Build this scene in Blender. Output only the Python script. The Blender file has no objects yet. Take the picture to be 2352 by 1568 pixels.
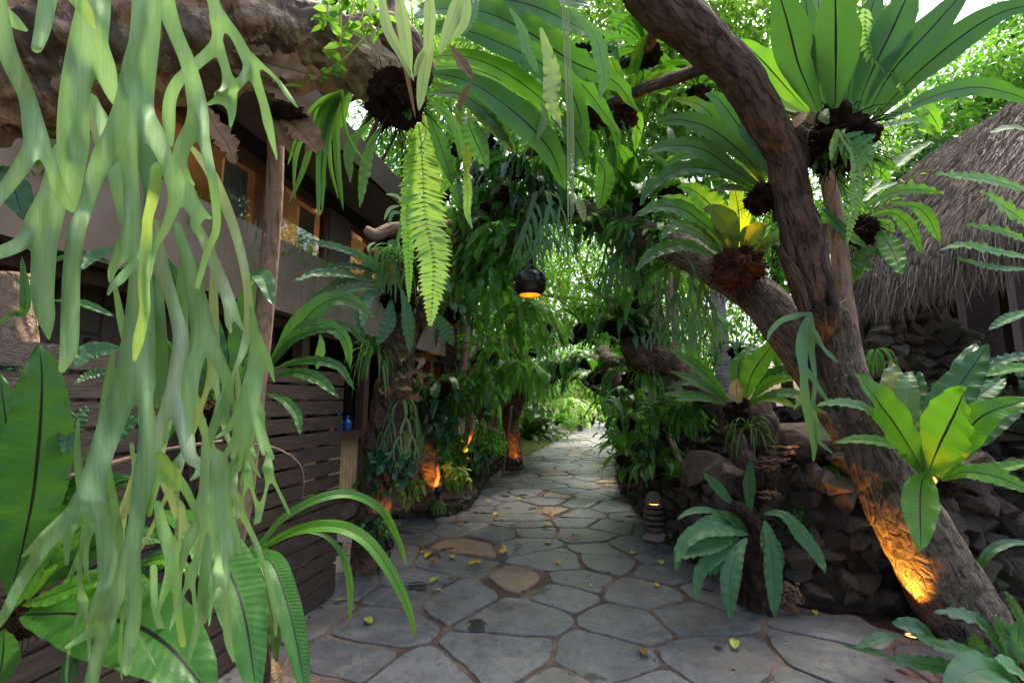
import bpy, math, random
import numpy as np
from math import sin, cos, pi, radians, atan, sqrt
from mathutils import Vector, noise, Matrix
random.seed(7); np.random.seed(7)
R = random.uniform
# ------------------------------------------------------------------ camera, sky, sun, exposure
scn = bpy.context.scene
FPX = 1045.33; TH = atan(134 / FPX); CT, ST = cos(TH), sin(TH); CZ = 1.5
cam = bpy.data.objects.new('camera', bpy.data.cameras.new('camera'))
scn.collection.objects.link(cam); scn.camera = cam
cam.data.sensor_width = 36; cam.data.lens = 16; cam.data.clip_start = .02; cam.data.clip_end = 600
cam.location = (0, 0, CZ); cam.rotation_euler = (pi / 2 + TH, 0, 0)
SUN_EL, SUN_AZ = radians(64), radians(25)      # azimuth measured from +Y towards +X
wd = bpy.data.worlds.new('World'); scn.world = wd; wd.use_nodes = True
wn = wd.node_tree.nodes; bg = wn['Background']
sky = wn.new('ShaderNodeTexSky'); sky.sky_type = 'NISHITA'; sky.sun_disc = False
sky.sun_elevation = SUN_EL; sky.sun_rotation = SUN_AZ; sky.dust_density = 6; sky.air_density = 1.0; sky.ozone_density = .6
wd.node_tree.links.new(sky.outputs[0], bg.inputs[0]); bg.inputs[1].default_value = .15
sl = bpy.data.lights.new('sun', 'SUN'); sl.energy = 2.2; sl.angle = radians(14); sl.color = (1, .93, .8)
so = bpy.data.objects.new('sun', sl); scn.collection.objects.link(so)
sd = Vector((sin(SUN_AZ) * cos(SUN_EL), cos(SUN_AZ) * cos(SUN_EL), sin(SUN_EL)))
so.rotation_euler = sd.to_track_quat('Z', 'Y').to_euler()
scn.view_settings.view_transform = 'Standard'; scn.view_settings.look = 'None'
scn.view_settings.gamma = 1; scn.view_settings.use_curve_mapping = False
scn.view_settings.exposure = 1.75
scn.cycles.max_bounces = 8; scn.cycles.transparent_max_bounces = 8
scn.cycles.diffuse_bounces = 4; scn.cycles.glossy_bounces = 3; scn.cycles.transmission_bounces = 6
# ------------------------------------------------------------------ pixel -> point at a chosen real distance
REG = {1: (0, 0, .3359), 2: (0, 521, .3359), 3: (0, 1041, .3359), 4: (674, 0, .3359), 5: (674, 429, .3359), 6: (674, 919, .3359),
       7: (1409, 0, .4024), 8: (1409, 490, .4024), 9: (1409, 937, .4024), 0: (0, 0, 1)}
def D(r, x, y):
    a, b, k = REG[r]; return a + x * k, b + y * k
def P(x, y, t):
    u = (x - 1176) / FPX; v = (784 - y) / FPX
    return Vector((u * t, t * (CT - v * ST), CZ + t * (v * CT + ST)))
def Z(r, x, y, t): return P(*D(r, x, y), t)
def G(x, y, z=0):
    v = (784 - y) / FPX; return P(x, y, (z - CZ) / (v * CT + ST))
# ------------------------------------------------------------------ mesh building
class MB:
    def __init__(s): s.v = []; s.f = []; s.uv = []
    def add(s, v, f, uv=None):
        n = len(s.v); s.v += [tuple(p) for p in v]; s.f += [tuple(i + n for i in q) for q in f]
        s.uv += list(uv) if uv is not None else [(0, 0)] * len(v)
    def box(s, c0, c1, fr=None):
        x0, y0, z0 = c0; x1, y1, z1 = c1
        v = [Vector((x, y, z)) for z in (z0, z1) for y in (y0, y1) for x in (x0, x1)]
        if fr: v = [fr(p) for p in v]
        f = [(0, 2, 3, 1), (4, 5, 7, 6), (0, 1, 5, 4), (2, 6, 7, 3), (0, 4, 6, 2), (1, 3, 7, 5)]
        for q in f:
            s.add([v[i] for i in q], [(0, 1, 2, 3)], [(0, 0), (1, 0), (1, 1), (0, 1)])
def mesh(name, mb, smooth=True):
    me = bpy.data.meshes.new(name); me.from_pydata(mb.v, [], mb.f)
    if smooth: me.polygons.foreach_set('use_smooth', [True] * len(me.polygons))
    li = np.empty(len(me.loops), dtype=np.int32); me.loops.foreach_get('vertex_index', li)
    uvl = me.uv_layers.new(name='UVMap'); uvl.data.foreach_set('uv', np.array(mb.uv, dtype=np.float32)[li].ravel())
    me.update(); return me
def link(o): scn.collection.objects.link(o); return o
def tag(o, label=None, cat=None, group=None, kind=None):
    for k, val in (('label', label), ('category', cat), ('group', group), ('kind', kind)):
        if val: o[k] = val
    return o
def thing(name, label, cat, base=(0, 0, 0), group=None):
    o = link(bpy.data.objects.new(name, None)); o.location = base; o.empty_display_size = .1
    return tag(o, label, cat, group)
def part(name, mb, mat, parent=None, smooth=True, base=None, label=None):
    """base: world position the vertices are measured from (the parent's)"""
    if parent is not None and base is None: base = wloc(parent)
    b = Vector(base) if base is not None else Vector((0, 0, 0))
    if b.length > 0: mb.v = [(p[0] - b.x, p[1] - b.y, p[2] - b.z) for p in mb.v]
    me = mesh(name, mb, smooth); me.materials.append(mat)
    o = link(bpy.data.objects.new(name, me))
    if parent is not None: o.parent = parent
    else: o.location = b
    if label: o['label'] = label
    return o
def wloc(o):
    p = Vector(o.location)
    while o.parent is not None: o = o.parent; p += Vector(o.location)
    return p
def single(name, mb, mat, label, cat, base=(0, 0, 0), group=None, smooth=True):
    return tag(part(name, mb, mat, None, smooth, base), label, cat, group)
def struct(name, mb, mat, smooth=False): return tag(part(name, mb, mat, None, smooth), kind='structure')
def copy_tree(o, parent=None):
    c = link(o.copy())
    if parent is not None: c.parent = parent
    for ch in list(o.children): copy_tree(ch, c)
    return c
def cr(pts, n):
    """Catmull-Rom through pts (tuples/Vectors of any length), n samples"""
    p = [tuple(q) for q in pts]; A = np.array(p, dtype=float)
    if len(A) == 2: return [A[0] + (A[1] - A[0]) * i / (n - 1) for i in range(n)]
    A = np.vstack([2 * A[0] - A[1], A, 2 * A[-1] - A[-2]]); out = []
    m = len(p) - 1
    seg = np.linalg.norm(np.diff(A[1:-1, :3], axis=0), axis=1); cum = np.concatenate([[0], np.cumsum(seg)]); 
    for i in range(n):
        d = cum[-1] * i / (n - 1); k = min(m - 1, int(np.searchsorted(cum, d, side='right') - 1)); k = max(k, 0)
        t = (d - cum[k]) / max(seg[k], 1e-9); a, b, c, e = A[k], A[k + 1], A[k + 2], A[k + 3]
        out.append(.5 * (2 * b + (c - a) * t + (2 * a - 5 * b + 4 * c - e) * t * t + (3 * b - a - 3 * c + e) * t ** 3))
    return out
# ------------------------------------------------------------------ tubes (trunks, roots, poles)
def tube(mb, pts, seg=12, step=.05, rough=0., rfreq=3., ridge=0., cap=True, seed=0., lump=0.):
    """pts: (x,y,z,r)"""
    A = np.array([tuple(p) for p in pts], dtype=float)
    L = float(np.sum(np.linalg.norm(np.diff(A[:, :3], axis=0), axis=1))); n = max(3, int(L / step) + 1)
    S = cr(pts, n); C = [Vector(q[:3]) for q in S]; rad = [max(float(q[3]), .0005) for q in S]
    T0 = (C[1] - C[0]).normalized(); N = T0.orthogonal().normalized(); V = []; UV = []; acc = 0
    for i, c in enumerate(C):
        T = (C[min(i + 1, n - 1)] - C[max(i - 1, 0)]).normalized()
        N = (N - T * N.dot(T)).normalized(); B = T.cross(N)
        if i: acc += (c - C[i - 1]).length
        for j in range(seg + 1):
            a = 2 * pi * j / seg; d = N * cos(a) + B * sin(a); r = rad[i]
            if rough or ridge or lump:
                q = c + d * r + Vector((seed, seed * .7, 0))
                k = 0
                if lump: k += lump * noise.noise(q * (rfreq * .35))
                if rough: k += rough * noise.fractal(q * rfreq * 2, 1.0, 2.0, 3)
                if ridge: k += ridge * noise.noise(Vector((cos(a) * 9 + seed, sin(a) * 9, acc * 1.6)) )
                r *= 1 + k
            V.append(c + d * r); UV.append((j / seg * 2 * pi * .12 if False else j / seg, acc))
    F = []; w = seg + 1
    for i in range(n - 1):
        for j in range(seg): F.append((i * w + j, i * w + j + 1, (i + 1) * w + j + 1, (i + 1) * w + j))
    if cap:
        V.append(C[-1] + (C[-1] - C[-2]).normalized() * rad[-1] * .15); UV.append((.5, acc)); k = len(V) - 1
        for j in range(seg): F.append(((n - 1) * w + j, (n - 1) * w + j + 1, k))
        V.append(C[0]); UV.append((.5, 0)); k = len(V) - 1
        for j in range(seg): F.append((j + 1, j, k))
    mb.add(V, F, UV)
# ------------------------------------------------------------------ strap fronds
COLS = (-1, -.8, -.5, -.18, 0, .18, .5, .8, 1)
def frond(mb, ctrl, hw, n=30, N=None, wave=.12, nw=9, fold=.15, prof='nest', jag=.0, ph=None, tw=0., curl=0.):
    """ctrl world points, hw half width in metres. N = direction the upper face looks to."""
    S = [Vector(q[:3]) for q in cr(ctrl, n)]; ph = R(0, 6.28) if ph is None else ph
    L = sum((S[i + 1] - S[i]).length for i in range(n - 1)); V = []; UV = []
    ph2 = R(0, 6.28); js = R(0, 99)
    for i, c in enumerate(S):
        s = i / (n - 1); T = (S[min(i + 1, n - 1)] - S[max(i - 1, 0)]).normalized()
        Nn = N if N is not None else ((Vector((0, 0, CZ)) - c).normalized() + Vector((0, 0, .5)))
        side = T.cross(Nn)
        if side.length < .05: side = T.cross(Vector((.3, .2, 1)))
        side.normalize()
        if tw: side = Matrix.Rotation(tw * s + .0, 3, T) @ side
        nor = side.cross(T).normalized()
        if prof == 'nest':
            w = (.13 + .87 * min(1, s / .5) ** .8 if s < .5 else 1); w *= (1 - s ** 5) ** .75 if s < 1 else 0; w *= 1 - .25 * max(0, s - .6) / .4
        elif prof == 'strap': w = (.45 + .55 * min(1, s / .3)) * ((1 - s ** 4) ** .7)
        elif prof == 'lance': w = max(0, sin(pi * s ** .8)) ** .8 * .97 + .03 * (1 - s)
        else: w = (.7 + .3 * min(1, s / .3)) * (1 - s ** 12) ** .6
        w = max(w, .02) * hw
        for u in COLS:
            au = abs(u); wj = w
            if jag: wj = w * (1 + jag * au * sin(2 * pi * nw * 1.7 * s + js) + jag * .6 * noise.noise(Vector((s * 22 + js, u * .6, 1))))
            z = fold * au * w - curl * au * au * w
            z += wave * hw * au ** 1.7 * sin(2 * pi * nw * s + (ph if u > 0 else ph2) + .8 * sin(5 * s + ph)) * min(1, s * 4) * (.6 + .4 * s)
            z += .05 * hw * noise.noise(Vector((s * 8 + js, u * 2, 0))) + wave * .7 * hw * au * noise.noise(Vector((s * nw * 1.6 + js, u * .9 + 3, 2)))
            if prof == 'nest': wj = wj * (1 + .09 * au * noise.noise(Vector((s * 9 + js, (5 if u > 0 else 9), 4))))
            V.append(c + side * (u * wj) + nor * z + side * (wave * .25 * hw * noise.noise(Vector((s * 3 + js, 0, 8))))); UV.append((u * .5 + .5, s * L / (2 * hw)))
    m = len(COLS); F = []
    for i in range(n - 1):
        for j in range(m - 1): F.append((i * m + j, i * m + j + 1, (i + 1) * m + j + 1, (i + 1) * m + j))
    mb.add(V, F, UV)
def arc(base, az, el, L, droop, n=7, side=0.):
    """curve that starts at azimuth/elevation and sags"""
    p = Vector(base); out = [p.copy()]; d = Vector((cos(az) * cos(el), sin(az) * cos(el), sin(el)))
    for i in range(n - 1):
        p = p + d * (L / (n - 1)); out.append(p.copy())
        d = (d + Vector((-sin(az) * side, cos(az) * side, -droop)) * (1.0 / (n - 1)) * (1 + i * .35)).normalized()
    return out
def pinnate(mb, ctrl, hw, pairs=26, N=None, pw=.16, hang=.2, fwd=.35, n=None, taper=True):
    """feather frond: rachis + narrow leaflets"""
    n = pairs + 1; S = [Vector(q[:3]) for q in cr(ctrl, n)]
    L = sum((S[i + 1] - S[i]).length for i in range(n - 1)); sp = L / pairs; V = []; F = []; UV = []
    for i, c in enumerate(S):
        s = i / (n - 1); T = (S[min(i + 1, n - 1)] - S[max(i - 1, 0)]).normalized()
        Nn = N if N is not None else ((Vector((0, 0, CZ)) - c).normalized() + Vector((0, 0, .3)))
        side = T.cross(Nn)
        if side.length < .05: side = T.cross(Vector((.3, .2, 1)))
        side.normalize(); nor = side.cross(T).normalized()
        w = hw * ((.55 + .45 * min(1, s / .3)) * (1 - s ** 2.6) ** .8 if s < 1 else 0) if taper else hw
        if w < hw * .04: continue
        ww = sp * .5 * pw / .16
        for sg in (-1, 1):
            ln = w * R(.88, 1.08); d = (side * sg + T * (fwd + R(-.08, .08)) + nor * R(-.1, .1)).normalized(); k = len(V)
            dn = Vector((0, 0, -1)) * hang
            p0 = c; p1 = c + d * ln * .35 + dn * ln * .05; p2 = c + d * ln * .72 + dn * ln * .2; p3 = c + d * ln + dn * ln * .5 + T * ln * .06
            V += [p0 + T * ww * .5, p0 - T * ww * .5, p1 + T * ww, p1 - T * ww, p2 + T * ww * .8, p2 - T * ww * .8, p3]
            UV += [(.4, s), (.6, s), (0, s), (1, s), (.05, s), (.95, s), (.5, s)]
            F += [(k, k + 1, k + 3, k + 2), (k + 2, k + 3, k + 5, k + 4), (k + 4, k + 5, k + 6)]
    mb.add(V, F, UV)
    rr = max(.0015, hw * .018)
    tube(mb, [(*S[int(i)], rr * (1 - .6 * i / (n - 1))) for i in np.linspace(0, n - 1, 8)], 4, L / 10, cap=False)
def ball(mb, c, r, n=3, rough=.35, freq=4., sq=(1, 1, 1)):
    import bmesh
    bm = bmesh.new(); bmesh.ops.create_icosphere(bm, subdivisions=n, radius=1)
    sd_ = Vector((R(0, 50), R(0, 50), R(0, 50)))
    V = []
    for v in bm.verts:
        k = 1 + rough * noise.fractal(v.co * freq * .5 + sd_, 1.0, 2.0, 4)
        V.append(Vector(c) + Vector((v.co.x * sq[0], v.co.y * sq[1], v.co.z * sq[2])) * r * k)
    mb.add(V, [tuple(v.index for v in f.verts) for f in bm.faces], [(v.co.x, v.co.z) for v in bm.verts]); bm.free()
def rootball(c, r, strands=230, sq=(1, 1, .9), hangs=.8):
    mb = MB(); ball(mb, c, r * .9, 5, .38, 5, sq); c = Vector(c)
    for i in range(strands):
        a = R(0, 6.28); e = R(-1.4, .9); d = Vector((cos(a) * cos(e) * sq[0], sin(a) * cos(e) * sq[1], sin(e) * sq[2])); p = c + d * r * .85
        l = r * R(.25, 1.1); q = p + d * l * .5 + Vector((R(-.3, .3), R(-.3, .3), -R(0, .4) * hangs)) * l; s = q + Vector((R(-.4, .4), R(-.4, .4), -R(.2, 1.) * hangs)) * l
        tube(mb, [(*p, r * .02), (*q, r * .013), (*s, r * .003)], 4, l / 4, cap=False)
    return mb
# ------------------------------------------------------------------ loose leaves, vectorised
def leafmesh(name, pos, dirs, size, asp=.45, droop=.25, fold=.12):
    """pos Nx3, dirs Nx3 (tip direction), size N.  7 verts, 6 tris per leaf"""
    n = len(pos); d = dirs / (np.linalg.norm(dirs, axis=1, keepdims=True) + 1e-9)
    rnd = np.random.normal(size=(n, 3)); rnd[:, 2] += 1.2
    s = np.cross(d, rnd); s /= np.linalg.norm(s, axis=1, keepdims=True) + 1e-9; u = np.cross(s, d)
    L = size[:, None]; W = L * asp
    def pt(a, b, c): return pos + d * L * a + s * W * b + u * L * c + np.array([0, 0, -1.]) * L * (droop * a * a)
    V = np.stack([pt(0, 0, 0), pt(.5, 0, -fold * .6), pt(1, 0, 0), pt(.28, .42, fold * .3), pt(.66, .38, fold * .3), pt(.28, -.42, fold * .3), pt(.66, -.38, fold * .3)], 1)
    T = np.array([(0, 1, 3), (3, 1, 4), (4, 1, 2), (0, 5, 1), (5, 6, 1), (6, 2, 1)])
    F = (T[None] + (np.arange(n) * 7)[:, None, None]).reshape(-1)
    me = bpy.data.meshes.new(name); me.vertices.add(n * 7); me.vertices.foreach_set('co', V.astype(np.float32).ravel())
    nt = n * 6; me.loops.add(nt * 3); me.loops.foreach_set('vertex_index', F.astype(np.int32))
    me.polygons.add(nt); me.polygons.foreach_set('loop_start', np.arange(nt, dtype=np.int32) * 3); me.polygons.foreach_set('loop_total', np.full(nt, 3, dtype=np.int32))
    me.polygons.foreach_set('use_smooth', [True] * nt)
    uvl = me.uv_layers.new(name='UVMap'); uv = np.array([(.5, 0), (.5, .5), (.5, 1), (.9, .3), (.9, .7), (.1, .3), (.1, .7)])
    uvl.data.foreach_set('uv', np.tile(uv[T.ravel()], (n, 1)).astype(np.float32).ravel())
    me.update(calc_edges=True); me.validate(); return me
def blobs(cs, n, spread=None, clump=9):
    """leaf positions in clumps inside ellipsoids cs=[(x,y,z,rx,ry,rz)]; gaps between the clumps"""
    cs = np.array(cs, dtype=float); w = cs[:, 3] * cs[:, 5]; w /= w.sum(); nc = max(1, n // clump)
    k = np.random.choice(len(cs), nc, p=w); d = np.random.normal(size=(nc, 3)); d /= np.linalg.norm(d, axis=1, keepdims=True)
    rr = np.random.rand(nc, 1) ** .4; c = cs[k, :3] + d * rr * cs[k, 3:6]
    sp = (spread or .16) ; p = np.repeat(c, clump, 0) + np.random.normal(size=(nc * clump, 3)) * sp
    out = np.repeat(d, clump, 0) * .5 + np.random.normal(size=(nc * clump, 3)) * .6; out[:, 2] -= .35
    return p, out
# ------------------------------------------------------------------ materials
class NT:
    def __init__(s, name):
        s.m = bpy.data.materials.new(name); s.m.use_nodes = True; s.t = s.m.node_tree; s.n = s.t.nodes; s.n.clear()
        s.out = s.n.new('ShaderNodeOutputMaterial')
    def __call__(s, typ, **kw):
        nd = s.n.new('ShaderNode' + typ)
        for k, v in kw.items():
            if k.startswith('i_'):
                key = k[2:]; key = int(key) if key.isdigit() else key.replace('_', ' ')
                if isinstance(v, bpy.types.NodeSocket): s.t.links.new(v, nd.inputs[key])
                else: nd.inputs[key].default_value = v
            else: setattr(nd, k, v)
        return nd
    def L(s, a, b): s.t.links.new(a, b)
    def math(s, op, a, b=0., c=0.):
        nd = s('Math', operation=op, i_0=a, i_1=b)
        if op in ('MULTIPLY_ADD', 'SMOOTH_MIN'): 
            if isinstance(c, bpy.types.NodeSocket): s.L(c, nd.inputs[2])
            else: nd.inputs[2].default_value = c
        return nd.outputs[0]
    def mix(s, f, a, b, mode='MIX'):
        nd = s('Mix', data_type='RGBA', blend_type=mode)
        for k, v in ((0, f), (6, a), (7, b)):
            if isinstance(v, bpy.types.NodeSocket): s.L(v, nd.inputs[k])
            else: nd.inputs[k].default_value = v if k == 0 else (tuple(v) + (1,))[:4]
        return nd.outputs[2]
    def ramp(s, f, stops, interp='LINEAR'):
        nd = s('ValToRGB'); s.L(f, nd.inputs[0]); e = nd.color_ramp; e.interpolation = interp
        while len(e.elements) < len(stops): e.elements.new(.5)
        for q, (p, c) in zip(e.elements, stops): q.position = p; q.color = (tuple(c) + (1,))[:4] if not isinstance(c, (int, float)) else (c, c, c, 1)
        return nd.outputs[0]
    def rng(s, f, a, b, c=0., d=1., smooth=True):
        nd = s('MapRange', interpolation_type='SMOOTHSTEP' if smooth else 'LINEAR', i_1=a, i_2=b, i_3=c, i_4=d); s.L(f, nd.inputs[0]); return nd.outputs[0]
    def noise(s, vec=None, scale=5., detail=4., rough=.55, dist=0.):
        nd = s('TexNoise', i_Scale=scale, i_Detail=detail, i_Roughness=rough, i_Distortion=dist)
        if vec is not None: s.L(vec, nd.inputs[0])
        return nd.outputs[0]
    def map(s, vec, scale=(1, 1, 1), rot=(0, 0, 0)):
        nd = s('Mapping', i_Scale=scale, i_Rotation=rot); s.L(vec, nd.inputs[0]); return nd.outputs[0]
    def bump(s, h, strength=.4, dist=.01, nrm=None):
        nd = s('Bump', i_Strength=strength, i_Distance=dist); s.L(h, nd.inputs['Height'])
        if nrm is not None: s.L(nrm, nd.inputs['Normal'])
        return nd.outputs[0]
    def pr(s, col, rough=.6, nrm=None, spec=.5, **kw):
        nd = s('BsdfPrincipled')
        for k, v in (('Base Color', col), ('Roughness', rough), ('Specular IOR Level', spec)):
            if isinstance(v, bpy.types.NodeSocket): s.L(v, nd.inputs[k])
            else: nd.inputs[k].default_value = (tuple(v) + (1,))[:4] if isinstance(v, tuple) else v
        if nrm is not None: s.L(nrm, nd.inputs['Normal'])
        for k, v in kw.items(): nd.inputs[k.replace('_', ' ')].default_value = v
        return nd.outputs[0]
    def done(s, sh): s.L(sh, s.out.inputs[0]); return s.m
def leafmat(name, c1, c2, rib=(.012, .012, .01), trans=.38, tcol=None, rough=.38, ribw=.06, veins=7., island=False, edge=None, spec=.5, blot=None, velvet=False):
    m = NT(name); tc = m('TexCoord'); uv = tc.outputs['UV']; sp = m('SeparateXYZ', i_0=uv)
    a = m.math('MULTIPLY', m.math('ABSOLUTE', m.math('SUBTRACT', sp.outputs[0], .5)), 2.)
    geo = m('NewGeometry'); oi = m('ObjectInfo')
    rnd = geo.outputs['Random Per Island'] if island else oi.outputs['Random']
    nz = m.noise(tc.outputs['Object'], 3.5 if not island else 1.2, 3)
    f = m.math('MULTIPLY_ADD', rnd, .75, m.math('MULTIPLY_ADD', nz, .9, -.32))
    f = m('Clamp', i_0=f).outputs[0]
    col = m.mix(f, c1, c2)
    if blot: col = m.mix(m.rng(m.noise(tc.outputs['Object'], 9, 5, .7), .58, .68), col, blot)
    if veins and not island: col = m.mix(m.rng(m.noise(tc.outputs['Object'], 7, 6, .75), .645, .69, 0, .8), col, (.16, .1, .03)); col = m.mix(m.rng(m.noise(tc.outputs['Object'], 30, 3, .6), .7, .74, 0, .5), col, (.2, .17, .06))
    fine = m.noise(m.map(uv, (1.5, 14, 1)), 5, 3)
    col = m.mix(m.math('MULTIPLY', m.rng(fine, .45, .7), .35), col, tuple(x * 1.35 for x in c2))
    nrm = None
    if veins:
        h = m.math('SINE', m.math('MULTIPLY_ADD', m.noise(tc.outputs['Object'], 9, 2), 7., m.math('MULTIPLY', m.math('SUBTRACT', sp.outputs[1], m.math('MULTIPLY', a, .22)), veins * 6.28)))
        h = m.math('MULTIPLY', h, m.rng(a, 0., .25))
        h2 = m.math('MULTIPLY_ADD', m.noise(m.map(uv, (2, 10, 1)), 4, 3), 2.2, m.math('MULTIPLY', h, .6))
        nrm = m.bump(h2, .16, .005)
    if velvet:
        nrm = m.bump(m.noise(m.map(uv, (1, .12, 1)), 5, 3, .5), .12, .01)
        col = m.mix(m.rng(m.noise(m.map(uv, (1, .14, 1)), 1.6, 4, .6), .38, .66, 0, .6), col, tuple(x * 1.25 + .05 for x in c2))
        col = m.mix(m.math('MULTIPLY', m.rng(m.noise(uv, 60, 2), .6, .75), .35), col, (.5, .6, .45))
    if ribw:
        g = m.rng(a, ribw * .5, ribw * 1.2); col = m.mix(g, rib, col)
    if velvet:
        at = m('Attribute', attribute_name='edge').outputs['Fac']; tpn = m('Attribute', attribute_name='tip').outputs['Fac']
        col = m.mix(m.math('MULTIPLY', m.rng(at, .55, .0), .45), col, tuple(x * .62 for x in c1))
        col = m.mix(m.math('MULTIPLY', m.rng(m.noise(m.map(uv, (3.2, .16, 1)), 3.2, 3, .6), .5, .62), .28), col, tuple(x * .7 for x in c1))
        col = m.mix(m.rng(tpn, .2, 1., 0, .45), col, (.26, .47, .09)); col = m.mix(m.rng(m.noise(uv, 2.5, 5, .7), .66, .72, 0, .5), col, (.25, .2, .08))
    if edge: col = m.mix(m.rng(a, .86, 1.), col, edge)
    tcc = m.mix(.5, col, tcol or tuple(min(1, x * k) for x, k in zip(c2, (2.6, 2.2, .8))))
    if ribw: tcc = m.mix(g, rib, tcc)
    rr = m.math('MULTIPLY_ADD', m.noise(tc.outputs['Object'], 14, 2), .25, rough - .12)
    p = m.pr(col, rr, nrm, spec)
    tr = m('BsdfTranslucent'); m.L(tcc, tr.inputs[0])
    if nrm is not None: m.L(nrm, tr.inputs[1])
    mx = m('MixShader', i_0=trans); m.L(p, mx.inputs[1]); m.L(tr.outputs[0], mx.inputs[2])
    return m.done(mx.outputs[0])
def barkmat(name, c1, c2, c3, sc=(26, 4), spots=None, moss=None, bs=.9, crack=(.02, .013, .01), patch=0.):
    """UV: x around 0..1, y metres along"""
    m = NT(name); tc = m('TexCoord'); ob = tc.outputs['Object']; uv = tc.outputs['UV']
    st = m.map(uv, (sc[0], sc[1] * 3.2, 1)); n1 = m.noise(st, 1., 6, .62, .6); n2 = m.noise(ob, 7., 5, .6); n3 = m.noise(ob, 45, 4, .6)
    v = m('TexVoronoi', feature='DISTANCE_TO_EDGE', i_Scale=1., i_Randomness=1.); m.L(m.map(uv, (sc[0] * .8, sc[1] * 2.4, 1)), v.inputs[0])
    cr_ = m.rng(v.outputs[0], .0, .16)
    col = m.mix(m.rng(n1, .35, .68), c1, c2); col = m.mix(m.rng(n2, .5, .72), col, c3)
    if patch: col = m.mix(m.rng(m.noise(ob, 3.2, 7, .7, .5), .5, .56), col, tuple(x * patch for x in c1))
    col = m.mix(m.math('MULTIPLY', m.rng(n1, .5, .3), .7), col, crack)
    if spots: col = m.mix(m.rng(m.noise(ob, 38, 2, .5), .68, .73), col, spots)
    if moss: col = m.mix(m.math('MULTIPLY', m.rng(m.noise(ob, 4, 6, .7), .54, .66), .75), col, moss)
    h = m.math('ADD', m.math('MULTIPLY', n1, 1.2), m.math('ADD', m.math('MULTIPLY', n3, .35), m.math('MULTIPLY', cr_, .35)))
    return m.done(m.pr(col, .82, m.bump(h, bs, .045), .25))
def flat(name, c, rough=.6, c2=None, sc=8., bs=.2, spec=.4, metal=0., stretch=(1, 1, 1), det=5):
    m = NT(name); tc = m('TexCoord'); v = m.map(tc.outputs['Object'], stretch); n = m.noise(v, sc, det, .6)
    col = m.mix(m.rng(n, .35, .68), c, c2 or tuple(x * .7 for x in c))
    p = m.pr(col, rough, m.bump(m.noise(v, sc * 4, 4), bs, .01) if bs else None, spec, Metallic=metal)
    return m.done(p)
def emis(name, c, s):
    m = NT(name); e = m('Emission', i_0=tuple(c) + (1,), i_1=s); return m.done(e.outputs[0])
M = {}
M['nest'] = leafmat('nest_green', (.024, .105, .014), (.065, .215, .028), trans=.28)
M['nest_bright'] = leafmat('nest_bright', (.045, .18, .015), (.11, .3, .025), trans=.36)
M['nest_under'] = leafmat('nest_under', (.022, .095, .018), (.05, .16, .035), trans=.22, rib=(.004, .005, .008), rough=.5)
M['nest_dark'] = leafmat('nest_dark', (.016, .075, .018), (.042, .15, .03), rough=.3, trans=.25)
M['nest_blue'] = leafmat('nest_blue', (.035, .13, .04), (.08, .22, .07), rough=.42, trans=.25, ribw=.03)
M['nest_pale'] = leafmat('nest_pale', (.1, .2, .07), (.2, .34, .12), rough=.4, trans=.4, rib=(.25, .35, .16))
M['nest_olive'] = leafmat('nest_olive', (.045, .1, .012), (.08, .15, .02), rough=.5, trans=.25, ribw=.02)
M['dry'] = leafmat('dry_frond', (.14, .07, .03), (.32, .2, .1), trans=.15, rib=(.1, .05, .02), rough=.8, tcol=(.4, .25, .1))
M['drypale'] = leafmat('dry_pale', (.45, .33, .12), (.6, .5, .25), trans=.3, rib=(.1, .07, .03), rough=.7, tcol=(.6, .5, .25))
M['stag'] = leafmat('staghorn', (.19, .35, .12), (.3, .46, .21), ribw=0, veins=0, trans=.3, rough=.6, velvet=True, tcol=(.26, .48, .12), spec=.3)
M['stag_far'] = leafmat('staghorn_far', (.07, .19, .06), (.14, .28, .11), ribw=0, veins=0, trans=.25, rough=.6)
M['stag_grey'] = leafmat('staghorn_grey', (.27, .38, .22), (.4, .5, .34), ribw=0, veins=0, trans=.2, rough=.7, velvet=True)
M['stag_tip'] = leafmat('staghorn_bright', (.2, .42, .09), (.3, .52, .16), ribw=0, veins=0, trans=.35, rough=.55, velvet=True)
M['strap'] = leafmat('strap', (.04, .15, .025), (.09, .25, .05), ribw=.03, rib=(.06, .16, .05), veins=0)
M['straplite'] = leafmat('strap_pale', (.16, .28, .12), (.24, .38, .18), ribw=.04, rib=(.12, .22, .1), veins=0, rough=.5)
M['sword'] = leafmat('sword_fern', (.05, .19, .03), (.13, .37, .06), ribw=0, veins=0, trans=.4, island=True)
M['swordb'] = leafmat('sword_fern_bright', (.14, .34, .06), (.26, .5, .12), ribw=0, veins=0, trans=.45, island=True)
M['crownb'] = leafmat('crown_bright', (.05, .19, .015), (.15, .36, .03), ribw=.06, rib=(.12, .3, .04), veins=0, trans=.55, island=True, tcol=(.36, .66, .06))
M['crown'] = leafmat('crown_mid', (.045, .18, .018), (.12, .34, .035), ribw=.06, rib=(.08, .2, .04), veins=0, trans=.45, island=True)
M['crownd'] = leafmat('crown_dark', (.02, .09, .016), (.055, .18, .03), ribw=.06, rib=(.05, .14, .04), veins=0, trans=.3, island=True, rough=.3)
M['heart'] = leafmat('heart_leaf', (.015, .08, .03), (.04, .15, .05), ribw=.05, rib=(.05, .16, .06), veins=0, trans=.25, island=True, rough=.28)
M['croton'] = leafmat('croton', (.06, .2, .02), (.35, .45, .06), ribw=.1, rib=(.5, .5, .1), veins=0, trans=.3, island=True)
M['litter'] = leafmat('fallen', (.5, .3, .02), (.65, .45, .05), ribw=.04, rib=(.3, .15, .03), veins=0, trans=.15, rough=.6)
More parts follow.
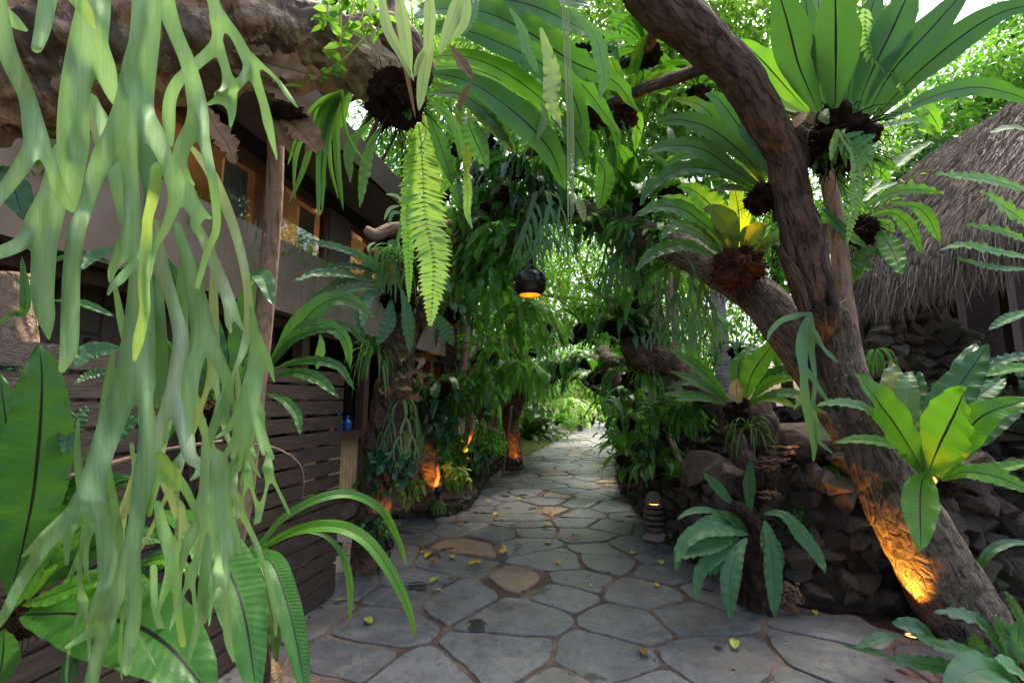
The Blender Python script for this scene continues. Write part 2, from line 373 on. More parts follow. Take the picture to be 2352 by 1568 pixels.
M['litterb'] = leafmat('fallen_brown', (.16, .08, .03), (.3, .15, .05), ribw=.04, rib=(.08, .04, .02), veins=0, trans=.05, rough=.7)
M['bark'] = barkmat('bark_grooved', (.14, .105, .08), (.27, .205, .155), (.09, .07, .05), (30, 3.2), spots=(.45, .42, .34), moss=(.06, .07, .02))
M['barkdark'] = barkmat('bark_dark', (.1, .06, .042), (.19, .115, .075), (.035, .022, .017), (9, 3), moss=(.05, .06, .02), bs=1)
M['barkred'] = barkmat('bark_red', (.11, .07, .05), (.21, .135, .095), (.05, .034, .026), (16, 3), bs=1)
M['barkpeel'] = barkmat('bark_peel', (.52, .37, .25), (.36, .23, .14), (.13, .08, .05), (6, 2.2), bs=1, patch=.3, moss=(.1, .1, .04))
M['pole'] = barkmat('bark_pole', (.3, .19, .13), (.38, .25, .175), (.22, .14, .1), (9, 2.), bs=.25, spots=(.5, .4, .3))
M['root'] = flat('root_fibre', (.012, .007, .005), .9, (.035, .018, .011), 14, .8, .1)
M['rootred'] = flat('root_fibre_red', (.03, .014, .008), .9, (.11, .045, .02), 14, .8, .1)
M['soil'] = flat('soil', (.03, .02, .014), .9, (.065, .043, .03), 5, .9, .2)
def lavamat():
    m = NT('lava_rock'); tc = m('TexCoord'); ob = tc.outputs['Object']; g = m('NewGeometry')
    c = m.mix(g.outputs['Random Per Island'], (.04, .031, .025), (.145, .108, .082)); n = m.noise(ob, 9, 6, .7)
    c = m.mix(m.rng(n, .55, .75), c, (.13, .09, .065)); c = m.mix(m.rng(m.noise(ob, 3.5, 5, .65), .52, .64, 0, .75), c, (.05, .062, .02)); c = m.mix(m.rng(m.noise(ob, 16, 3), .68, .72, 0, .6), c, (.3, .27, .22))
    v = m('TexVoronoi', i_Scale=55.); m.L(ob, v.inputs[0])
    h = m.math('ADD', m.noise(ob, 30, 5, .7), m.rng(v.outputs[0], 0, .3, -.5, .3))
    return m.done(m.pr(c, .9, m.bump(h, .9, .02), .2))
M['lava'] = lavamat()
def curbmat():
    m = NT('curb_rock'); tc = m('TexCoord'); ob = tc.outputs['Object']; g = m('NewGeometry')
    c = m.mix(g.outputs['Random Per Island'], (.04, .032, .02), (.1, .08, .05)); c = m.mix(m.rng(m.noise(ob, 8, 5, .7), .5, .7), c, (.05, .06, .02))
    return m.done(m.pr(c, .85, m.bump(m.noise(ob, 30, 5, .7), .9, .02), .3))
M['curb'] = curbmat()
def flagmat(tan=False):
    m = NT('flagstone_tan' if tan else 'flagstone'); tc = m('TexCoord'); ob = tc.outputs['Object']; g = m('NewGeometry'); r = g.outputs['Random Per Island']
    base = m.ramp(r, [(0, (.1, .112, .122)), (.35, (.145, .155, .162)), (.6, (.115, .122, .125)), (.86, (.165, .17, .168)), (1, (.17, .183, .192))])
    if tan: base = m.mix(r, (.2, .125, .075), (.36, .235, .145))
    n = m.noise(ob, 5.5, 7, .65, .4); n2 = m.noise(ob, 26, 5, .6); n3 = m.noise(ob, 1.1, 4, .6)
    c = m.mix(m.rng(n, .4, .7, 0, .55), base, (.25, .25, .23)); c = m.mix(m.rng(n3, .5, .62, 0, .5), c, (.1, .085, .065)); c = m.mix(m.rng(m.noise(ob, 60, 3, .7), .62, .7, 0, .5), c, (.3, .3, .28)); c = m.mix(m.rng(n2, .55, .72, 0, .35), c, (.06, .065, .07))
    c = m.mix(m.rng(n, .46, .3, 0, .5), c, (.09, .082, .07))
    wet = m.rng(m.noise(ob, 2.1, 3, .5, .3), .64, .665); c = m.mix(m.rng(m.noise(m.map(ob, (1, 1, 1)), 9, 6, .7, 1.5), .53, .56, 0, .35), c, (.05, .055, .055))
    c = m.mix(m.math('MULTIPLY', wet, .75), c, (.02, .02, .02))
    ro = m.math('SUBTRACT', m.math('MULTIPLY_ADD', n, .35, .28), m.math('MULTIPLY', wet, .3)); ro = m('Clamp', i_0=ro, i_1=.07, i_2=1.).outputs[0]
    b = m.bump(m.math('ADD', n2, m.math('MULTIPLY', n, 2.)), .35, .01)
    return m.done(m.pr(c, ro, b, .55))
M['flag'] = flagmat(); M['flagtan'] = flagmat(True)
def mortar():
    m = NT('mortar'); tc = m('TexCoord'); ob = tc.outputs['Object']; n = m.noise(ob, 2.2, 5, .6); n2 = m.noise(ob, 40, 4, .6)
    c = m.mix(m.rng(n, .42, .62), (.075, .052, .04), (.2, .155, .12)); c = m.mix(m.rng(n2, .5, .7, 0, .5), c, (.06, .04, .03))
    return m.done(m.pr(c, .8, m.bump(n2, .8, .01), .3))
M['mortar'] = mortar()
M['wood'] = flat('slat_wood', (.038, .027, .022), .38, (.1, .07, .055), 4, .45, .5, stretch=(2, 2, 30))
M['woodred'] = flat('frame_wood', (.15, .06, .03), .4, (.085, .035, .02), 3, .2, .5, stretch=(9, 9, 2))
M['woodbrown'] = flat('post_wood', (.07, .035, .024), .5, (.11, .06, .04), 4, .2, .4, stretch=(9, 9, 1))
M['plaster'] = flat('plaster', (.3, .235, .185), .85, (.22, .17, .13), 1.6, .15, .2)
M['eave'] = flat('eave', (.2, .17, .14), .8, (.15, .12, .1), 2, .1, .2)
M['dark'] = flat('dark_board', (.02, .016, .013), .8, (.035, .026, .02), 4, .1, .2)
M['metal'] = flat('lamp_metal', (.02, .02, .02), .4, (.05, .04, .035), 20, .1, .5, .6)
M['gourd'] = flat('gourd_black', (.006, .006, .008), .22, (.02, .02, .024), 9, .1, .6)
M['lampin'] = flat('lamp_inside', (.8, .22, .03), .6, (.6, .14, .02), 12, .1, .3)
M['glow'] = emis('lamp_glow', (1, .36, .06), 2.2)
M['bulb'] = emis('bulb', (1, .6, .25), 18.)
M['stone'] = flat('carved_stone', (.19, .145, .115), .8, (.12, .09, .07), 12, .5, .3)
M['stonebase'] = flat('stone_base', (.36, .25, .21), .8, (.25, .17, .14), 9, .4, .3)
M['boulder'] = flat('boulder', (.36, .29, .23), .75, (.24, .19, .15), 3, .4, .3)
M['bluep'] = flat('blue_plastic', (.01, .09, .35), .2, (.02, .14, .45), 5, 0, .6)
M['redp'] = flat('red_plastic', (.6, .07, .02), .3, None, 5, 0, .6)
M['curtain'] = flat('curtain', (.42, .44, .42), .8, (.3, .32, .31), 3, .1, .1)
M['stake'] = flat('stake', (.2, .125, .08), .7, (.29, .19, .125), 5, .3, .3, stretch=(6, 6, 1))
M['grass'] = leafmat('grass', (.06, .14, .015), (.16, .28, .03), ribw=0, veins=0, island=True)
M['hutwood'] = flat('hut_wood', (.05, .03, .022), .7, (.08, .048, .034), 3, .2, .3, stretch=(2, 2, 14))
M['fungus'] = flat('fungus', (.35, .2, .12), .8, (.2, .1, .06), 22, .4, .3)
M['vinepale'] = leafmat('pale_stem', (.3, .42, .14), (.42, .52, .22), ribw=0, veins=0, trans=.5)
def brickmat():
    m = NT('grey_brick'); tc = m('TexCoord'); b = m('TexBrick', i_Scale=1., offset=.5); m.L(m.map(tc.outputs['UV'], (3, 14, 1)), b.inputs[0])
    b.inputs['Color1'].default_value = (.16, .12, .1, 1); b.inputs['Color2'].default_value = (.11, .085, .07, 1); b.inputs['Mortar'].default_value = (.05, .04, .035, 1)
    return m.done(m.pr(b.outputs[0], .85, m.bump(b.outputs['Fac'], -.5, .01)))
M['brick'] = brickmat()
def bamboo():
    m = NT('woven_bamboo'); tc = m('TexCoord'); uv = tc.outputs['UV']
    b = m('TexBrick', i_Scale=1., offset=.5, i_Mortar_Size=.012); b.inputs['Brick Width'].default_value = 1.; b.inputs['Row Height'].default_value = .28; m.L(m.map(uv, (5, 4, 1)), b.inputs[0])
    b.inputs['Color1'].default_value = (.72, .52, .3, 1); b.inputs['Color2'].default_value = (.55, .38, .21, 1); b.inputs['Mortar'].default_value = (.1, .06, .03, 1)
    n = m.noise(m.map(uv, (8, 90, 1)), 1, 3); c = m.mix(m.rng(n, .4, .7, 0, .5), b.outputs[0], (.62, .46, .27))
    return m.done(m.pr(c, .6, m.bump(m.math('ADD', n, m.math('MULTIPLY', b.outputs['Fac'], -2.)), .5, .01)))
M['bamboo'] = bamboo()
def glass():
    m = NT('window_glass'); gl = m('BsdfGlossy', i_0=(.85, .9, .9, 1), i_1=.02); lw = m('LayerWeight', i_0=.35); tr = m('BsdfTransparent', i_0=(.75, .75, .72, 1)); fr = m('Fresnel', i_0=1.4)
    mx = m('MixShader'); m.L(m.math('MULTIPLY_ADD', m.math('POWER', lw.outputs[1], 2.5), .45, .07), mx.inputs[0]); m.L(tr.outputs[0], mx.inputs[1]); m.L(gl.outputs[0], mx.inputs[2]); return m.done(mx.outputs[0])
M['glass'] = glass()
def thatch():
    m = NT('thatch'); tc = m('TexCoord'); g = m('NewGeometry'); r = g.outputs['Random Per Island']
    c = m.ramp(r, [(0, (.06, .042, .03)), (.35, (.15, .115, .085)), (.75, (.27, .215, .165)), (1, (.42, .32, .22))])
    return m.done(m.pr(c, .8, None, .2))
M['thatch'] = thatch()

M['palm'] = barkmat('palm_bark', (.32, .29, .24), (.4, .37, .32), (.2, .18, .15), (1.2, 9), bs=.5)
M['barkburn'] = barkmat('bark_black', (.03, .018, .012), (.09, .05, .035), (.015, .01, .008), (9, 3), bs=1)
def vineclear():
    m = NT('pale_clear_stem'); p = m.pr((.35, .45, .16), .4); t = m('BsdfTransparent'); x = m('MixShader', i_0=.35); m.L(p, x.inputs[1]); m.L(t.outputs[0], x.inputs[2]); return m.done(x.outputs[0])
M['vineclear'] = vineclear()
M['swordm'] = leafmat('sword_fern_mid', (.06, .2, .03), (.13, .34, .05), ribw=0, veins=0, trans=.45, island=True)
M['nestg'] = leafmat('grass_blade', (.05, .16, .02), (.1, .26, .03), ribw=0, veins=0, island=True)
M['litterg'] = leafmat('fallen_green', (.3, .35, .03), (.45, .5, .08), ribw=.04, rib=(.2, .2, .05), veins=0, trans=.15, rough=.6)
M['stonecap'] = flat('carved_cap', (.26, .21, .14), .85, (.18, .15, .1), 14, .5, .3)
M['debris'] = leafmat('debris', (.05, .03, .018), (.2, .12, .06), ribw=0, veins=0, trans=.05, rough=.8, island=True)
# ------------------------------------------------------------------ ground and path
mb = MB(); nx = 60
gx = np.concatenate([np.linspace(-140, -10, 8)[:-1], np.linspace(-10, 14, 60), np.linspace(14, 160, 8)[1:]]); gy = np.concatenate([np.linspace(-20, 0, 4)[:-1], np.linspace(0, 30, 70), np.linspace(30, 260, 9)[1:]])
V = [(x, y, -.035 + .02 * noise.noise(Vector((x * 1.3, y * 1.3, 0)))) for y in gy for x in gx]; w = len(gx)
mb.add(V, [(j * w + i, j * w + i + 1, (j + 1) * w + i + 1, (j + 1) * w + i) for j in range(len(gy) - 1) for i in range(w - 1)])
struct('ground', mb, M['soil'], True)
PL = [G(*p) for p in ((560, 1568), (700, 1420), (768, 1370), (790, 1300), (800, 1225), (860, 1200), (925, 1192), (1010, 1188), (1075, 1168), (1105, 1128), (1128, 1095), (1165, 1072), (1215, 1048), (1248, 1030), (1290, 1008), (1330, 985), (1352, 968))]
PR = [G(*p) for p in ((2400, 1568), (2300, 1520), (2090, 1452), (1850, 1412), (1700, 1360), (1562, 1268), (1500, 1200), (1440, 1130), (1424, 1080), (1420, 1030), (1418, 1000), (1416, 985), (1412, 968))]
PL = [Vector((-2.9, -.3, 0)), Vector((-2.0, .6, 0))] + PL[1:]; PR = [Vector((4.6, -.3, 0))] + PR
far = PL[-1]; PL.append(far + Vector((4.5, 12, 0))); PR.append(PR[-1] + Vector((3.6, 12, 0)))
def bx(side, y):
    for a, b in zip(side[:-1], side[1:]):
        if a.y <= y <= b.y: t = (y - a.y) / max(1e-6, b.y - a.y); return a.x + (b.x - a.x) * t
    return side[0].x if y < side[0].y else side[-1].x
mb = MB(); ys = np.linspace(-.2, PL[-1].y, 90); rows = []
for k, y in enumerate(ys):
    a, b = bx(PL, y) - .05, bx(PR, y) + .05
    for j in range(9): x = a + (b - a) * j / 8; mb.v.append((x, y, -.002)); mb.uv.append((x, y))
mb.f = [(k * 9 + j, k * 9 + j + 1, k * 9 + 10 + j, k * 9 + 9 + j) for k in range(len(ys) - 1) for j in range(8)]
struct('path', mb, M['mortar'])
def clip(poly, px, py, nx_, ny_):
    out = []
    for i in range(len(poly)):
        a, b = poly[i], poly[(i + 1) % len(poly)]; da = (a[0] - px) * nx_ + (a[1] - py) * ny_; db = (b[0] - px) * nx_ + (b[1] - py) * ny_
        if da <= 0: out.append(a)
        if da * db < 0: t = da / (da - db); out.append((a[0] + (b[0] - a[0]) * t, a[1] + (b[1] - a[1]) * t))
    return out
mb = MB(); mbt = MB(); rs = random.Random(11); seeds = {}
cw, ch = .67, .41
for j in range(-2, 128):
    for i in range(-9, 36):
        seeds[(i, j)] = ((i + .5 * (j % 2) + rs.uniform(-.44, .44)) * cw, (j + rs.uniform(-.42, .42)) * ch)
for (i, j), (sx, sy) in seeds.items():
    if not (.9 < sy < PL[-1].y and bx(PL, sy) - .12 < sx < bx(PR, sy) + .12): continue
    poly = [(sx - 1.2, sy - 1), (sx + 1.2, sy - 1), (sx + 1.2, sy + 1), (sx - 1.2, sy + 1)]
    inset = rs.uniform(.009, .022)
    for di in range(-2, 3):
        for dj in range(-2, 3):
            q = seeds.get((i + di, j + dj))
            if q and (di or dj):
                dx, dy = q[0] - sx, q[1] - sy; l = sqrt(dx * dx + dy * dy); poly = clip(poly, sx + dx * .5 - dx / l * inset, sy + dy * .5 - dy / l * inset, dx, dy)
    if len(poly) < 3: continue
    cx = sum(p[0] for p in poly) / len(poly); cy = sum(p[1] for p in poly) / len(poly)
    # subdivide, soften corners, roughen the outline
    pts = []
    for k in range(len(poly)):
        a, b = poly[k], poly[(k + 1) % len(poly)]
        m_ = max(1, int(sqrt((a[0] - b[0]) ** 2 + (a[1] - b[1]) ** 2) / .035))
        pts += [(a[0] + (b[0] - a[0]) * t / m_, a[1] + (b[1] - a[1]) * t / m_) for t in range(m_)]
    for it in range(3):
        pts = [((pts[k - 1][0] + 2 * pts[k][0] + pts[(k + 1) % len(pts)][0]) / 4, (pts[k - 1][1] + 2 * pts[k][1] + pts[(k + 1) % len(pts)][1]) / 4) for k in range(len(pts))]
    pts = [(x + .016 * noise.fractal(Vector((x * 7, y * 7, 1)), 1, 2, 4), y + .016 * noise.fractal(Vector((x * 7, y * 7, 7)), 1, 2, 4)) for x, y in pts]
    n = len(pts); h = rs.uniform(.006, .014); tx, ty = rs.uniform(-.012, .012), rs.uniform(-.012, .012)
    V = []
    for f_, z in ((0, -.004), (.002, h * .7), (.006, h)):
        for x, y in pts:
            l = sqrt((x - cx) ** 2 + (y - cy) ** 2) + 1e-6; V.append((x - (x - cx) / l * f_, y - (y - cy) / l * f_, z + ((x - cx) * tx + (y - cy) * ty if z > 0 else 0)))
    V.append((cx, cy, h - .001)); F = []
    for r_ in range(2):
        for k in range(n): F.append((r_ * n + k, r_ * n + (k + 1) % n, (r_ + 1) * n + (k + 1) % n, (r_ + 1) * n + k))
    F += [(2 * n + k, 2 * n + (k + 1) % n, 3 * n) for k in range(n)]
    tan = rs.random() < .1
    if tan:   # the tan pieces are small fillers
        k2 = rs.uniform(.72, .95); V = [(cx + (x - cx) * k2, cy + (y - cy) * k2, z) for x, y, z in V]
    (mbt if tan else mb).add(V, F)
struct('path_flagstones', mb, M['flag'], False); struct('path_tan_stones', mbt, M['flagtan'], False)
# ------------------------------------------------------------------ rocks and dry stone walls
def rockverts(n=26, seed=0):
    import bmesh
    r = random.Random(seed); bm = bmesh.new()
    for i in range(n):
        v = Vector((r.gauss(0, 1), r.gauss(0, 1), r.gauss(0, 1))).normalized(); m_ = max(abs(v.x), abs(v.y), abs(v.z)); v = v / m_ * .5 * .7 + v * .5 * .33
        bm.verts.new(v)
    bmesh.ops.convex_hull(bm, input=bm.verts); [bm.verts.remove(v) for v in list(bm.verts) if not v.link_faces]
    bmesh.ops.bevel(bm, geom=list(bm.edges), offset=.022, segments=1, affect='EDGES'); bmesh.ops.triangulate(bm, faces=bm.faces[:])
    bmesh.ops.subdivide_edges(bm, edges=[e for e in bm.edges if e.calc_length() > .22], cuts=1, use_grid_fill=True)
    bm.verts.index_update(); o = ([v.co * (1 + .12 * noise.noise(v.co * 4 + Vector((seed, 0, 0)))) for v in bm.verts], [tuple(v.index for v in f.verts) for f in bm.faces]); bm.free(); return o
ROCKS = [rockverts(15, s) for s in range(9)]
def rock(mb, c, s, k=None, rot=None):
    V, F = ROCKS[random.randrange(9) if k is None else k]; m_ = Matrix.Rotation(R(-.5, .5), 3, 'X') @ Matrix.Rotation(rot if rot is not None else R(0, 6.28), 3, 'Z') @ Matrix.Rotation(R(0, 6.28), 3, 'Y')
    mb.add([Vector(c) + Vector((q.x * s[0], q.y * s[1], q.z * s[2])) for q in (m_ @ v for v in V)], F)
def stonewall(name, label, line, top, sz, thick=.3, z0=0., mat=None, cat='stone wall', jit=.25, lean=0.):
    """line: list of world xy points left to right; top: heights at those points"""
    mb = MB(); A = [(p[0], p[1], 0) for p in line]; S = cr([(*a[:2], t) for a, t in zip(A, top)], 60); S = [Vector(q) for q in S]
    L = [0]
    for a, b in zip(S[:-1], S[1:]): L.append(L[-1] + sqrt((a.x - b.x) ** 2 + (a.y - b.y) ** 2))
    def at(l):
        for k in range(59):
            if L[k + 1] >= l: t = (l - L[k]) / max(1e-6, L[k + 1] - L[k]); p = S[k].lerp(S[k + 1], t); d = (S[k + 1] - S[k]); d.z = 0; return p, d.normalized()
        return S[-1], (S[-1] - S[-2]).normalized()
    z = z0 + sz * .3; row = 0
    while z < max(top) + sz * .3:
        l = R(0, sz)
        while l < L[-1]:
            p, d = at(l); w = sz * R(.75, 1.45)
            if z < p.z + sz * .25 + R(-.3, .25) * sz:
                nrm = Vector((d.y, -d.x, 0)); q = Vector((p.x, p.y, z)) + nrm * (R(-.03, .05) - lean * z)
                rock(mb, q + Vector((0, 0, R(-.1, .1) * sz)), (w * 1.12, thick * R(.9, 1.1), sz * R(.95, 1.25)), rot=math.atan2(d.y, d.x))
            l += w * .86
        z += sz * .82; row += 1
    # core that closes the gaps
    V = []; F = []
    for k in range(60):
        p, d = at(L[k]); nn = Vector((d.y, -d.x, 0)); 
        for (o, zz) in ((thick * .12, z0 - .05), (thick * .12 - lean * p.z, p.z - sz * .3), (-thick * .6, p.z - sz * .3), (-thick * .6, z0 - .05)): V.append(Vector((p.x, p.y, zz)) + nn * o)
    for k in range(59):
        for j in range(4): F.append((k * 4 + j, k * 4 + (j + 1) % 4, k * 4 + 4 + (j + 1) % 4, k * 4 + 4 + j))
    F += [(0, 1, 2, 3), (239, 238, 237, 236)]
    base = Vector((S[0].x, S[0].y, 0)); core = MB(); core.add(V, F)
    t = thing(name, label, cat, base); part('stones', mb, mat or M['lava'], t, False); part('core', core, M['soil'], t, False); return t
W = lambda x, y: tuple(G(x, y)[:2])
stonewall('stone_wall', 'low lava rock retaining wall along the right side of the path behind the carved stone lantern', [W(1424, 1062), W(1436, 1120), W(1480, 1180), W(1562, 1262), W(1655, 1318), (1.95, 3.85)], [.5, .5, .55, .66, .84, .9], .12, .2)
stonewall('stone_wall', 'dark lava rock wall of large blocks behind the stump and leaning trunk', [(1.75, 4.15), (2.1, 3.75), (2.7, 3.55), (3.4, 3.5), (4.6, 3.5)], [.85, .98, 1.05, 1.0, 1.1], .17, .24)
stonewall('stone_wall', 'rear tier of small lava rocks between the leaning trunk and the arching branch', [(1.9, 7.8), (2.1, 6.2), (2.7, 5.2), (3.6, 4.6), (4.4, 4.4)], [1.0, 1.3, 1.45, 1.4, 1.3], .12, .24)
_a = lambda x, t: tuple(P(x, 900, t)[:2])
stonewall('stone_wall', 'tall rounded lava rock wall under the edge of the thatched roof', [_a(1975, 5.0), _a(2030, 4.95), _a(2110, 4.9), _a(2190, 4.7), _a(2260, 4.5), _a(2350, 4.2), _a(2500, 4.1)], [1.7, 2.3, 2.52, 2.45, 1.95, 1.7, 1.6], .15, .3, .5)
t = thing('curb_wall', 'low curved curb of small mossy stones edging the left planting bed', 'curb', G(1010, 1188))
mb = MB(); line = [G(*p) for p in ((925, 1190), (1010, 1188), (1075, 1168), (1105, 1128), (1128, 1095), (1160, 1074), (1172, 1068))]
S = cr([tuple(p[:2]) + (0,) for p in line], 150); tops = np.interp(np.arange(150), [0, 60, 100, 149], [.1, .16, .3, .4])
for k in range(150):
    z = .04
    while z < tops[k]: rock(mb, (S[k][0] + R(-.03, .03) - .05, S[k][1] + R(-.02, .03), z), (R(.09, .15), R(.1, .16), R(.07, .11))); z += .075
    rock(mb, (S[k][0] - .14, S[k][1] + .05, tops[k] - .03), (.16, .16, .1))
part('stones', mb, M['curb'], t, False)
mb = MB()   # raised soil of the left bed, mounded behind the curb, and of the right bed
def mound(line, top, back, h):
    V = []; n = len(line)
    for k, p in enumerate(line):
        V += [(p[0] - .05, p[1] + .05, top[k] - .05), (p[0] + back[0] * .4, p[1] + back[1] * .4, top[k] + h * .6), (p[0] + back[0], p[1] + back[1], top[k] + h), (p[0] + back[0] * 1.6, p[1] + back[1] * 1.6, -.1)]
    mb.add(V, [(k * 4 + j, k * 4 + j + 1, k * 4 + 5 + j, k * 4 + 4 + j) for k in range(n - 1) for j in range(3)])
mound(S[::10], tops[::10], (-1.3, .8), .1)
mound([G(1424, 1062), G(1436, 1120), G(1480, 1180), G(1562, 1262), G(1655, 1318)], [.42, .45, .5, .6, .75], (1.3, .5), .1)
struct('bed_soil', mb, M['soil'], True)
# boulders
for i, (x, y, t_, sx, sz, lab) in enumerate(((1630, 1085, 4.15, .36, .26, 'brown lava boulder topping the low wall behind the stump fern'), (2065, 1010, 3.0, .0, .0, ''), (1830, 1010, 3.75, .42, .24, 'large lava boulder on the wall below the hanging staghorn fern'), (1900, 1065, 3.75, .45, .22, 'flat lava boulder on the wall left of the leaning trunk'))):
    if sx: mb = MB(); rock(mb, P(x, y, t_), (sx * 1.3, sx, sz * 1.5), k=i); single('boulder', mb, M['lava'], lab, 'boulder', P(x, y + 40, t_), smooth=False)
for i, (x, y, t_, r_, lab) in enumerate(((1352, 962, 34, .9, 'pale boulder at the far end of the path beside the trunk'), (1375, 957, 38, 1.0, 'middle pale boulder where the path ends'), (1395, 966, 33, .55, 'small grey boulder low at the end of the path'), (1335, 975, 30, .5, 'rounded grey stone left of the far path edge'), (1400, 953, 42, 1.1, 'rightmost pale boulder closing the far end of the path'), (1280, 1000, 20, .22, 'round garden stone on the left lawn edge'), (1297, 1002, 20, .16, 'small round garden stone right of another on the lawn edge'), (1318, 986, 26, .3, 'upright garden stone by the far shrubs'))):
    mb = MB(); c = P(x, y, t_); ball(mb, (c.x, c.y, r_ * .35), r_, 3, .18, 1.6, (1.5, 1, .62)); single('boulder', mb, M['boulder'], lab, 'boulder', (c.x, c.y, 0))
mb = MB(); pg = [G(*p) for p in ((1215, 1046), (1250, 1026), (1292, 1003), (1335, 980), (1290, 975), (1210, 990), (1180, 1030))]; mb.add([Vector((p.x, p.y, .012)) for p in pg], [tuple(range(7))]); struct('lawn', mb, M['soil'])
n = 5200; pts = []
while len(pts) < n:
    y = R(8.5, 24); a = bx(PL, y); x = a - R(0, 1) ** 1.4 * 2.3 - .02; pts.append((x, y, .01))
pos = np.array(pts); dr = np.random.normal(size=(n, 3)) * .5; dr[:, 2] = 1
me = leafmesh('lawn_grass', pos, dr, np.random.uniform(.05, .11, n), .16, .2); me.materials.append(M['grass']); tag(link(bpy.data.objects.new('lawn_grass', me)), 'short green grass beside the far left edge of the path', 'grass', kind='stuff')
# ------------------------------------------------------------------ house on the left
HA = Vector((.19625, .98055, 0)); HN = Vector((.98055, -.19625, 0))
def H(s, o, z): return HA * s + HN * o + Vector((0, 0, z))
HB = H(5, -3.3, 0)
house = thing('house', 'two storey garden house with plastered balcony wall and flat roof left of the path', 'house', HB)
def hbox(name, mat, s0, s1, o0, o1, z0, z1, parent=house, bev=0, label=None):
    mb = MB(); mb.box((s0, o0, z0), (s1, o1, z1), lambda p: H(p.x, p.y, p.z)); mb.uv = [(u, v) for u, v in mb.uv]
    o = part(name, mb, M[mat] if isinstance(mat, str) else mat, parent, False, label=label)
    return o
hbox('roof', 'eave', -4, 9.3, -9, -2.58, 4.08, 4.3); hbox('roof_fascia', 'dark', -4, 9.3, -2.577, -2.53, 4.0, 4.34)
hbox('roof_beam', 'dark', -4, 9.3, -3.5, -3.3, 3.93, 4.077)
hbox('balcony_wall', 'plaster', -4, 11.3, -3.2, -3.04, 2.35, 3.05); hbox('balcony_wall', 'plaster', -4, 2.25, -3.36, -3.203, 3.053, 3.98, label='tall blank plastered wall at the near end')
hbox('floor_slab', 'dark', -4, 11.3, -9, -3.203, 2.36, 2.52)
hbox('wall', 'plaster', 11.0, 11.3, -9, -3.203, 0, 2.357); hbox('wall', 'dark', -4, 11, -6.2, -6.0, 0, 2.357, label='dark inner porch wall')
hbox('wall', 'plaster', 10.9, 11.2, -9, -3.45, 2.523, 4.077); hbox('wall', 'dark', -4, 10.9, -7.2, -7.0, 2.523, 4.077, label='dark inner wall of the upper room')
# upper windows
for k, (s0, s1) in enumerate(((2.35, 3.9), (3.95, 5.0), (5.45, 6.5), (6.55, 7.7), (7.75, 9.2))):
    wdw = thing('window', None, None, H(s0, -3.42, 3.06)); wdw.parent = house; wdw.location = H(s0, -3.42, 3.06) - HB
    f = hbox('frame', 'woodred', s0, s1, -3.47, -3.37, 3.82, 3.925, wdw); 
    hbox('frame', 'woodred', s0, s1, -3.47, -3.37, 3.053, 3.12, wdw)
    hbox('frame', 'woodred', s0, s0 + .07, -3.465, -3.375, 3.123, 3.817, wdw); hbox('frame', 'woodred', s1 - .07, s1, -3.465, -3.375, 3.123, 3.817, wdw)
    hbox('pane', 'glass', s0 + .07, s1 - .07, -3.425, -3.415, 3.123, 3.817, wdw)
    mb = MB(); n = 40
    for j in range(n + 1):
        s = s1 - .12 - j / n * .3; o = -3.52 + .025 * sin(j * 1.3)
        for z in (3.13, 3.8): mb.v.append(tuple(H(s, o, z))); mb.uv.append((j, z))
    mb.f = [(2 * j, 2 * j + 2, 2 * j + 3, 2 * j + 1) for j in range(n)]; part('curtain', mb, M['curtain'], wdw)
hbox('brick_pier', 'brick', 5.0, 5.45, -3.5, -3.36, 3.053, 3.925); hbox('brick_pier', 'brick', 9.2, 10.9, -3.5, -3.36, 3.053, 4.07)
hbox('wood_panel', 'woodred', -1, 10, -5.3, -5.25, 2.9, 4.07, label='amber wooden wall seen inside the upper windows')
for s_, o_, z_ in ((3.3, -4.7, 3.6), (6.4, -4.7, 3.55), (8.2, -4.7, 3.55)):
    L_ = thing('ceiling_lamp', 'warm round bulb glowing behind the upper window ' + {3.3: 'beside the pole trunk', 6.4: 'past the brick pier', 8.2: 'farthest along the house'}[s_], 'lamp', H(s_, o_, z_), 'bulbs behind the upper windows')
    mb = MB(); ball(mb, H(s_, o_, z_), .05, 2, 0); part('bulb', mb, M['bulb'], L_); mb = MB(); tube(mb, [(*H(s_, o_, z_ + .05), .008), (*H(s_, o_, 4.08), .008)], 6, .2); part('cord', mb, M['metal'], L_)
    ld = bpy.data.lights.new('bulb_light', 'POINT'); ld.energy = 22; ld.color = (1, .5, .2); ld.shadow_soft_size = .06; lo = link(bpy.data.objects.new('bulb_light', ld)); lo.parent = L_; lo.location = (0, 0, -.08)
# ground floor: posts, woven bamboo parapet, door and window
for k, s in enumerate((4.4, 5.75, 6.95, 8.2, 9.5, 10.9)):
    hbox('post', 'woodbrown', s, s + .13, -3.34, -3.22, 0, 2.357)
for k, (s0, s1) in enumerate(((4.53, 5.75), (5.88, 6.95), (7.08, 8.2), (8.33, 9.5), (9.63, 10.9))):
    hbox('bamboo_panel', 'bamboo', s0, s1, -3.3, -3.27, .3, 1.0); hbox('sill', 'woodbrown', s0, s1, -3.4, -3.19, 1.003, 1.1); hbox('rail', 'woodbrown', s0, s1, -3.32, -3.24, .2, .297)
    hbox('plinth', 'stone', s0, s1, -3.42, -3.24, 0, .197)
hbox('lintel', 'woodbrown', -4, 11, -3.33, -3.23, 2.24, 2.345)
hbox('door', 'woodred', 8.4, 9.3, -5.9, -5.85, 0, 2.1); hbox('wall', 'brick', -4, 4.4, -3.7, -3.55, 0, 2.357, label='brown brick lower wall behind the slatted fence')
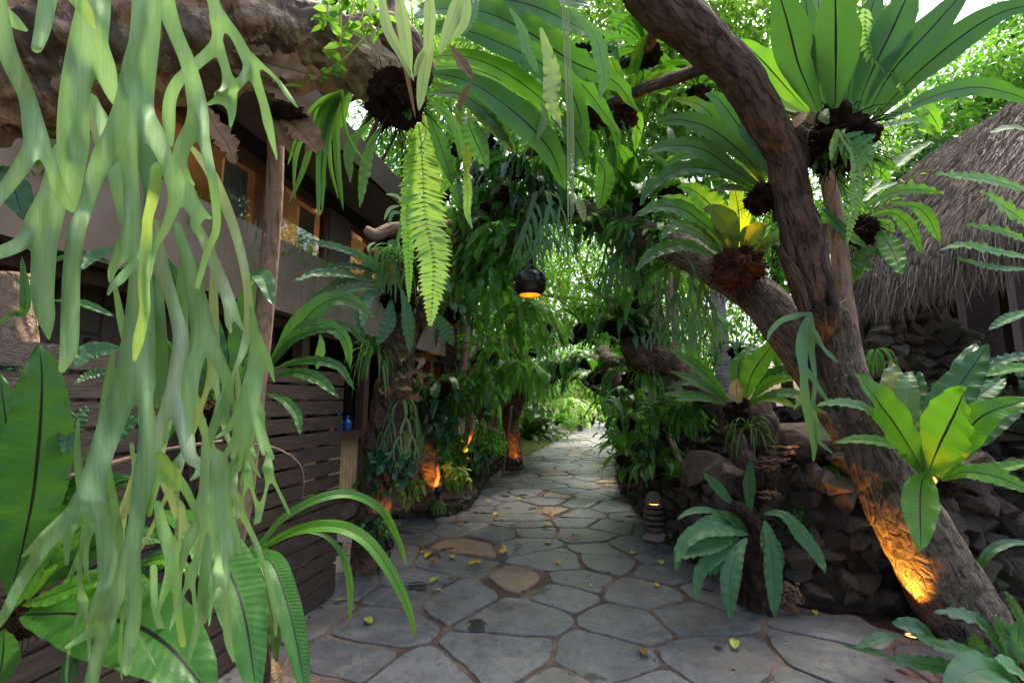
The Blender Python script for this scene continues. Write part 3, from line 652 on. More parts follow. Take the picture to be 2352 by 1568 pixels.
for s0, s1 in ((1.2, 2.1), (2.5, 3.5)):
    wdw = thing('window', None, None, H(s0, -3.5, 1.1)); wdw.parent = house; wdw.location = H(s0, -3.5, 1.1) - HB
    for q in ((s0, s1, 1.85, 1.93), (s0, s1, .95, 1.03), (s0, s0 + .08, 1.033, 1.847), (s1 - .08, s1, 1.033, 1.847)): hbox('frame', 'woodred', q[0], q[1], -3.547, -3.48, q[2], q[3], wdw)
    hbox('pane', 'dark', s0 + .08, s1 - .08, -3.547, -3.53, 1.033, 1.847, wdw)
for zz, s_ in ((2.62, 6.0), (2.6, 9.2)):
    mb = MB(); tube(mb, [(*H(s_, -3.04, zz), .02), (*H(s_ , -2.6, zz - .01), .02)], 10, .1); part('drain_pipe', mb, M['curtain'], house)
# bottles on the sill
for s, h, c, lab in ((5.3, .2, 'bluep', 'large clear blue water bottle on the porch sill'), (5.5, .16, 'bluep', 'second smaller blue bottle further along the porch sill'), (5.1, .1, 'redp', 'red plastic cup on the porch sill')):
    b = H(s, -3.3, 1.1); t = thing('bottle' if c == 'bluep' else 'cup', lab, 'bottle' if c == 'bluep' else 'cup', b); mb = MB()
    tube(mb, [(b.x, b.y, b.z + .003, .05), (b.x, b.y, b.z + h * .3, .056), (b.x, b.y, b.z + h * .7, .052), (b.x, b.y, b.z + h * .85, .03), (b.x, b.y, b.z + h, .02)], 16, .01, lump=0); part('body', mb, M[c], t)
    if c == 'bluep': mb = MB(); tube(mb, [(b.x, b.y, b.z + h, .024), (b.x, b.y, b.z + h + .03, .024)], 12, .02); part('cap', mb, M[c], t)
# slatted fence
fb = H(3.39, -2.075, 0); fence = thing('slat_fence', 'dark brown wooden fence of horizontal slats beside the path on the left', 'fence', fb)
for k in range(15):
    z0 = .03 + k * .1135; h = .094 if k % 3 else .1
    for s0, s1 in ((-1.2, .72), (.73, 2.0), (2.01, 3.39)):
        mb = MB(); mb.box((s0, -2.1 + R(-.003, .003), z0 + R(-.004, .004)), (s1, -2.075 + R(-.003, .003), z0 + h), lambda p: H(p.x, p.y, p.z)); part('slat', mb, M['wood'], fence, False)
for s in (-.4, .72, 2.0, 3.2):
    mb = MB(); mb.box((s, -2.17, 0), (s + .07, -2.104, 1.72), lambda p: H(p.x, p.y, p.z)); part('post', mb, M['woodbrown'], fence, False)
# ------------------------------------------------------------------ thatched hut on the right
hut = thing('thatched_hut', 'thatched hut with shaggy grey roof and dark timber walls on the right', 'hut', (4.2, 5.2, 0))
# roof surface: eave line and a line higher up, real 3-D positions
E = [P(1925, 560, 8.6), P(1950, 600, 7.4), P(1962, 640, 6.3), P(1990, 648, 5.4), P(2060, 640, 4.9), P(2160, 600, 4.55), P(2270, 560, 4.2), P(2400, 510, 3.9), P(2600, 430, 3.6)]
U = [P(2330, 250, 10.5), P(2345, 245, 9.8), P(2370, 235, 9.2), P(2420, 190, 8.6), P(2480, 130, 8.2), P(2560, 60, 7.8), P(2650, -10, 7.4), P(2750, -90, 7.0), P(2900, -180, 6.6)]
Es = [Vector(q) for q in cr(E, 60)]; Us = [Vector(q) for q in cr(U, 60)]
def rf(a, b):
    a = max(0, min(.9999, a)) * 59; i = int(a); f = a - i; e = Es[i].lerp(Es[i + 1], f); u = Us[i].lerp(Us[i + 1], f); p = e.lerp(u, b); p.z += .35 * sin(pi * min(1, b)) ; return p
mb = MB()
for i in range(60):
    for j in range(13): mb.v.append(tuple(rf(i / 59, j / 12) - Vector((0, 0, .1)))); mb.uv.append((i, j))
mb.f = [(i * 13 + j, i * 13 + j + 1, i * 13 + 14 + j, i * 13 + 13 + j) for i in range(59) for j in range(12)]
part('roof', mb, M['hutwood'], hut); mb = MB()
for k in range(26000):
    a = R(0, 1); b = R(-.02, 1) if k % 5 else R(-.02, .04); p = rf(a, max(0, b)); q = rf(a + R(-.02, .02), max(0, b) - .05 if b > .05 else 0)
    dn = (rf(a, 0) - rf(a, .12)).normalized(); ln = R(.16, .45) if b > .05 else R(.15, .5)
    d = dn + Vector((R(-.22, .22), R(-.22, .22), R(-.12, .12)))
    if b < .06: d = d * .45 + Vector((R(-.14, .14), R(-.14, .14), -.85))
    d.normalize(); w = R(.0025, .007); s = d.cross(Vector((R(-.4, .4), -1, R(0, .5)))).normalized() * w; n_ = Vector((0, 0, R(-.02, .07)))
    p0 = p + n_; p1 = p0 + d * ln * .55; p2 = p0 + d * ln + Vector((0, 0, -.25 * ln if b < .06 else -.02)) + Vector((R(-.05, .05), R(-.05, .05), 0)) * (2 if b < .06 else 1)
    mb.add([p0 - s, p0 + s, p1 - s, p1 + s, p2], [(0, 1, 3, 2), (2, 3, 4)])
part('thatch', mb, M['thatch'], hut, False); mb = MB()
def wl(x, t, z0, z1, x2, t2):
    a, b = P(x, 800, t), P(x2, 800, t2); d = (b - a); d.z = 0; nn = Vector((-d.y, d.x, 0)).normalized() * .1
    V = [Vector((q.x, q.y, z)) for z in (z0, z1) for q in (a, b, b + nn, a + nn)]
    mb.add(V, [(0, 1, 5, 4), (1, 2, 6, 5), (2, 3, 7, 6), (3, 0, 4, 7), (4, 5, 6, 7), (0, 3, 2, 1)])
wl(1975, 7.4, 0, 3.4, 2050, 5.9); wl(2050, 5.9, 0, 3.4, 2700, 5.0); part('wall', mb, M['hutwood'], hut, False); mb = MB()
for x, t_ in ((1990, 6.6), (2080, 5.7), (2210, 5.5), (2330, 5.3)):
    a = P(x, 800, t_); mb.box((a.x - .05, a.y - .05, 0), (a.x + .05, a.y + .05, 3.3))
part('post', mb, M['woodbrown'], hut, False)
# ------------------------------------------------------------------ hero ferns traced frond by frond, each at its own distance
def fr(t_, r, t0, t1, pts, hw, mat, root=None, **k):
    """one frond: pts in region pixels from base to tip, distance t0 -> t1 (bowed), hw in region pixels"""
    n = len(pts); mx = []
    for i, p in enumerate(pts):
        rr, x, y = (r, *p) if len(p) == 2 else p
        s = i / (n - 1); tt = t0 + (t1 - t0) * s; mx.append((P(*D(rr, x, y), tt)))
    w = hw * REG[r][2] * (t0 + t1) / 2 / FPX
    mb = MB(); frond(mb, mx, w, **k); return part('frond', mb, M[mat], t_)
def plant(name, label, cat, c, fr_list, ball_=None, group=None):
    r, x, y, t0 = c; b = Z(r, x, y, t0); t_ = thing(name, label, cat, b, group)
    for f in fr_list:
        k = f[6] if len(f) > 6 else {}
        fr(t_, *f[:6], **k)
    if ball_:
        br, bx_, by_, bt, brad, *rest = ball_; part('root_ball', rootball(Z(br, bx_, by_, bt), brad, *( [rest[0]] if rest else [])), M[rest[1] if len(rest) > 1 else 'root'], t_)
    return t_
dw = dict(wave=.10, nw=5); wv = dict(wave=.22, nw=9, jag=.04); vw = dict(wave=.34, nw=11, jag=.08)
fl = dict(wave=.06, nw=4, fold=.1)
A_ = 'nest_under'
plant('bird_nest_fern', 'huge bird nest fern with upright fronds and black midribs above the thatched roof', 'fern', (7, 1270, 760, 2.5), [
 (7, 2.4, 2.2, [(1170, 640), (1060, 380), (1000, 150), (920, -120)], 105, A_, fl), (7, 2.5, 2.5, [(1215, 610), (1165, 400), (1120, 180), (1090, -60)], 62, A_, fl),
 (7, 2.38, 2.1, [(1265, 620), (1270, 300), (1265, -130)], 122, A_, fl), (7, 2.45, 2.4, [(1330, 620), (1370, 350), (1440, 150), (1520, -90)], 85, A_, fl),
 (7, 2.4, 2.2, [(1380, 650), (1480, 400), (1600, 150), (1730, -140)], 112, A_, fl), (7, 2.38, 2.1, [(1430, 680), (1600, 400), (1800, 180), (2050, -100)], 105, A_, fl),
 (7, 2.4, 2.0, [(1480, 690), (1720, 430), (2000, 200), (2220, 70), (2450, 20)], 100, A_, fl), (7, 2.45, 2.3, [(1540, 690), (1800, 560), (2050, 500), (2250, 530), (2450, 600)], 62, 'nest', dw),
 (7, 2.45, 2.5, [(1110, 640), (960, 470), (850, 350), (720, 220)], 75, 'nest_bright', dw), (7, 2.5, 2.7, [(1500, 740), (1650, 700), (1760, 700), (1870, 800)], 34, 'nest_bright', wv),
 (7, 2.6, 2.8, [(1560, 700), (1700, 610), (1800, 640), (1870, 760)], 55, 'nest_bright', wv), (7, 2.5, 2.7, [(1120, 650), (980, 560), (860, 430)], 50, 'nest', dw),
 (7, 2.5, 2.4, [(1460, 880), (1540, 930), (1640, 980)], 28, 'nest_bright', wv), (7, 2.65, 2.9, [(1300, 600), (1220, 350), (1180, 100), (1160, -100)], 70, 'nest', fl),
 (7, 2.65, 2.9, [(1400, 650), (1560, 300), (1640, 60), (1700, -80)], 80, 'nest', fl), (7, 2.7, 3.0, [(1050, 640), (930, 560), (800, 450)], 50, 'nest_bright', dw),
 (7, 2.4, 2.3, [(1220, 620), (1200, 660), (1225, 710)], 30, 'nest_olive', fl), (7, 2.5, 2.45, [(1100, 640), (1070, 670), (1035, 730)], 32, 'dry', fl)],
 (7, 1275, 800, 2.55, .19, 170))
plant('bird_nest_fern', 'fern arching left from a small black root clump on the right tree', 'fern', (7, 860, 1100, 2.75), [
 (7, 2.7, 2.6, [(860, 1050), (760, 900), (560, 740), (380, 685), (240, 705)], 66, 'nest_under', dw), (7, 2.7, 2.5, [(840, 1060), (700, 980), (500, 850), (300, 835), (180, 880)], 62, 'nest_under', dw),
 (7, 2.72, 2.6, [(820, 1090), (640, 990), (420, 960), (220, 1060), (150, 1180)], 52, 'nest', wv), (7, 2.75, 2.9, [(870, 1030), (820, 880), (700, 700), (600, 570), (520, 535)], 66, 'nest', dw),
 (7, 2.72, 2.7, [(800, 1095), (680, 1070), (540, 1095)], 24, 'nest_olive', dw), (7, 2.7, 2.8, [(880, 1010), (850, 890), (770, 780), (740, 650)], 48, 'nest_under', fl),
 (7, 2.8, 3.1, [(850, 1050), (720, 880), (520, 620), (330, 560)], 50, 'nest_bright', wv), (7, 2.8, 3.0, [(840, 1080), (600, 930), (420, 880), (280, 960)], 46, 'nest_bright', wv)],
 (7, 860, 1130, 2.7, .105, 110))
plant('bird_nest_fern', 'bird nest fern with orange lit fronds sitting on the arching limb', 'fern', (7, 710, 1480, 3.15), [
 (7, 3.1, 2.9, [(660, 1450), (540, 1300), (400, 1200), (250, 1180), (120, 1240)], 56, 'nest', wv), (7, 3.1, 3.0, [(690, 1450), (650, 1300), (580, 1220), (515, 1190)], 78, 'nest_olive', dw),
 (7, 3.15, 3.2, [(725, 1440), (715, 1220), (690, 1060)], 62, 'nest_bright', fl), (7, 3.1, 3.0, [(745, 1450), (800, 1340), (880, 1280)], 72, 'nest_olive', dw),
 (7, 3.1, 3.0, [(770, 1470), (850, 1400), (945, 1370)], 44, 'nest_olive', dw), (7, 3.1, 2.9, [(640, 1470), (500, 1340), (360, 1290), (265, 1370)], 46, 'nest', wv),
 (7, 3.1, 2.9, [(610, 1480), (420, 1400), (240, 1440), (120, 1550)], 46, 'nest', wv), (7, 3.2, 3.3, [(700, 1400), (600, 1220), (460, 1090), (360, 1060)], 66, 'nest_bright', wv),
 (7, 3.1, 3.0, [(800, 1460), (920, 1350), (975, 1430)], 36, 'nest_blue', wv), (7, 3.25, 3.5, [(680, 1400), (560, 1260), (420, 1160), (260, 1120)], 50, 'nest_bright', wv)],
 (7, 705, 1530, 3.12, .17, 170, 'rootred'))
plant('bird_nest_fern', 'large bird nest fern at the mottled limb end, fronds sweeping right across the top', 'fern', (4, 880, 300, 2.1), [
 (4, 2.0, 2.6, [(830, 120), (1000, 60), (1300, 80), (1600, 220), (1900, 420), (2200, 560), (2360, 770)], 115, 'nest', wv), (4, 2.0, 2.3, [(860, 190), (1100, 190), (1400, 290), (1700, 440), (1880, 600), (1960, 800), (2010, 1090)], 100, 'nest', dw),
 (4, 2.05, 2.4, [(900, 390), (1150, 385), (1400, 470), (1650, 640), (1800, 800), (1900, 1000)], 82, 'nest_bright', dw), (4, 1.98, 2.2, [(950, 500), (1200, 560), (1500, 760), (1750, 1020), (1860, 1300)], 115, 'nest', dw),
 (4, 2.0, 2.3, [(940, 640), (1150, 650), (1350, 800), (1520, 1030)], 70, 'nest', dw), (4, 2.05, 2.2, [(900, 720), (970, 900), (1040, 1100), (1090, 1270)], 58, 'nest_dark', vw),
 (4, 2.1, 2.2, [(940, 700), (1060, 790), (1130, 940), (1140, 1100)], 38, 'nest_blue', wv), (4, 2.1, 2.7, [(900, 80), (1200, -20), (1600, 30), (1900, 160), (2090, 260)], 108, 'nest', wv),
 (4, 2.2, 2.1, [(1190, 760), (1210, 880), (1330, 1150)], 82, 'nest_bright', wv), (4, 1.9, 1.8, [(1690, 190), (1740, 370), (1770, 550), (1760, 680), (1830, 870)], 62, 'nest_pale', vw),
 (4, 2.0, 1.95, [(1480, 60), (1560, 200), (1600, 350), (1680, 520)], 42, 'nest_blue', vw), (4, 2.0, 2.0, [(1900, 60), (2060, 240), (2110, 430), (2120, 560), (2090, 700)], 52, 'nest_blue', vw),
 (4, 2.0, 1.95, [(1260, -20), (1230, 80), (1160, 250)], 42, 'nest_blue', wv), (4, 2.1, 2.8, [(860, 60), (1250, -80), (1700, -60), (2050, 40)], 112, 'nest_dark', dw),
 (4, 2.1, 2.6, [(870, 230), (1200, 200), (1600, 330), (1950, 560), (2250, 950)], 88, 'nest', wv), (4, 2.15, 2.5, [(930, 450), (1250, 480), (1500, 620), (1640, 900)], 75, 'nest_bright', wv),
 (4, 2.1, 2.3, [(940, 560), (1200, 690), (1400, 900), (1500, 1050)], 62, 'nest_olive', wv), (4, 2.2, 2.4, [(1100, 760), (1170, 900), (1190, 1200)], 50, 'nest_olive', wv),
 (4, 2.1, 2.1, [(1690, 700), (1720, 800), (1660, 970)], 30, 'nest_pale', wv), (4, 2.1, 2.2, [(1760, 800), (1900, 900), (2000, 1100)], 88, 'nest', wv),
 (4, 2.3, 2.5, [(2080, 1080), (2130, 1200), (2090, 1430)], 75, 'nest', wv), (4, 2.0, 1.9, [(1070, 310), (1150, 430), (1240, 555)], 38, 'dry', dw), (4, 1.9, 1.9, [(1215, 560), (1160, 660), (1128, 765)], 28, 'dry', wv),
 (4, 2.0, 1.95, [(740, 530), (740, 650), (795, 825)], 60, 'nest', dw)], (4, 700, 680, 2.0, .13, 170))
plant('strap_fern', 'pale drooping strap leaves hanging in front of the limb end at the top', 'fern', (4, 900, 0, 1.8), [
 (4, 1.75, 1.7, [(600, -60), (640, 190), (740, 380), (825, 555)], 38, 'straplite', dict(prof='strap', wave=.02)), (4, 1.72, 1.7, [(715, -60), (760, 230), (800, 510)], 46, 'straplite', dict(prof='strap', wave=.02)),
 (4, 1.7, 1.68, [(930, -60), (930, 180), (910, 400)], 42, 'straplite', dict(prof='strap', wave=.02)), (4, 1.75, 1.72, [(940, 250), (900, 450), (858, 760)], 44, 'straplite', dict(prof='strap', wave=.02)),
 (4, 1.7, 1.65, [(1160, -80), (1080, 150), (1000, 375)], 46, 'straplite', dict(prof='strap', wave=.02)), (4, 1.75, 1.7, [(1190, -60), (1170, 150), (1070, 290)], 34, 'straplite', dict(prof='strap', wave=.02)),
 (4, 1.7, 1.7, [(900, 330), (850, 440), (830, 530)], 22, 'straplite', dict(prof='strap', wave=.02)), (4, 1.8, 1.8, [(700, 180), (770, 480), (835, 810)], 16, 'dry', dict(prof='strap')), (4, 1.8, 1.8, [(520, -40), (530, 40), (510, 110)], 26, 'straplite', dict(prof='strap'))])
sp_ = dict(prof='strap', wave=.03, fold=.2)
plant('strap_fern', 'bundle of dark green straps hanging below the mottled limb beside the roof edge', 'fern', (4, 390, 590, 2.3), [
 (4, 2.3, 2.1, [(380, 590), (230, 690), (150, 900), (60, 1180), (-30, 1390)], 22, 'strap', sp_), (4, 2.3, 2.1, [(390, 590), (270, 700), (190, 950), (168, 1490)], 26, 'strap', sp_), (4, 2.3, 2.1, [(400, 600), (290, 720), (215, 1000), (195, 1470)], 22, 'strap', sp_),
 (4, 2.3, 2.15, [(400, 600), (300, 700), (190, 1060), (225, 1290)], 20, 'strap', sp_), (4, 2.3, 2.15, [(390, 600), (300, 800), (300, 1100), (340, 1440)], 24, 'strap', sp_), (4, 2.25, 2.2, [(330, 580), (350, 850), (400, 990), (520, 1150)], 14, 'strap', sp_),
 (4, 2.3, 2.2, [(380, 600), (200, 720), (100, 860), (20, 1050), (0, 1300)], 20, 'strap', sp_), (4, 2.3, 2.2, [(370, 600), (180, 700), (60, 860), (-40, 1130)], 18, 'strap', sp_), (4, 2.35, 2.3, [(400, 600), (260, 760), (250, 1100), (310, 1370)], 16, 'strap', sp_),
 (4, 2.4, 2.3, [(540, 830), (430, 930), (380, 1060), (390, 1250)], 38, 'nest_blue', wv), (4, 2.4, 2.3, [(625, 850), (550, 950), (490, 1150), (455, 1420)], 40, 'nest_blue', vw), (4, 2.45, 2.5, [(400, 640), (330, 760), (300, 900)], 44, 'nest', dw)])
plant('bird_nest_fern', 'glossy bright fern rooted on the leaning trunk at the right edge', 'fern', (8, 1830, 1530, 2.35), [
 (8, 2.35, 2.0, [(1780, 1500), (1650, 1270), (1500, 1060), (1375, 915)], 112, 'nest_bright', dw), (8, 2.35, 2.2, [(1740, 1450), (1700, 1360), (1560, 1310), (1400, 1290), (1250, 1310)], 38, 'nest_bright', wv),
 (8, 2.33, 1.95, [(1790, 1500), (1880, 1280), (1960, 1120), (2015, 990)], 138, 'nest_bright', dw), (8, 2.4, 2.4, [(1790, 1420), (1850, 1170), (2000, 950), (2140, 745)], 98, 'nest_dark', wv),
 (8, 2.4, 2.6, [(1730, 1430), (1650, 1130), (1600, 950), (1590, 850)], 88, 'nest_pale', wv), (8, 2.3, 2.1, [(1580, 1270), (1450, 1120), (1300, 1080), (1155, 1095)], 38, 'nest_bright', wv),
 (8, 2.38, 2.1, [(1860, 1510), (1960, 1320), (2120, 1150), (2400, 1050)], 95, 'nest_bright', dw), (8, 2.4, 2.3, [(1860, 1510), (1960, 1380), (2100, 1260), (2250, 1150), (2400, 1060)], 62, 'nest_dark', wv),
 (8, 2.35, 2.1, [(1870, 1520), (2000, 1475), (2180, 1500), (2420, 1600)], 56, 'nest_bright', wv), (8, 2.4, 2.3, [(1860, 1500), (2100, 1470), (2420, 1410)], 40, 'nest_bright', wv),
 (9, 2.3, 2.0, [(1790, 370), (1760, 430), (1750, 600), (1755, 815)], 86, 'nest_bright', dw), (8, 2.42, 2.6, [(1770, 1400), (1720, 1150), (1750, 900)], 66, 'nest_dark', wv),
 (8, 2.42, 2.5, [(1960, 1250), (2060, 1060), (2240, 940)], 66, 'nest_dark', wv), (8, 2.42, 2.6, [(1950, 1100), (2000, 900), (2070, 740)], 60, 'nest_dark', dw), (8, 2.4, 2.5, [(1700, 1250), (1670, 1000), (1700, 900)], 60, 'nest_pale', wv)],
 (9, 1860, 430, 2.42, .08, 60))
plant('bird_nest_fern', 'bird nest fern with one dry yellow frond growing on the branch end above the stump', 'fern', (8, 720, 1100, 3.7), [
 (8, 3.65, 3.6, [(720, 1090), (700, 1000), (710, 945)], 42, 'drypale', wv), (8, 3.7, 3.8, [(715, 1060), (715, 880), (765, 780)], 52, 'nest_bright', dw), (8, 3.7, 3.5, [(750, 1060), (800, 900), (935, 715)], 66, 'nest_bright', dw),
 (8, 3.75, 3.8, [(740, 1040), (810, 860), (900, 750)], 46, 'nest_pale', wv), (8, 3.7, 3.4, [(660, 1070), (560, 950), (440, 850), (320, 780)], 42, 'nest_bright', dw), (8, 3.7, 3.3, [(650, 1080), (500, 970), (320, 900)], 34, 'nest', dw),
 (8, 3.7, 3.3, [(640, 1085), (480, 1040), (280, 1030)], 30, 'nest', dw), (8, 3.7, 3.3, [(640, 1095), (500, 1055), (340, 1065)], 26, 'nest_bright', dw), (8, 3.7, 3.4, [(780, 1070), (900, 960), (1070, 935)], 34, 'nest_bright', wv),
 (8, 3.65, 3.2, [(780, 1080), (950, 1025), (1210, 1060)], 32, 'nest_blue', wv), (8, 3.75, 3.5, [(790, 1060), (910, 920), (1075, 870)], 40, 'nest_dark', wv), (8, 3.8, 4.0, [(720, 1000), (745, 850), (800, 735)], 46, 'nest', wv),
 (8, 3.65, 3.3, [(770, 1090), (900, 1050), (1050, 1110)], 26, 'nest_bright', dw), (8, 3.8, 3.7, [(680, 1080), (560, 1010), (440, 960), (300, 1000)], 30, 'nest_olive', dw)], (8, 730, 1140, 3.7, .13, 120))
plant('bird_nest_fern', 'blue green bird nest fern drooping around the broken topped stump beside the path', 'fern', (9, 790, 660, 3.25), [
 (9, 3.2, 2.9, [(770, 720), (650, 700), (500, 700), (390, 790), (355, 940)], 50, 'nest_blue', wv), (9, 3.15, 2.85, [(760, 740), (700, 840), (665, 1000), (670, 1215)], 56, 'nest_blue', wv), (9, 3.15, 2.9, [(740, 780), (600, 840), (500, 930), (470, 1100)], 42, 'nest_blue', wv),
 (9, 3.1, 2.9, [(865, 640), (900, 800), (915, 1000), (920, 1200)], 48, 'nest_blue', wv), (9, 3.2, 2.9, [(860, 600), (970, 610), (1080, 730), (1170, 850), (1212, 940)], 44, 'nest_blue', wv), (9, 3.3, 3.3, [(700, 570), (600, 460), (510, 365)], 34, 'nest_blue', dw),
 (9, 3.3, 3.4, [(780, 620), (775, 450), (785, 290)], 34, 'nest', wv), (9, 3.3, 3.2, [(780, 720), (700, 650), (610, 590)], 42, 'nest_blue', dw), (9, 3.3, 3.1, [(660, 640), (560, 585), (440, 590), (362, 635)], 22, 'nest_blue', dw),
 (9, 3.2, 2.85, [(720, 740), (600, 770), (430, 820), (350, 870)], 52, 'nest_blue', wv), (9, 3.15, 3.0, [(870, 650), (890, 760), (965, 920)], 54, 'nest_blue', wv), (9, 3.2, 3.0, [(700, 780), (620, 840), (550, 960)], 42, 'nest_blue', wv),
 (9, 3.25, 3.1, [(740, 710), (600, 645), (450, 670)], 42, 'nest_blue', wv), (9, 3.3, 3.1, [(680, 770), (620, 760), (575, 850)], 40, 'nest_blue', wv), (9, 3.3, 3.2, [(620, 640), (600, 600), (575, 670)], 26, 'nest_bright', dw)])
plant('bird_nest_fern', 'dark green fern filling the bottom right corner at the foot of the leaning trunk', 'fern', (9, 2330, 1500, 2.2), [
 (9, 2.2, 2.1, [(2380, 1300), (2300, 1160), (2235, 1040)], 34, 'nest_dark', wv), (9, 2.2, 2.0, [(2280, 1480), (2180, 1330), (2050, 1200), (1830, 1160)], 54, 'nest_dark', wv), (9, 2.2, 2.05, [(2250, 1480), (2050, 1400), (1870, 1360), (1690, 1290)], 50, 'nest_dark', wv),
 (9, 2.2, 2.0, [(2250, 1540), (2000, 1500), (1800, 1465), (1555, 1430)], 56, 'nest_dark', wv), (9, 2.3, 2.2, [(1650, 1300), (1520, 1310), (1380, 1370)], 32, 'nest_dark', wv), (9, 2.3, 2.3, [(1850, 1340), (1740, 1260), (1590, 1225)], 56, 'nest_dark', dw),
 (9, 2.0, 1.8, [(2350, 1600), (2200, 1500), (2050, 1500), (1880, 1600)], 100, 'nest_blue', dw), (9, 2.1, 2.1, [(2380, 1480), (2310, 1340), (2330, 1200)], 54, 'nest_blue', wv), (9, 2.2, 2.2, [(2220, 1520), (2090, 1380), (2050, 1280)], 54, 'nest_dark', wv),
 (9, 2.0, 1.9, [(2400, 1580), (2300, 1500), (2190, 1450)], 80, 'nest_blue', dw), (9, 2.2, 2.1, [(2300, 1500), (2250, 1350), (2160, 1180)], 40, 'nest_dark', wv), (9, 2.3, 2.3, [(1640, 1440), (1500, 1400), (1310, 1355)], 16, 'nest', vw),
 (9, 2.2, 2.1, [(2300, 1480), (2270, 1300), (2200, 1200)], 36, 'nest_blue', wv)], (9, 2330, 1560, 2.25, .1, 40))
plant('oak_leaf_fern', 'bright fern with deeply waved fronds reaching in from the right edge under the thatch', 'fern', (7, 2420, 1200, 3.0), [
 (7, 3.0, 2.8, [(2450, 1120), (2200, 1040), (2000, 1010), (1840, 990)], 46, 'nest_bright', dict(jag=.35, nw=8, wave=.2)), (7, 3.0, 2.8, [(2450, 1330), (2240, 1190), (2100, 1090)], 48, 'nest_bright', dict(jag=.35, nw=6, wave=.2)),
 (7, 3.0, 2.8, [(2450, 1480), (2200, 1440), (2000, 1400), (1865, 1425)], 36, 'nest_bright', dict(jag=.4, nw=8, wave=.2)), (7, 3.0, 2.9, [(2450, 1420), (2250, 1330), (2010, 1280)], 30, 'nest_bright', dict(jag=.4, nw=7, wave=.2)),
 (7, 3.0, 2.8, [(2450, 770), (2280, 730), (2150, 760)], 34, 'nest_pale', dw), (7, 3.0, 2.9, [(2450, 1530), (2200, 1530), (1940, 1470)], 26, 'nest', dict(jag=.4, nw=8, wave=.2)), (8, 3.2, 3.2, [(2420, 540), (2250, 600), (2140, 665)], 32, 'nest_blue', wv),
 (8, 3.0, 3.0, [(2450, 800), (2250, 830), (2080, 920)], 34, 'nest_dark', dict(jag=.3, nw=6, wave=.2)), (8, 2.9, 2.9, [(2450, 870), (2280, 880), (2100, 930)], 34, 'nest_bright', wv), (9, 2.9, 2.9, [(2450, 780), (2250, 770), (2120, 850), (2070, 990)], 26, 'nest_dark', dw)])
plant('bird_nest_fern', 'bright lime bird nest fern hanging between the vertical trunk and the thatch', 'fern', (7, 1440, 1290, 3.1), [
 (7, 3.1, 2.9, [(1450, 1240), (1590, 1215), (1690, 1300), (1755, 1450)], 38, 'nest_bright', wv), (7, 3.1, 2.8, [(1480, 1290), (1580, 1410), (1645, 1570)], 56, 'nest_bright', wv), (7, 3.1, 3.0, [(1430, 1180), (1600, 1100), (1750, 1080), (1880, 1105)], 38, 'nest_bright', wv),
 (7, 3.0, 2.9, [(1580, 1160), (1720, 1180), (1800, 1250), (1862, 1385)], 36, 'nest_bright', wv), (7, 3.1, 3.0, [(1470, 1290), (1540, 1270), (1605, 1325)], 28, 'nest_bright', dw), (7, 3.1, 3.3, [(1450, 1100), (1560, 990), (1690, 880), (1820, 805)], 36, 'nest_pale', wv),
 (7, 3.1, 3.1, [(1360, 950), (1500, 965), (1575, 1040)], 44, 'nest_bright', wv), (7, 3.1, 3.0, [(1230, 1180), (1200, 1200), (1330, 1330), (1460, 1420)], 30, 'nest', wv), (7, 3.1, 3.0, [(1380, 1460), (1450, 1430), (1530, 1455)], 30, 'nest', wv),
 (7, 3.1, 3.0, [(1340, 1490), (1410, 1490), (1475, 1530)], 28, 'nest', wv), (7, 3.2, 3.1, [(1400, 1400), (1400, 1500), (1370, 1620)], 30, 'nest_bright', wv), (7, 3.2, 3.4, [(1430, 1150), (1500, 1080), (1620, 1040)], 34, 'nest_bright', wv),
 (7, 3.2, 3.2, [(1430, 1180), (1330, 1100), (1200, 1130)], 34, 'nest', wv)], (7, 1420, 1320, 3.15, .12, 90))
plant('bird_nest_fern', 'blue green fern with crinkled fronds reaching left over the balcony wall', 'fern', (5, 700, 650, 4.1), [
 (5, 4.1, 3.7, [(600, 570), (450, 470), (250, 400), (40, 360)], 30, 'nest_blue', vw), (5, 4.1, 3.6, [(560, 650), (350, 600), (150, 590), (-10, 650)], 34, 'nest_blue', vw), (5, 4.1, 3.6, [(620, 690), (400, 700), (150, 800), (-10, 930)], 32, 'nest_blue', vw),
 (5, 4.05, 3.9, [(670, 770), (650, 930), (570, 1090)], 52, 'nest_blue', wv), (5, 4.0, 3.9, [(740, 700), (775, 850), (790, 1000), (795, 1140)], 46, 'nest_blue', vw), (5, 4.1, 3.8, [(600, 690), (500, 800), (470, 970)], 40, 'nest_blue', wv),
 (5, 4.1, 3.9, [(720, 550), (690, 420), (640, 380)], 52, 'nest_blue', wv), (5, 4.1, 3.9, [(620, 600), (520, 520), (410, 420)], 34, 'nest_blue', vw), (5, 4.2, 4.3, [(960, 860), (1030, 960), (1095, 1090)], 52, 'nest_blue', wv),
 (5, 4.1, 3.8, [(640, 690), (500, 740), (440, 900), (490, 1040)], 34, 'nest_blue', vw), (5, 4.15, 3.8, [(590, 640), (350, 650), (120, 760)], 28, 'nest_dark', vw), (5, 4.2, 4.1, [(900, 600), (1000, 640), (1080, 720)], 50, 'nest_blue', wv),
 (5, 4.15, 3.9, [(600, 600), (400, 540), (200, 560)], 26, 'nest_dark', vw)], (5, 720, 760, 4.2, .16, 120))
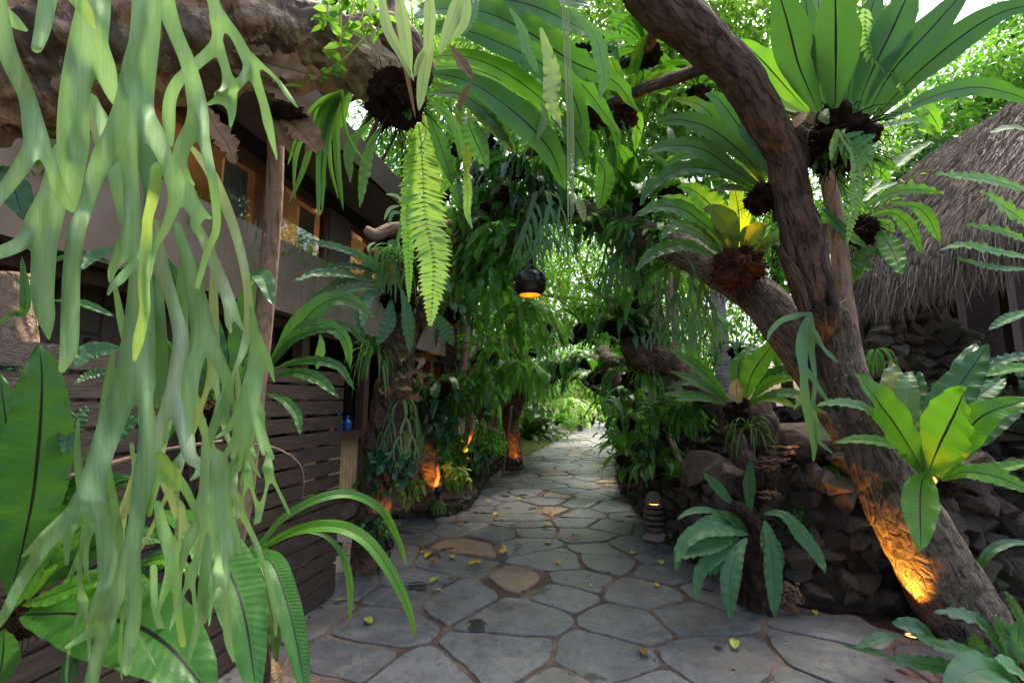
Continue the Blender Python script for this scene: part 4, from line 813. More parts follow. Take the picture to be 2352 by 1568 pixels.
plant('strap_fern', 'tuft of grassy dark straps spilling over the top of the left trunk', 'fern', (5, 680, 420, 4.15), [
 (5, 4.15, 4.0, [(690 + R(-20, 20), 420), (640 + 30 * k - R(60, 140), 440 + R(-20, 30)), (560 + 22 * k + R(-20, 20), 560 + R(0, 120)), (540 + 26 * k, 680 + R(0, 130))], 11, 'strap', dict(prof='strap', n=12, wave=0)) for k in range(9)] +
 [(5, 4.1, 4.0, [(720, 130), (660, 150), (620, 230)], 14, 'straplite', dict(prof='strap', n=10)), (5, 4.1, 4.0, [(740, 100), (700, 60), (630, 50)], 12, 'straplite', dict(prof='strap', n=10)), (5, 4.1, 4.0, [(740, 180), (680, 180), (650, 260)], 14, 'strap', dict(prof='strap', n=10)),
  (5, 4.1, 4.0, [(740, 200), (740, 280), (700, 400)], 18, 'strap', dict(prof='strap', n=10)), (5, 4.1, 4.0, [(560, 380), (520, 400), (510, 450)], 10, 'straplite', dict(prof='strap', n=10))])
plant('bird_nest_fern', 'fern behind the pole trunk with fronds arching right over the slatted fence', 'fern', (2, 1850, 940, 2.5), [
 (0, 2.5, 2.7, [(620, 840), (690, 745), (745, 695), (800, 688), (862, 730)], 22, 'nest', dw), (5, 2.5, 2.6, [(-160, 1230), (50, 980), (220, 950), (350, 1040), (390, 1250)], 52, 'nest', wv), (5, 2.5, 2.5, [(-150, 1260), (0, 1200), (180, 1190), (320, 1240), (420, 1390)], 38, 'nest', wv),
 (5, 2.5, 2.4, [(-160, 1300), (0, 1270), (160, 1310), (310, 1440)], 48, 'nest', wv), (2, 2.5, 2.3, [(1830, 1140), (1950, 1190), (2030, 1290), (2055, 1430)], 38, 'nest', wv), (5, 2.5, 2.8, [(-140, 1200), (100, 980), (350, 950), (470, 1050), (550, 1120)], 32, 'nest_dark', wv),
 (5, 2.5, 2.6, [(180, 1010), (190, 1100), (160, 1250)], 32, 'nest_blue', wv), (5, 2.55, 2.8, [(-150, 1180), (30, 900), (250, 770), (400, 770)], 42, 'nest', dw), (2, 2.5, 2.4, [(1840, 960), (1950, 800), (2100, 720), (2300, 700)], 46, 'nest_dark', wv)])
plant('bird_nest_fern', 'fern on a brown post behind the hanging staghorn, wide upright leaves', 'fern', (2, 1420, 1250, 2.3), [
 (2, 2.3, 2.4, [(1600, 1150), (1640, 850), (1680, 600), (1720, 330)], 86, 'nest', dw), (2, 2.3, 2.1, [(1710, 400), (1730, 330), (1800, 350), (1870, 540)], 62, 'nest_blue', dw), (2, 2.3, 2.2, [(1450, 1180), (1330, 800), (1230, 480), (1140, 210)], 96, 'nest_dark', fl),
 (2, 2.3, 2.4, [(1480, 1200), (1450, 950), (1400, 700)], 66, 'nest', dw), (2, 2.3, 2.5, [(1460, 1200), (1500, 900), (1480, 600)], 50, 'nest_dark', dw), (2, 2.3, 2.2, [(1330, 1160), (1400, 1110), (1560, 1080)], 32, 'nest', wv),
 (2, 2.3, 2.0, [(1400, 1180), (1320, 1180), (1240, 1300)], 40, 'nest', wv), (2, 2.3, 2.2, [(1480, 1220), (1530, 1140), (1650, 1050)], 46, 'nest', wv), (2, 2.3, 2.2, [(1380, 1200), (1200, 900), (1120, 760)], 50, 'nest', dw),
 (2, 2.2, 2.1, [(1360, 1200), (1200, 1300), (1120, 1480)], 50, 'nest_bright', wv), (2, 2.3, 2.2, [(1500, 1180), (1640, 940), (1700, 870)], 40, 'nest_blue', wv), (2, 2.3, 2.2, [(1500, 1230), (1600, 1220), (1700, 1330)], 40, 'nest_dark', wv)], (2, 1400, 1280, 2.3, .09, 90))
KB = dict(wave=.13, nw=8, fold=.08)
plant('bird_nest_fern', 'giant bird nest fern with very broad leaves filling the bottom left corner', 'fern', (3, 30, 900, 1.5), [
 (3, 1.45, 1.5, [(70, 960), (170, 560), (240, 200), (2, 290, 1100), (2, 265, 800)], 190, 'nest', KB), (3, 1.5, 1.55, [(30, 880), (60, 500), (70, 100), (2, 30, 1250), (2, 0, 1000)], 120, 'nest', KB), (3, 1.45, 1.35, [(160, 1030), (380, 960), (700, 830)], 90, 'nest_bright', KB),
 (3, 1.4, 1.15, [(170, 1100), (500, 1095), (850, 1150), (1150, 1320), (1480, 1700)], 285, 'nest', dict(wave=.06, nw=6, fold=.12)), (3, 1.5, 1.6, [(120, 900), (330, 380), (480, 220), (920, 160)], 90, 'nest', wv), (3, 1.5, 1.6, [(180, 1000), (420, 640), (700, 420), (1080, 350)], 88, 'nest_bright', wv),
 (3, 1.5, 1.6, [(100, 900), (330, 700), (500, 560), (560, 400)], 80, 'nest_dark', wv), (3, 1.25, 1.2, [(430, 1620), (510, 1420), (640, 1280)], 70, 'nest_blue', KB), (3, 1.3, 1.25, [(-60, 1640), (10, 1450), (30, 1200)], 92, 'nest', KB),
 (2, 1.6, 1.7, [(520, 960), (620, 850), (830, 830)], 66, 'nest_blue', dw), (2, 1.6, 1.7, [(510, 1070), (620, 1010), (790, 980)], 34, 'nest_dark', wv), (2, 1.55, 1.7, [(560, 1600), (780, 1430), (980, 1260)], 60, 'nest', wv), (2, 1.5, 1.6, [(440, 1560), (500, 1350), (600, 1230)], 70, 'nest_dark', wv),
 (2, 1.7, 1.8, [(560, 290), (640, 200), (790, 140)], 40, 'nest_blue', dw), (2, 1.7, 1.8, [(200, 295), (500, 190), (640, 200), (840, 290)], 22, 'nest_dark', dw), (2, 1.7, 1.8, [(370, 500), (560, 520), (780, 610)], 30, 'nest', dw), (2, 1.6, 1.6, [(-20, 670), (80, 600), (170, 560), (150, 200)], 28, 'nest', dw),
 (1, 1.7, 1.7, [(-40, 1150), (60, 1200), (160, 1500)], 90, 'nest_dark', dw), (2, 1.6, 1.7, [(-60, 1400), (0, 1200), (60, 1030)], 90, 'nest', dw), (3, 1.35, 1.3, [(100, 1050), (260, 800), (420, 640)], 60, 'nest', wv),
 (3, 1.6, 1.75, [(140, 950), (420, 500), (700, 250), (1000, 160)], 95, 'nest_dark', wv), (3, 1.6, 1.8, [(120, 900), (260, 300), (360, 0), (2, 520, 1280)], 85, 'nest_dark', wv), (3, 1.6, 1.75, [(160, 1000), (520, 720), (860, 560), (1200, 600)], 90, 'nest', wv), (3, 1.5, 1.5, [(200, 1080), (500, 900), (820, 860), (1150, 980)], 85, 'nest_bright', wv),
 (2, 1.6, 1.65, [(-60, 1500), (60, 1300), (60, 1100), (-20, 900)], 90, 'nest_dark', wv), (3, 1.6, 1.8, [(700, 1300), (900, 900), (1150, 700), (1400, 640)], 80, 'nest_dark', wv)], (3, 40, 1150, 1.5, .09, 110))
plant('bird_nest_fern', 'glossy fern with two long strap fronds arching right over the path', 'fern', (3, 1760, 670, 1.85), [
 (0, 1.85, 2.2, [(597, 1252), (650, 1190), (730, 1145), (805, 1135), (875, 1170), (915, 1240), (934, 1300)], 10.5, 'nest_bright', dict(wave=.06, nw=4, prof='strap')), (0, 1.85, 1.8, [(602, 1258), (680, 1218), (770, 1208), (840, 1240), (895, 1310), (935, 1390), (955, 1465)], 15, 'nest_bright', dict(wave=.06, nw=5, prof='strap')),
 (3, 1.8, 1.5, [(1680, 700), (1850, 740), (1950, 980), (2030, 1300), (2100, 1700)], 84, 'nest', dict(wave=.04, nw=5, prof='strap')), (6, 1.85, 2.0, [(60, 895), (220, 930), (330, 1050), (385, 1250), (385, 1540)], 26, 'nest', dw), (3, 1.85, 1.7, [(1690, 690), (1760, 880), (1860, 1100), (1890, 1430)], 60, 'nest_olive', wv),
 (3, 1.85, 1.85, [(1670, 690), (1760, 640), (1845, 690)], 36, 'nest_pale', dw), (3, 1.6, 1.25, [(1100, 400), (1350, 500), (1560, 800), (1680, 1150), (1760, 1700)], 165, 'nest', dict(wave=.1, nw=9, fold=.1)), (3, 1.8, 1.75, [(1200, 430), (1400, 440), (1600, 620), (1700, 740)], 66, 'nest', dw),
 (3, 1.7, 1.6, [(960, 760), (1150, 720), (1330, 830)], 50, 'nest_bright', wv), (3, 1.8, 1.7, [(1620, 640), (1640, 720), (1700, 900)], 60, 'nest_blue', dw), (3, 1.75, 1.7, [(1860, 1400), (1890, 1480), (1920, 1600)], 34, 'dry', wv)], (3, 1740, 780, 1.9, .05, 40))
# ------------------------------------------------------------------ staghorn fern: lobed fronds from a smooth union of tapered strokes
def antler(strokes, bow=.05, cell=5., kk=6., seed=0):
    """strokes: [(r,x,y,hw,t),...] lists; returns mesh in world space; web-like forks come from the smooth union"""
    segs = []; gid = []
    for gi, st in enumerate(strokes):
        q = [(*D(p[0], p[1], p[2]), p[3] * REG[p[0]][2], p[4]) for p in st]
        S = cr(q, max(6, len(q) * 5))
        for a, b in zip(S[:-1], S[1:]): segs.append((a, b)); gid.append(gi)
    A = np.array([s[0] for s in segs]); B = np.array([s[1] for s in segs])
    lo = np.minimum(A, B)[:, :2].min(0) - A[:, 2].max() - 12; hi = np.maximum(A, B)[:, :2].max(0) + A[:, 2].max() + 12
    xs = np.arange(lo[0], hi[0], cell); ys_ = np.arange(lo[1], hi[1], cell); X, Y = np.meshgrid(xs, ys_); Fm = np.full(X.shape, 1e9); num = np.zeros(X.shape); den = np.zeros(X.shape); dm = np.full(X.shape, 1e9); wm = np.ones(X.shape)
    acc = np.zeros(X.shape)
    SD = [np.full(X.shape, 1e9) for _ in strokes]
    for gi, a, b in zip(gid, A, B):
        d = b[:2] - a[:2]; l2 = max(1e-6, (d ** 2).sum()); h = np.clip(((X - a[0]) * d[0] + (Y - a[1]) * d[1]) / l2, 0, 1)
        dist = np.sqrt((X - a[0] - h * d[0]) ** 2 + (Y - a[1] - h * d[1]) ** 2); rad = np.maximum(a[2] + (b[2] - a[2]) * h, .6); f = dist - rad
        SD[gi] = np.minimum(SD[gi], f); w = np.exp(-np.clip(f, -60, 200) / 7.); num += w * (a[3] + (b[3] - a[3]) * h); den += w
        better = f < dm; dm = np.where(better, f, dm); wm = np.where(better, rad, wm)
    
    for q in SD: acc += np.exp(-np.clip(q, -40, 200) / kk)
    Fm = -kk * np.log(acc + 1e-30); T = num / (den + 1e-30)
    nz = np.array([[noise.noise(Vector((x / 60 + seed, y / 160, 1))) for x in xs] for y in ys_])
    tipf = np.clip((26 - wm) / 18, 0, 1); prof = np.clip(-Fm / np.maximum(wm, 1), -.2, 1); T = T + bow * (1 - prof) ** 2 * .03 + nz * .05 - .03
    V = []; UV = []; EA = []; TA = []; idx = {}; F = []; ny, nx_ = X.shape
    def vert(key, x, y, t, uvx):
        if key not in idx:
            idx[key] = len(V); q = key if isinstance(key[0], (int, np.integer)) else key[0]; EA.append(float(prof[q]) if key is q else 0.); TA.append(float(tipf[q])); V.append(P(x, y, t)); UV.append((x / 60, y / 60))
        return idx[key]
    ins = Fm < 0
    for j in range(ny - 1):
        row = ins[j] | ins[j + 1]
        for i in np.nonzero(row[:-1] | row[1:])[0]:
            cs = [(j, i), (j, i + 1), (j + 1, i + 1), (j + 1, i)]; poly = []
            for k in range(4):
                a, b = cs[k], cs[(k + 1) % 4]
                if ins[a]: poly.append(vert(a, X[a], Y[a], T[a], 0))
                if ins[a] != ins[b]:
                    t = Fm[a] / (Fm[a] - Fm[b]); key = (a, b) if a < b else (b, a)
                    poly.append(vert(key, X[a] + (X[b] - X[a]) * t, Y[a] + (Y[b] - Y[a]) * t, T[a] + (T[b] - T[a]) * t, 0))
            if len(poly) > 2: F.append(tuple(poly))
    mb = MB(); mb.add(V, F, UV); mb.ea = EA; mb.ta = TA; return mb
def stagpart(t_, strokes, mat, **k):
    a = antler(strokes, **k); ea, ta = a.ea, a.ta; o = part('frond', a, M[mat], t_)
    for nm, arr in (('edge', ea), ('tip', ta)): at = o.data.attributes.new(nm, 'FLOAT', 'POINT'); at.data.foreach_set('value', arr)
    return o
def s_(r, t0, t1, *p):
    n = len(p); return [(r if len(q) == 3 else q[0], *(q if len(q) == 3 else q[1:]), t0 + (t1 - t0) * i / (n - 1)) for i, q in enumerate(p)]
SG = thing('staghorn_fern', 'very large staghorn fern with forked pale green fronds hanging down the left side', 'fern', P(300, -60, 1.1))
stagpart(SG, [s_(1, 1.1, 1.05, (-30, -80, 60), (50, 350, 66), (180, 650, 60), (235, 900, 80), (255, 985, 62)), s_(1, 1.05, 1.0, (245, 960, 60), (150, 1130, 62), (60, 1260, 55), (-60, 1400, 55)), s_(1, 1.05, 1.1, (260, 960, 60), (345, 1120, 46), (400, 1290, 46), (480, 1420, 28), (535, 1440, 5))], 'stag')
stagpart(SG, [s_(1, 1.2, 1.2, (660, -80, 105), (615, 200, 130), (545, 450, 112), (505, 700, 108), (500, 950, 115), (490, 1150, 95), (500, 1280, 62), (512, 1420, 20)), s_(1, 1.2, 1.25, (640, 300, 90), (720, 480, 75), (770, 640, 45), (850, 760, 30))], 'stag', seed=3)
stagpart(SG, [s_(1, 1.25, 1.15, (430, 1050, 80), (360, 1350, 105), (2, 290, 0, 130), (2, 300, 150, 92), (2, 290, 450, 82), (2, 315, 620, 62), (2, 335, 770, 8)), s_(2, 1.2, 1.1, (250, 30, 60), (110, 130, 50), (-20, 180, 45), (-90, 200, 40))], 'stag', seed=5)
stagpart(SG, [s_(1, 1.0, .95, (1010, -80, 105), (990, 250, 105), (955, 450, 120), (925, 650, 130), (890, 850, 150)), s_(1, .95, .9, (860, 880, 120), (740, 1030, 95), (665, 1170, 70), (620, 1300, 58), (570, 1450, 55), (2, 520, 60, 62), (2, 490, 300, 62), (2, 480, 600, 66), (2, 470, 830, 62), (2, 425, 970, 28)),
 s_(1, .95, .95, (880, 950, 60), (890, 1150, 55), (900, 1350, 58), (905, 1540, 66), (2, 870, 150, 76)), s_(2, .95, .93, (850, 150, 50), (770, 290, 32), (755, 370, 14)), s_(2, .95, .92, (890, 160, 50), (920, 235, 30)), s_(1, .95, 1.0, (960, 800, 90), (1060, 930, 70), (1130, 1080, 55), (1190, 1220, 68), (1250, 1310, 70)),
 s_(1, 1.0, .98, (1200, 1300, 40), (1180, 1430, 42), (1130, 1560, 34), (2, 1060, 150, 22), (2, 1020, 380, 6)), s_(1, 1., 1., (1260, 1310, 60), (1340, 1450, 50), (2, 1340, 0, 34), (2, 1385, 85, 14)), s_(1, 1., 1., (1330, 1420, 30), (1440, 1490, 10))], 'stag', seed=7)
stagpart(SG, [s_(2, .9, .88, (925, 240, 28), (830, 350, 34), (775, 400, 26), (738, 462, 10))], 'stag')
stagpart(SG, [s_(1, 1.05, 1.05, (1070, 1150, 40), (1050, 1330, 42), (1010, 1500, 36), (2, 1000, 100, 42), (2, 985, 400, 40), (2, 990, 570, 38), (2, 945, 780, 38), (2, 920, 905, 14))], 'stag_tip')
stagpart(SG, [s_(1, 1.1, 1.08, (1090, -80, 85), (1190, 200, 52), (1290, 450, 52), (1345, 700, 66), (1350, 830, 60)), s_(1, 1.08, 1.1, (1360, 800, 55), (1415, 1050, 36), (1465, 1300, 32), (1480, 1560, 28), (2, 1420, 160, 26), (2, 1350, 410, 18)), s_(1, 1.1, 1.1, (1340, 830, 55), (1250, 1000, 58), (1235, 1120, 46), (1280, 1220, 30), (1332, 1270, 6))], 'stag', seed=9)
stagpart(SG, [s_(1, 1.3, 1.25, (1440, -60, 40), (1490, 130, 42)), s_(1, 1.25, 1.3, (1490, 150, 38), (1480, 280, 38), (1430, 360, 44), (1330, 450, 42), (1210, 570, 45), (1160, 700, 45), (1155, 860, 44), (1170, 990, 18)), s_(1, 1.27, 1.2, (1500, 330, 32), (1545, 480, 32), (1570, 650, 46), (1585, 760, 30), (1578, 860, 12)), s_(1, 1.22, 1.2, (1550, 690, 26), (1480, 690, 20), (1415, 716, 12)),
 s_(1, 1.25, 1.2, (1500, 120, 40), (1600, 230, 34), (1690, 400, 40), (1735, 500, 34), (1800, 700, 30), (1835, 850, 32), (1900, 1115, 4)), s_(1, 1.2, 1.15, (1705, 470, 32), (1620, 585, 30), (1480, 642, 12)), s_(1, 1.22, 1.2, (1730, 400, 16), (1880, 530, 12), (1960, 640, 18), (2035, 735, 6))], 'stag', seed=11)
stagpart(SG, [s_(1, .95, .9, (340, -80, 70), (290, 200, 58), (255, 320, 44))], 'stag'); stagpart(SG, [s_(1, .9, .85, (470, -80, 55), (590, 80, 42), (650, 195, 6))], 'stag_tip')
stagpart(SG, [s_(1, 1.2, 1.25, (20, 60, 30), (100, 150, 40), (190, 215, 8))], 'stag')
stagpart(SG, [s_(1, 1.4, 1.3, (640, 680, 30), (700, 850, 40), (780, 1150, 60), (860, 1450, 60), (2, 930, 100, 60), (2, 960, 350, 80), (2, 950, 700, 110), (2, 925, 1050, 140)), s_(2, 1.3, 1.15, (880, 1050, 90), (760, 1350, 92), (690, 1560, 84), (3, 640, 200, 92), (3, 600, 320, 95)),
 s_(3, 1.15, 1.05, (560, 330, 60), (450, 470, 58), (340, 600, 48), (230, 750, 42), (120, 920, 40), (30, 1100, 36), (-50, 1200, 30)), s_(3, 1.1, 1.05, (430, 450, 28), (300, 560, 26), (150, 705, 7)), s_(3, 1.1, 1.08, (490, 500, 30), (460, 620, 26), (455, 750, 16)), s_(3, 1.15, 1.1, (670, 330, 60), (710, 560, 58), (735, 800, 68), (725, 930, 50), (690, 1050, 30), (680, 1140, 14)), s_(3, 1.1, 1.1, (720, 900, 40), (640, 1050, 24), (595, 1170, 12)),
 s_(2, 1.3, 1.2, (960, 1050, 70), (1000, 1250, 52), (1000, 1540, 62), (3, 980, 150, 72), (3, 950, 350, 60), (3, 920, 550, 58), (3, 870, 760, 85)), s_(3, 1.2, 1.1, (840, 800, 70), (770, 1020, 58), (720, 1230, 50), (660, 1400, 48), (610, 1650, 48)), s_(3, 1.2, 1.15, (890, 820, 70), (925, 1000, 48), (905, 1200, 50), (870, 1440, 36), (860, 1500, 20)), s_(3, 1.15, 1.1, (690, 1180, 30), (590, 1240, 28), (450, 1330, 12))], 'stag', seed=13)
stagpart(SG, [s_(2, 1.45, 1.35, (1050, -20, 38), (1110, 300, 55), (1180, 520, 44), (1235, 760, 55), (1215, 980, 62), (1185, 1180, 62)), s_(2, 1.35, 1.3, (1160, 1200, 45), (1100, 1350, 42), (1070, 1540, 34), (3, 1100, 60, 42)), s_(2, 1.35, 1.3, (1210, 1200, 60), (1270, 1420, 58), (3, 1300, 20, 48), (3, 1370, 80, 34), (3, 1340, 150, 18), (3, 1295, 185, 6))], 'stag_grey', seed=15)
stagpart(SG, [s_(3, 1.3, 1.25, (1090, 30, 44), (1060, 220, 30), (1020, 415, 18)), s_(3, 1.3, 1.2, (1130, 60, 34), (1260, 230, 32), (1345, 410, 22)), s_(3, 1.3, 1.25, (1110, 130, 26), (1185, 245, 18))], 'stag_tip', seed=17)
stagpart(SG, [s_(2, 1.5, 1.4, (1210, -10, 28), (1280, 230, 48), (1350, 520, 72), (1390, 740, 80)), s_(2, 1.4, 1.35, (1370, 780, 60), (1310, 1000, 62), (1290, 1230, 50), (1300, 1400, 22)), s_(2, 1.4, 1.3, (1420, 760, 60), (1500, 930, 46), (1560, 1080, 40), (1520, 1220, 42), (1450, 1400, 30), (1400, 1570, 26)), s_(2, 1.3, 1.3, (1520, 1200, 30), (1550, 1320, 24), (1570, 1380, 8))], 'stag', seed=19)
stagpart(SG, [s_(1, 1.35, 1.3, (1310, 1010, 16), (1440, 1180, 36), (1560, 1450, 36), (2, 1640, 150, 32), (2, 1690, 400, 30), (2, 1700, 650, 34), (2, 1660, 850, 26), (2, 1590, 1010, 8))], 'stag_grey', seed=21)
stagpart(SG, [s_(2, 1.45, 1.4, (1360, 20, 30), (1470, 260, 42), (1540, 440, 44), (1610, 600, 26), (1662, 705, 8)), s_(2, 1.4, 1.4, (1560, 520, 26), (1560, 650, 22), (1580, 720, 10))], 'stag_grey', seed=23)
stagpart(SG, [s_(2, 1.3, 1.3, (1720, 560, 16), (1745, 760, 34), (1750, 930, 52)), s_(2, 1.3, 1.25, (1740, 940, 34), (1690, 1060, 30), (1650, 1230, 34), (1560, 1380, 22), (1470, 1445, 6)), s_(2, 1.3, 1.25, (1770, 960, 38), (1750, 1150, 34), (1720, 1270, 34), (1790, 1400, 24), (1865, 1580, 14)), s_(2, 1.28, 1.25, (1655, 1240, 26), (1640, 1400, 26), (1590, 1570, 18)),
 s_(2, 1.28, 1.25, (1715, 1290, 24), (1680, 1440, 22), (1650, 1580, 16), (3, 1640, 120, 8)), s_(2, 1.3, 1.3, (1770, 760, 16), (1830, 900, 24), (1875, 1060, 7)), s_(2, 1.25, 1.22, (1740, 1330, 20), (1780, 1470, 18), (1800, 1560, 8))], 'stag', seed=25, kk=4.5)
stagpart(SG, [s_(2, 1.35, 1.3, (1590, 1010, 20), (1550, 1180, 34), (1480, 1330, 28), (1420, 1480, 24), (1385, 1600, 14)), s_(2, 1.35, 1.3, (1560, 1150, 24), (1620, 1300, 22), (1600, 1450, 20), (1540, 1560, 20), (3, 1500, 110, 12)), s_(2, 1.3, 1.3, (1620, 1280, 18), (1660, 1480, 18), (3, 1590, 100, 22), (3, 1590, 370, 8))], 'stag', seed=27, kk=4.5)
stagpart(SG, [s_(2, 1.25, 1.2, (1450, 1540, 40), (3, 1500, 60, 60), (3, 1500, 240, 66), (3, 1480, 330, 50)), s_(3, 1.2, 1.15, (1460, 320, 40), (1390, 400, 34), (1340, 520, 32), (1270, 650, 34), (1235, 800, 14)), s_(3, 1.2, 1.1, (1480, 380, 38), (1430, 600, 36), (1395, 850, 36), (1370, 1030, 26), (1340, 1220, 28), (1285, 1430, 10)),
 s_(3, 1.2, 1.1, (1530, 300, 45), (1550, 540, 50), (1530, 780, 46), (1500, 920, 50), (1430, 1040, 22), (1400, 1150, 8)), s_(3, 1.15, 1.1, (1530, 930, 34), (1550, 1150, 32), (1565, 1300, 26), (1600, 1420, 10)), s_(3, 1.2, 1.2, (1580, 470, 26), (1620, 560, 20), (1640, 680, 16))], 'stag', seed=29, kk=5)
stagpart(SG, [s_(3, 1.25, 1.2, (1080, 350, 30), (1110, 500, 44), (1170, 660, 58), (1190, 760, 46)), s_(3, 1.2, 1.15, (1170, 780, 30), (1120, 950, 24), (1062, 1135, 12)), s_(3, 1.2, 1.15, (1210, 790, 36), (1215, 1050, 28), (1250, 1300, 24)), s_(3, 1.2, 1.2, (1210, 740, 30), (1260, 640, 26), (1340, 480, 30))], 'stag_tip', seed=31)
stagpart(SG, [s_(3, 1.3, 1.25, (1050, 780, 26), (1060, 1050, 26), (1120, 1240, 26), (1215, 1430, 12)), s_(3, 1.3, 1.25, (1010, 1300, 22), (1040, 1420, 30), (1060, 1510, 16))], 'stag', seed=33)
stagpart(SG, [s_(3, 1.3, 1.3, (900, -60, 16), (920, 150, 20), (880, 350, 30), (800, 490, 6))], 'stag_grey', seed=35)
stagpart(SG, [s_(1, 1.5, 1.45, (950, 900, 40), (1010, 1100, 70), (1040, 1300, 60), (1000, 1500, 20))], 'stag_far', seed=37)
stagpart(SG, [s_(1, 1.5, 1.45, (620, 650, 10), (660, 900, 40), (800, 1200, 45), (850, 1500, 45)), s_(1, 1.5, 1.5, (640, 680, 10), (720, 800, 18), (760, 900, 8))], 'stag_grey', seed=39)
stagpart(SG, [s_(2, 1.45, 1.4, (1060, 380, 50), (1090, 700, 50), (1090, 1000, 60), (1080, 1200, 40)), ], 'stag_far', seed=41)
stagpart(SG, [s_(2, 1.4, 1.35, (785, 400, 16), (830, 650, 28), (870, 890, 12))], 'stag_tip', seed=43)

random.seed(77)
def randfrond(x, y, t, L, w, mat):
    """extra forked frond hanging from (x, y)"""
    st = []
    def go(x, y, a, w, l, t, dep, w0):
        x2 = x + math.sin(a) * l; y2 = y + cos(a) * l; bx_ = R(-.06, .06) * l; st.append([(0, x, y, w0, t), (0, x + (x2 - x) * .35 + bx_, y + (y2 - y) * .35, w * .8, t), (0, x + (x2 - x) * .75 + bx_, y + (y2 - y) * .75, w * R(.9, 1.05), t), (0, x2, y2, w * (1.05 if dep else .4), t - .03)])
        if dep:
            for sg in (-1, 1): go(x2, y2, a * .5 + sg * R(.1, .36), w * R(.55, .75), l * R(.7, 1.05), t - .03, dep - 1 if R(0, 1) < .85 else 0, w * .7)
    go(x, y, R(-.12, .12), w, L, t, 2, w * .25); stagpart(SG, st, mat, seed=R(0, 90), kk=7)
for x, y, t, L, w, m_ in ((320, 700, 1.5, 270, 17, 'stag_grey'), (430, 560, 1.55, 300, 18, 'stag'), (260, 800, 1.35, 240, 17, 'stag'), (590, 800, 1.4, 150, 9, 'stag'), (545, 840, 1.35, 150, 9, 'stag_grey'), (180, 960, 1.25, 220, 11, 'stag'), (470, 960, 1.15, 200, 12, 'stag'), (490, 560, 1.5, 260, 12, 'stag_grey'), (600, 820, 1.45, 130, 7, 'stag')): randfrond(x, y, t, L, w, m_)
# ------------------------------------------------------------------ trees
def tp(pts):
    """(r,x,y,hw,t) -> (x,y,z,radius)"""
    return [(*P(*D(p[0], p[1], p[2]), p[4]), p[3] * REG[p[0]][2] * p[4] / FPX) for p in pts]
def trunkpart(name, t_, pts, mat, seg=28, step=.03, rough=.12, lump=.25, ridge=.08, rf=3., label=None):
    mb = MB(); tube(mb, tp(pts), seg, step, rough, rf, ridge, seed=R(0, 50), lump=lump); return part(name, mb, M[mat], t_, label=label)
TR = thing('tree', 'big leaning tree with grooved bark on the right, one limb arching over the path', 'tree', P(2230, 1500, 2.95))
trunkpart('trunk', TR, [(9, 2090, 1640, 235, 3.0), (9, 2060, 1450, 222, 3.0), (9, 1985, 1200, 205, 3.0), (9, 1850, 940, 185, 2.98), (9, 1700, 680, 172, 2.95), (9, 1590, 480, 158, 2.9), (9, 1480, 240, 138, 2.87), (8, 1440, 1200, 120, 2.85), (8, 1370, 1020, 112, 2.82), (8, 1310, 880, 100, 2.8), (8, 1270, 700, 92, 2.78), (8, 1230, 560, 90, 2.75)], 'bark', 40, .02, .05, .08, .07)
trunkpart('limb', TR, [(8, 1400, 1330, 90, 2.95), (8, 1340, 1180, 125, 2.97), (8, 1230, 980, 135, 3.0), (8, 1110, 810, 132, 3.05), (8, 980, 640, 128, 3.1), (8, 830, 480, 112, 3.2), (8, 600, 320, 102, 3.5), (8, 350, 190, 92, 3.9), (8, 120, 110, 84, 4.3), (5, 2000, 190, 78, 4.7), (5, 1700, 130, 72, 5.0), (5, 1450, 150, 66, 5.2), (5, 1250, 230, 56, 5.4), (5, 1130, 400, 60, 5.5)], 'bark', 32, .03, .05, .1, .07)
trunkpart('limb', TR, [(8, 1180, 720, 70, 2.8), (8, 1185, 600, 105, 2.74), (8, 1150, 450, 100, 2.7), (8, 1110, 300, 112, 2.68), (8, 1080, 150, 120, 2.64), (8, 1040, 0, 112, 2.6), (7, 1010, 1080, 108, 2.58), (7, 980, 900, 102, 2.54), (7, 880, 700, 108, 2.45), (7, 800, 560, 112, 2.4), (7, 700, 400, 118, 2.35), (7, 560, 260, 124, 2.28), (7, 400, 120, 135, 2.2), (7, 250, -20, 150, 2.15), (7, 150, -200, 150, 2.1)], 'barkred', 36, .02, .1, .22, .1)
trunkpart('limb', TR, [(7, 1050, 1000, 40, 2.6), (7, 1060, 860, 62, 2.6), (7, 1010, 780, 66, 2.55), (7, 940, 740, 40, 2.5)], 'barkred', 20, .02, .15, .2)
trunkpart('limb', TR, [(8, 1230, 640, 40, 2.72), (8, 1100, 560, 34, 2.65), (8, 1060, 420, 30, 2.6), (8, 1010, 320, 34, 2.58), (8, 965, 240, 20, 2.56), (8, 955, 180, 8, 2.55)], 'barkred', 14, .02, .2, .3)
trunkpart('root', TR, [(8, 1240, 640, 20, 2.66), (8, 1250, 520, 26, 2.6), (8, 1230, 380, 24, 2.6), (8, 1180, 250, 22, 2.58), (8, 1200, 60, 20, 2.56)], 'barkred', 10, .02, .15, .3)
trunkpart('root', TR, [(8, 1060, 520, 20, 2.66), (8, 1020, 380, 26, 2.6), (8, 1000, 200, 24, 2.58), (8, 960, 30, 24, 2.56), (7, 940, 1100, 20, 2.54)], 'barkred', 10, .02, .15, .3)
mb = MB()
for k in range(5):
    S = [(1165 + 0 * k, 500 + 12 * k), (1230, 540 + 8 * k), (1300, 500 + 12 * k), (1330, 450 + 40 * k)]
    tube(mb, [(*Z(8, x, y, 2.6 - .02 * math.sin(i)), .003) for i, (x, y) in enumerate(S)], 5, .03, cap=False)
part('binding', mb, M['metal'], TR)
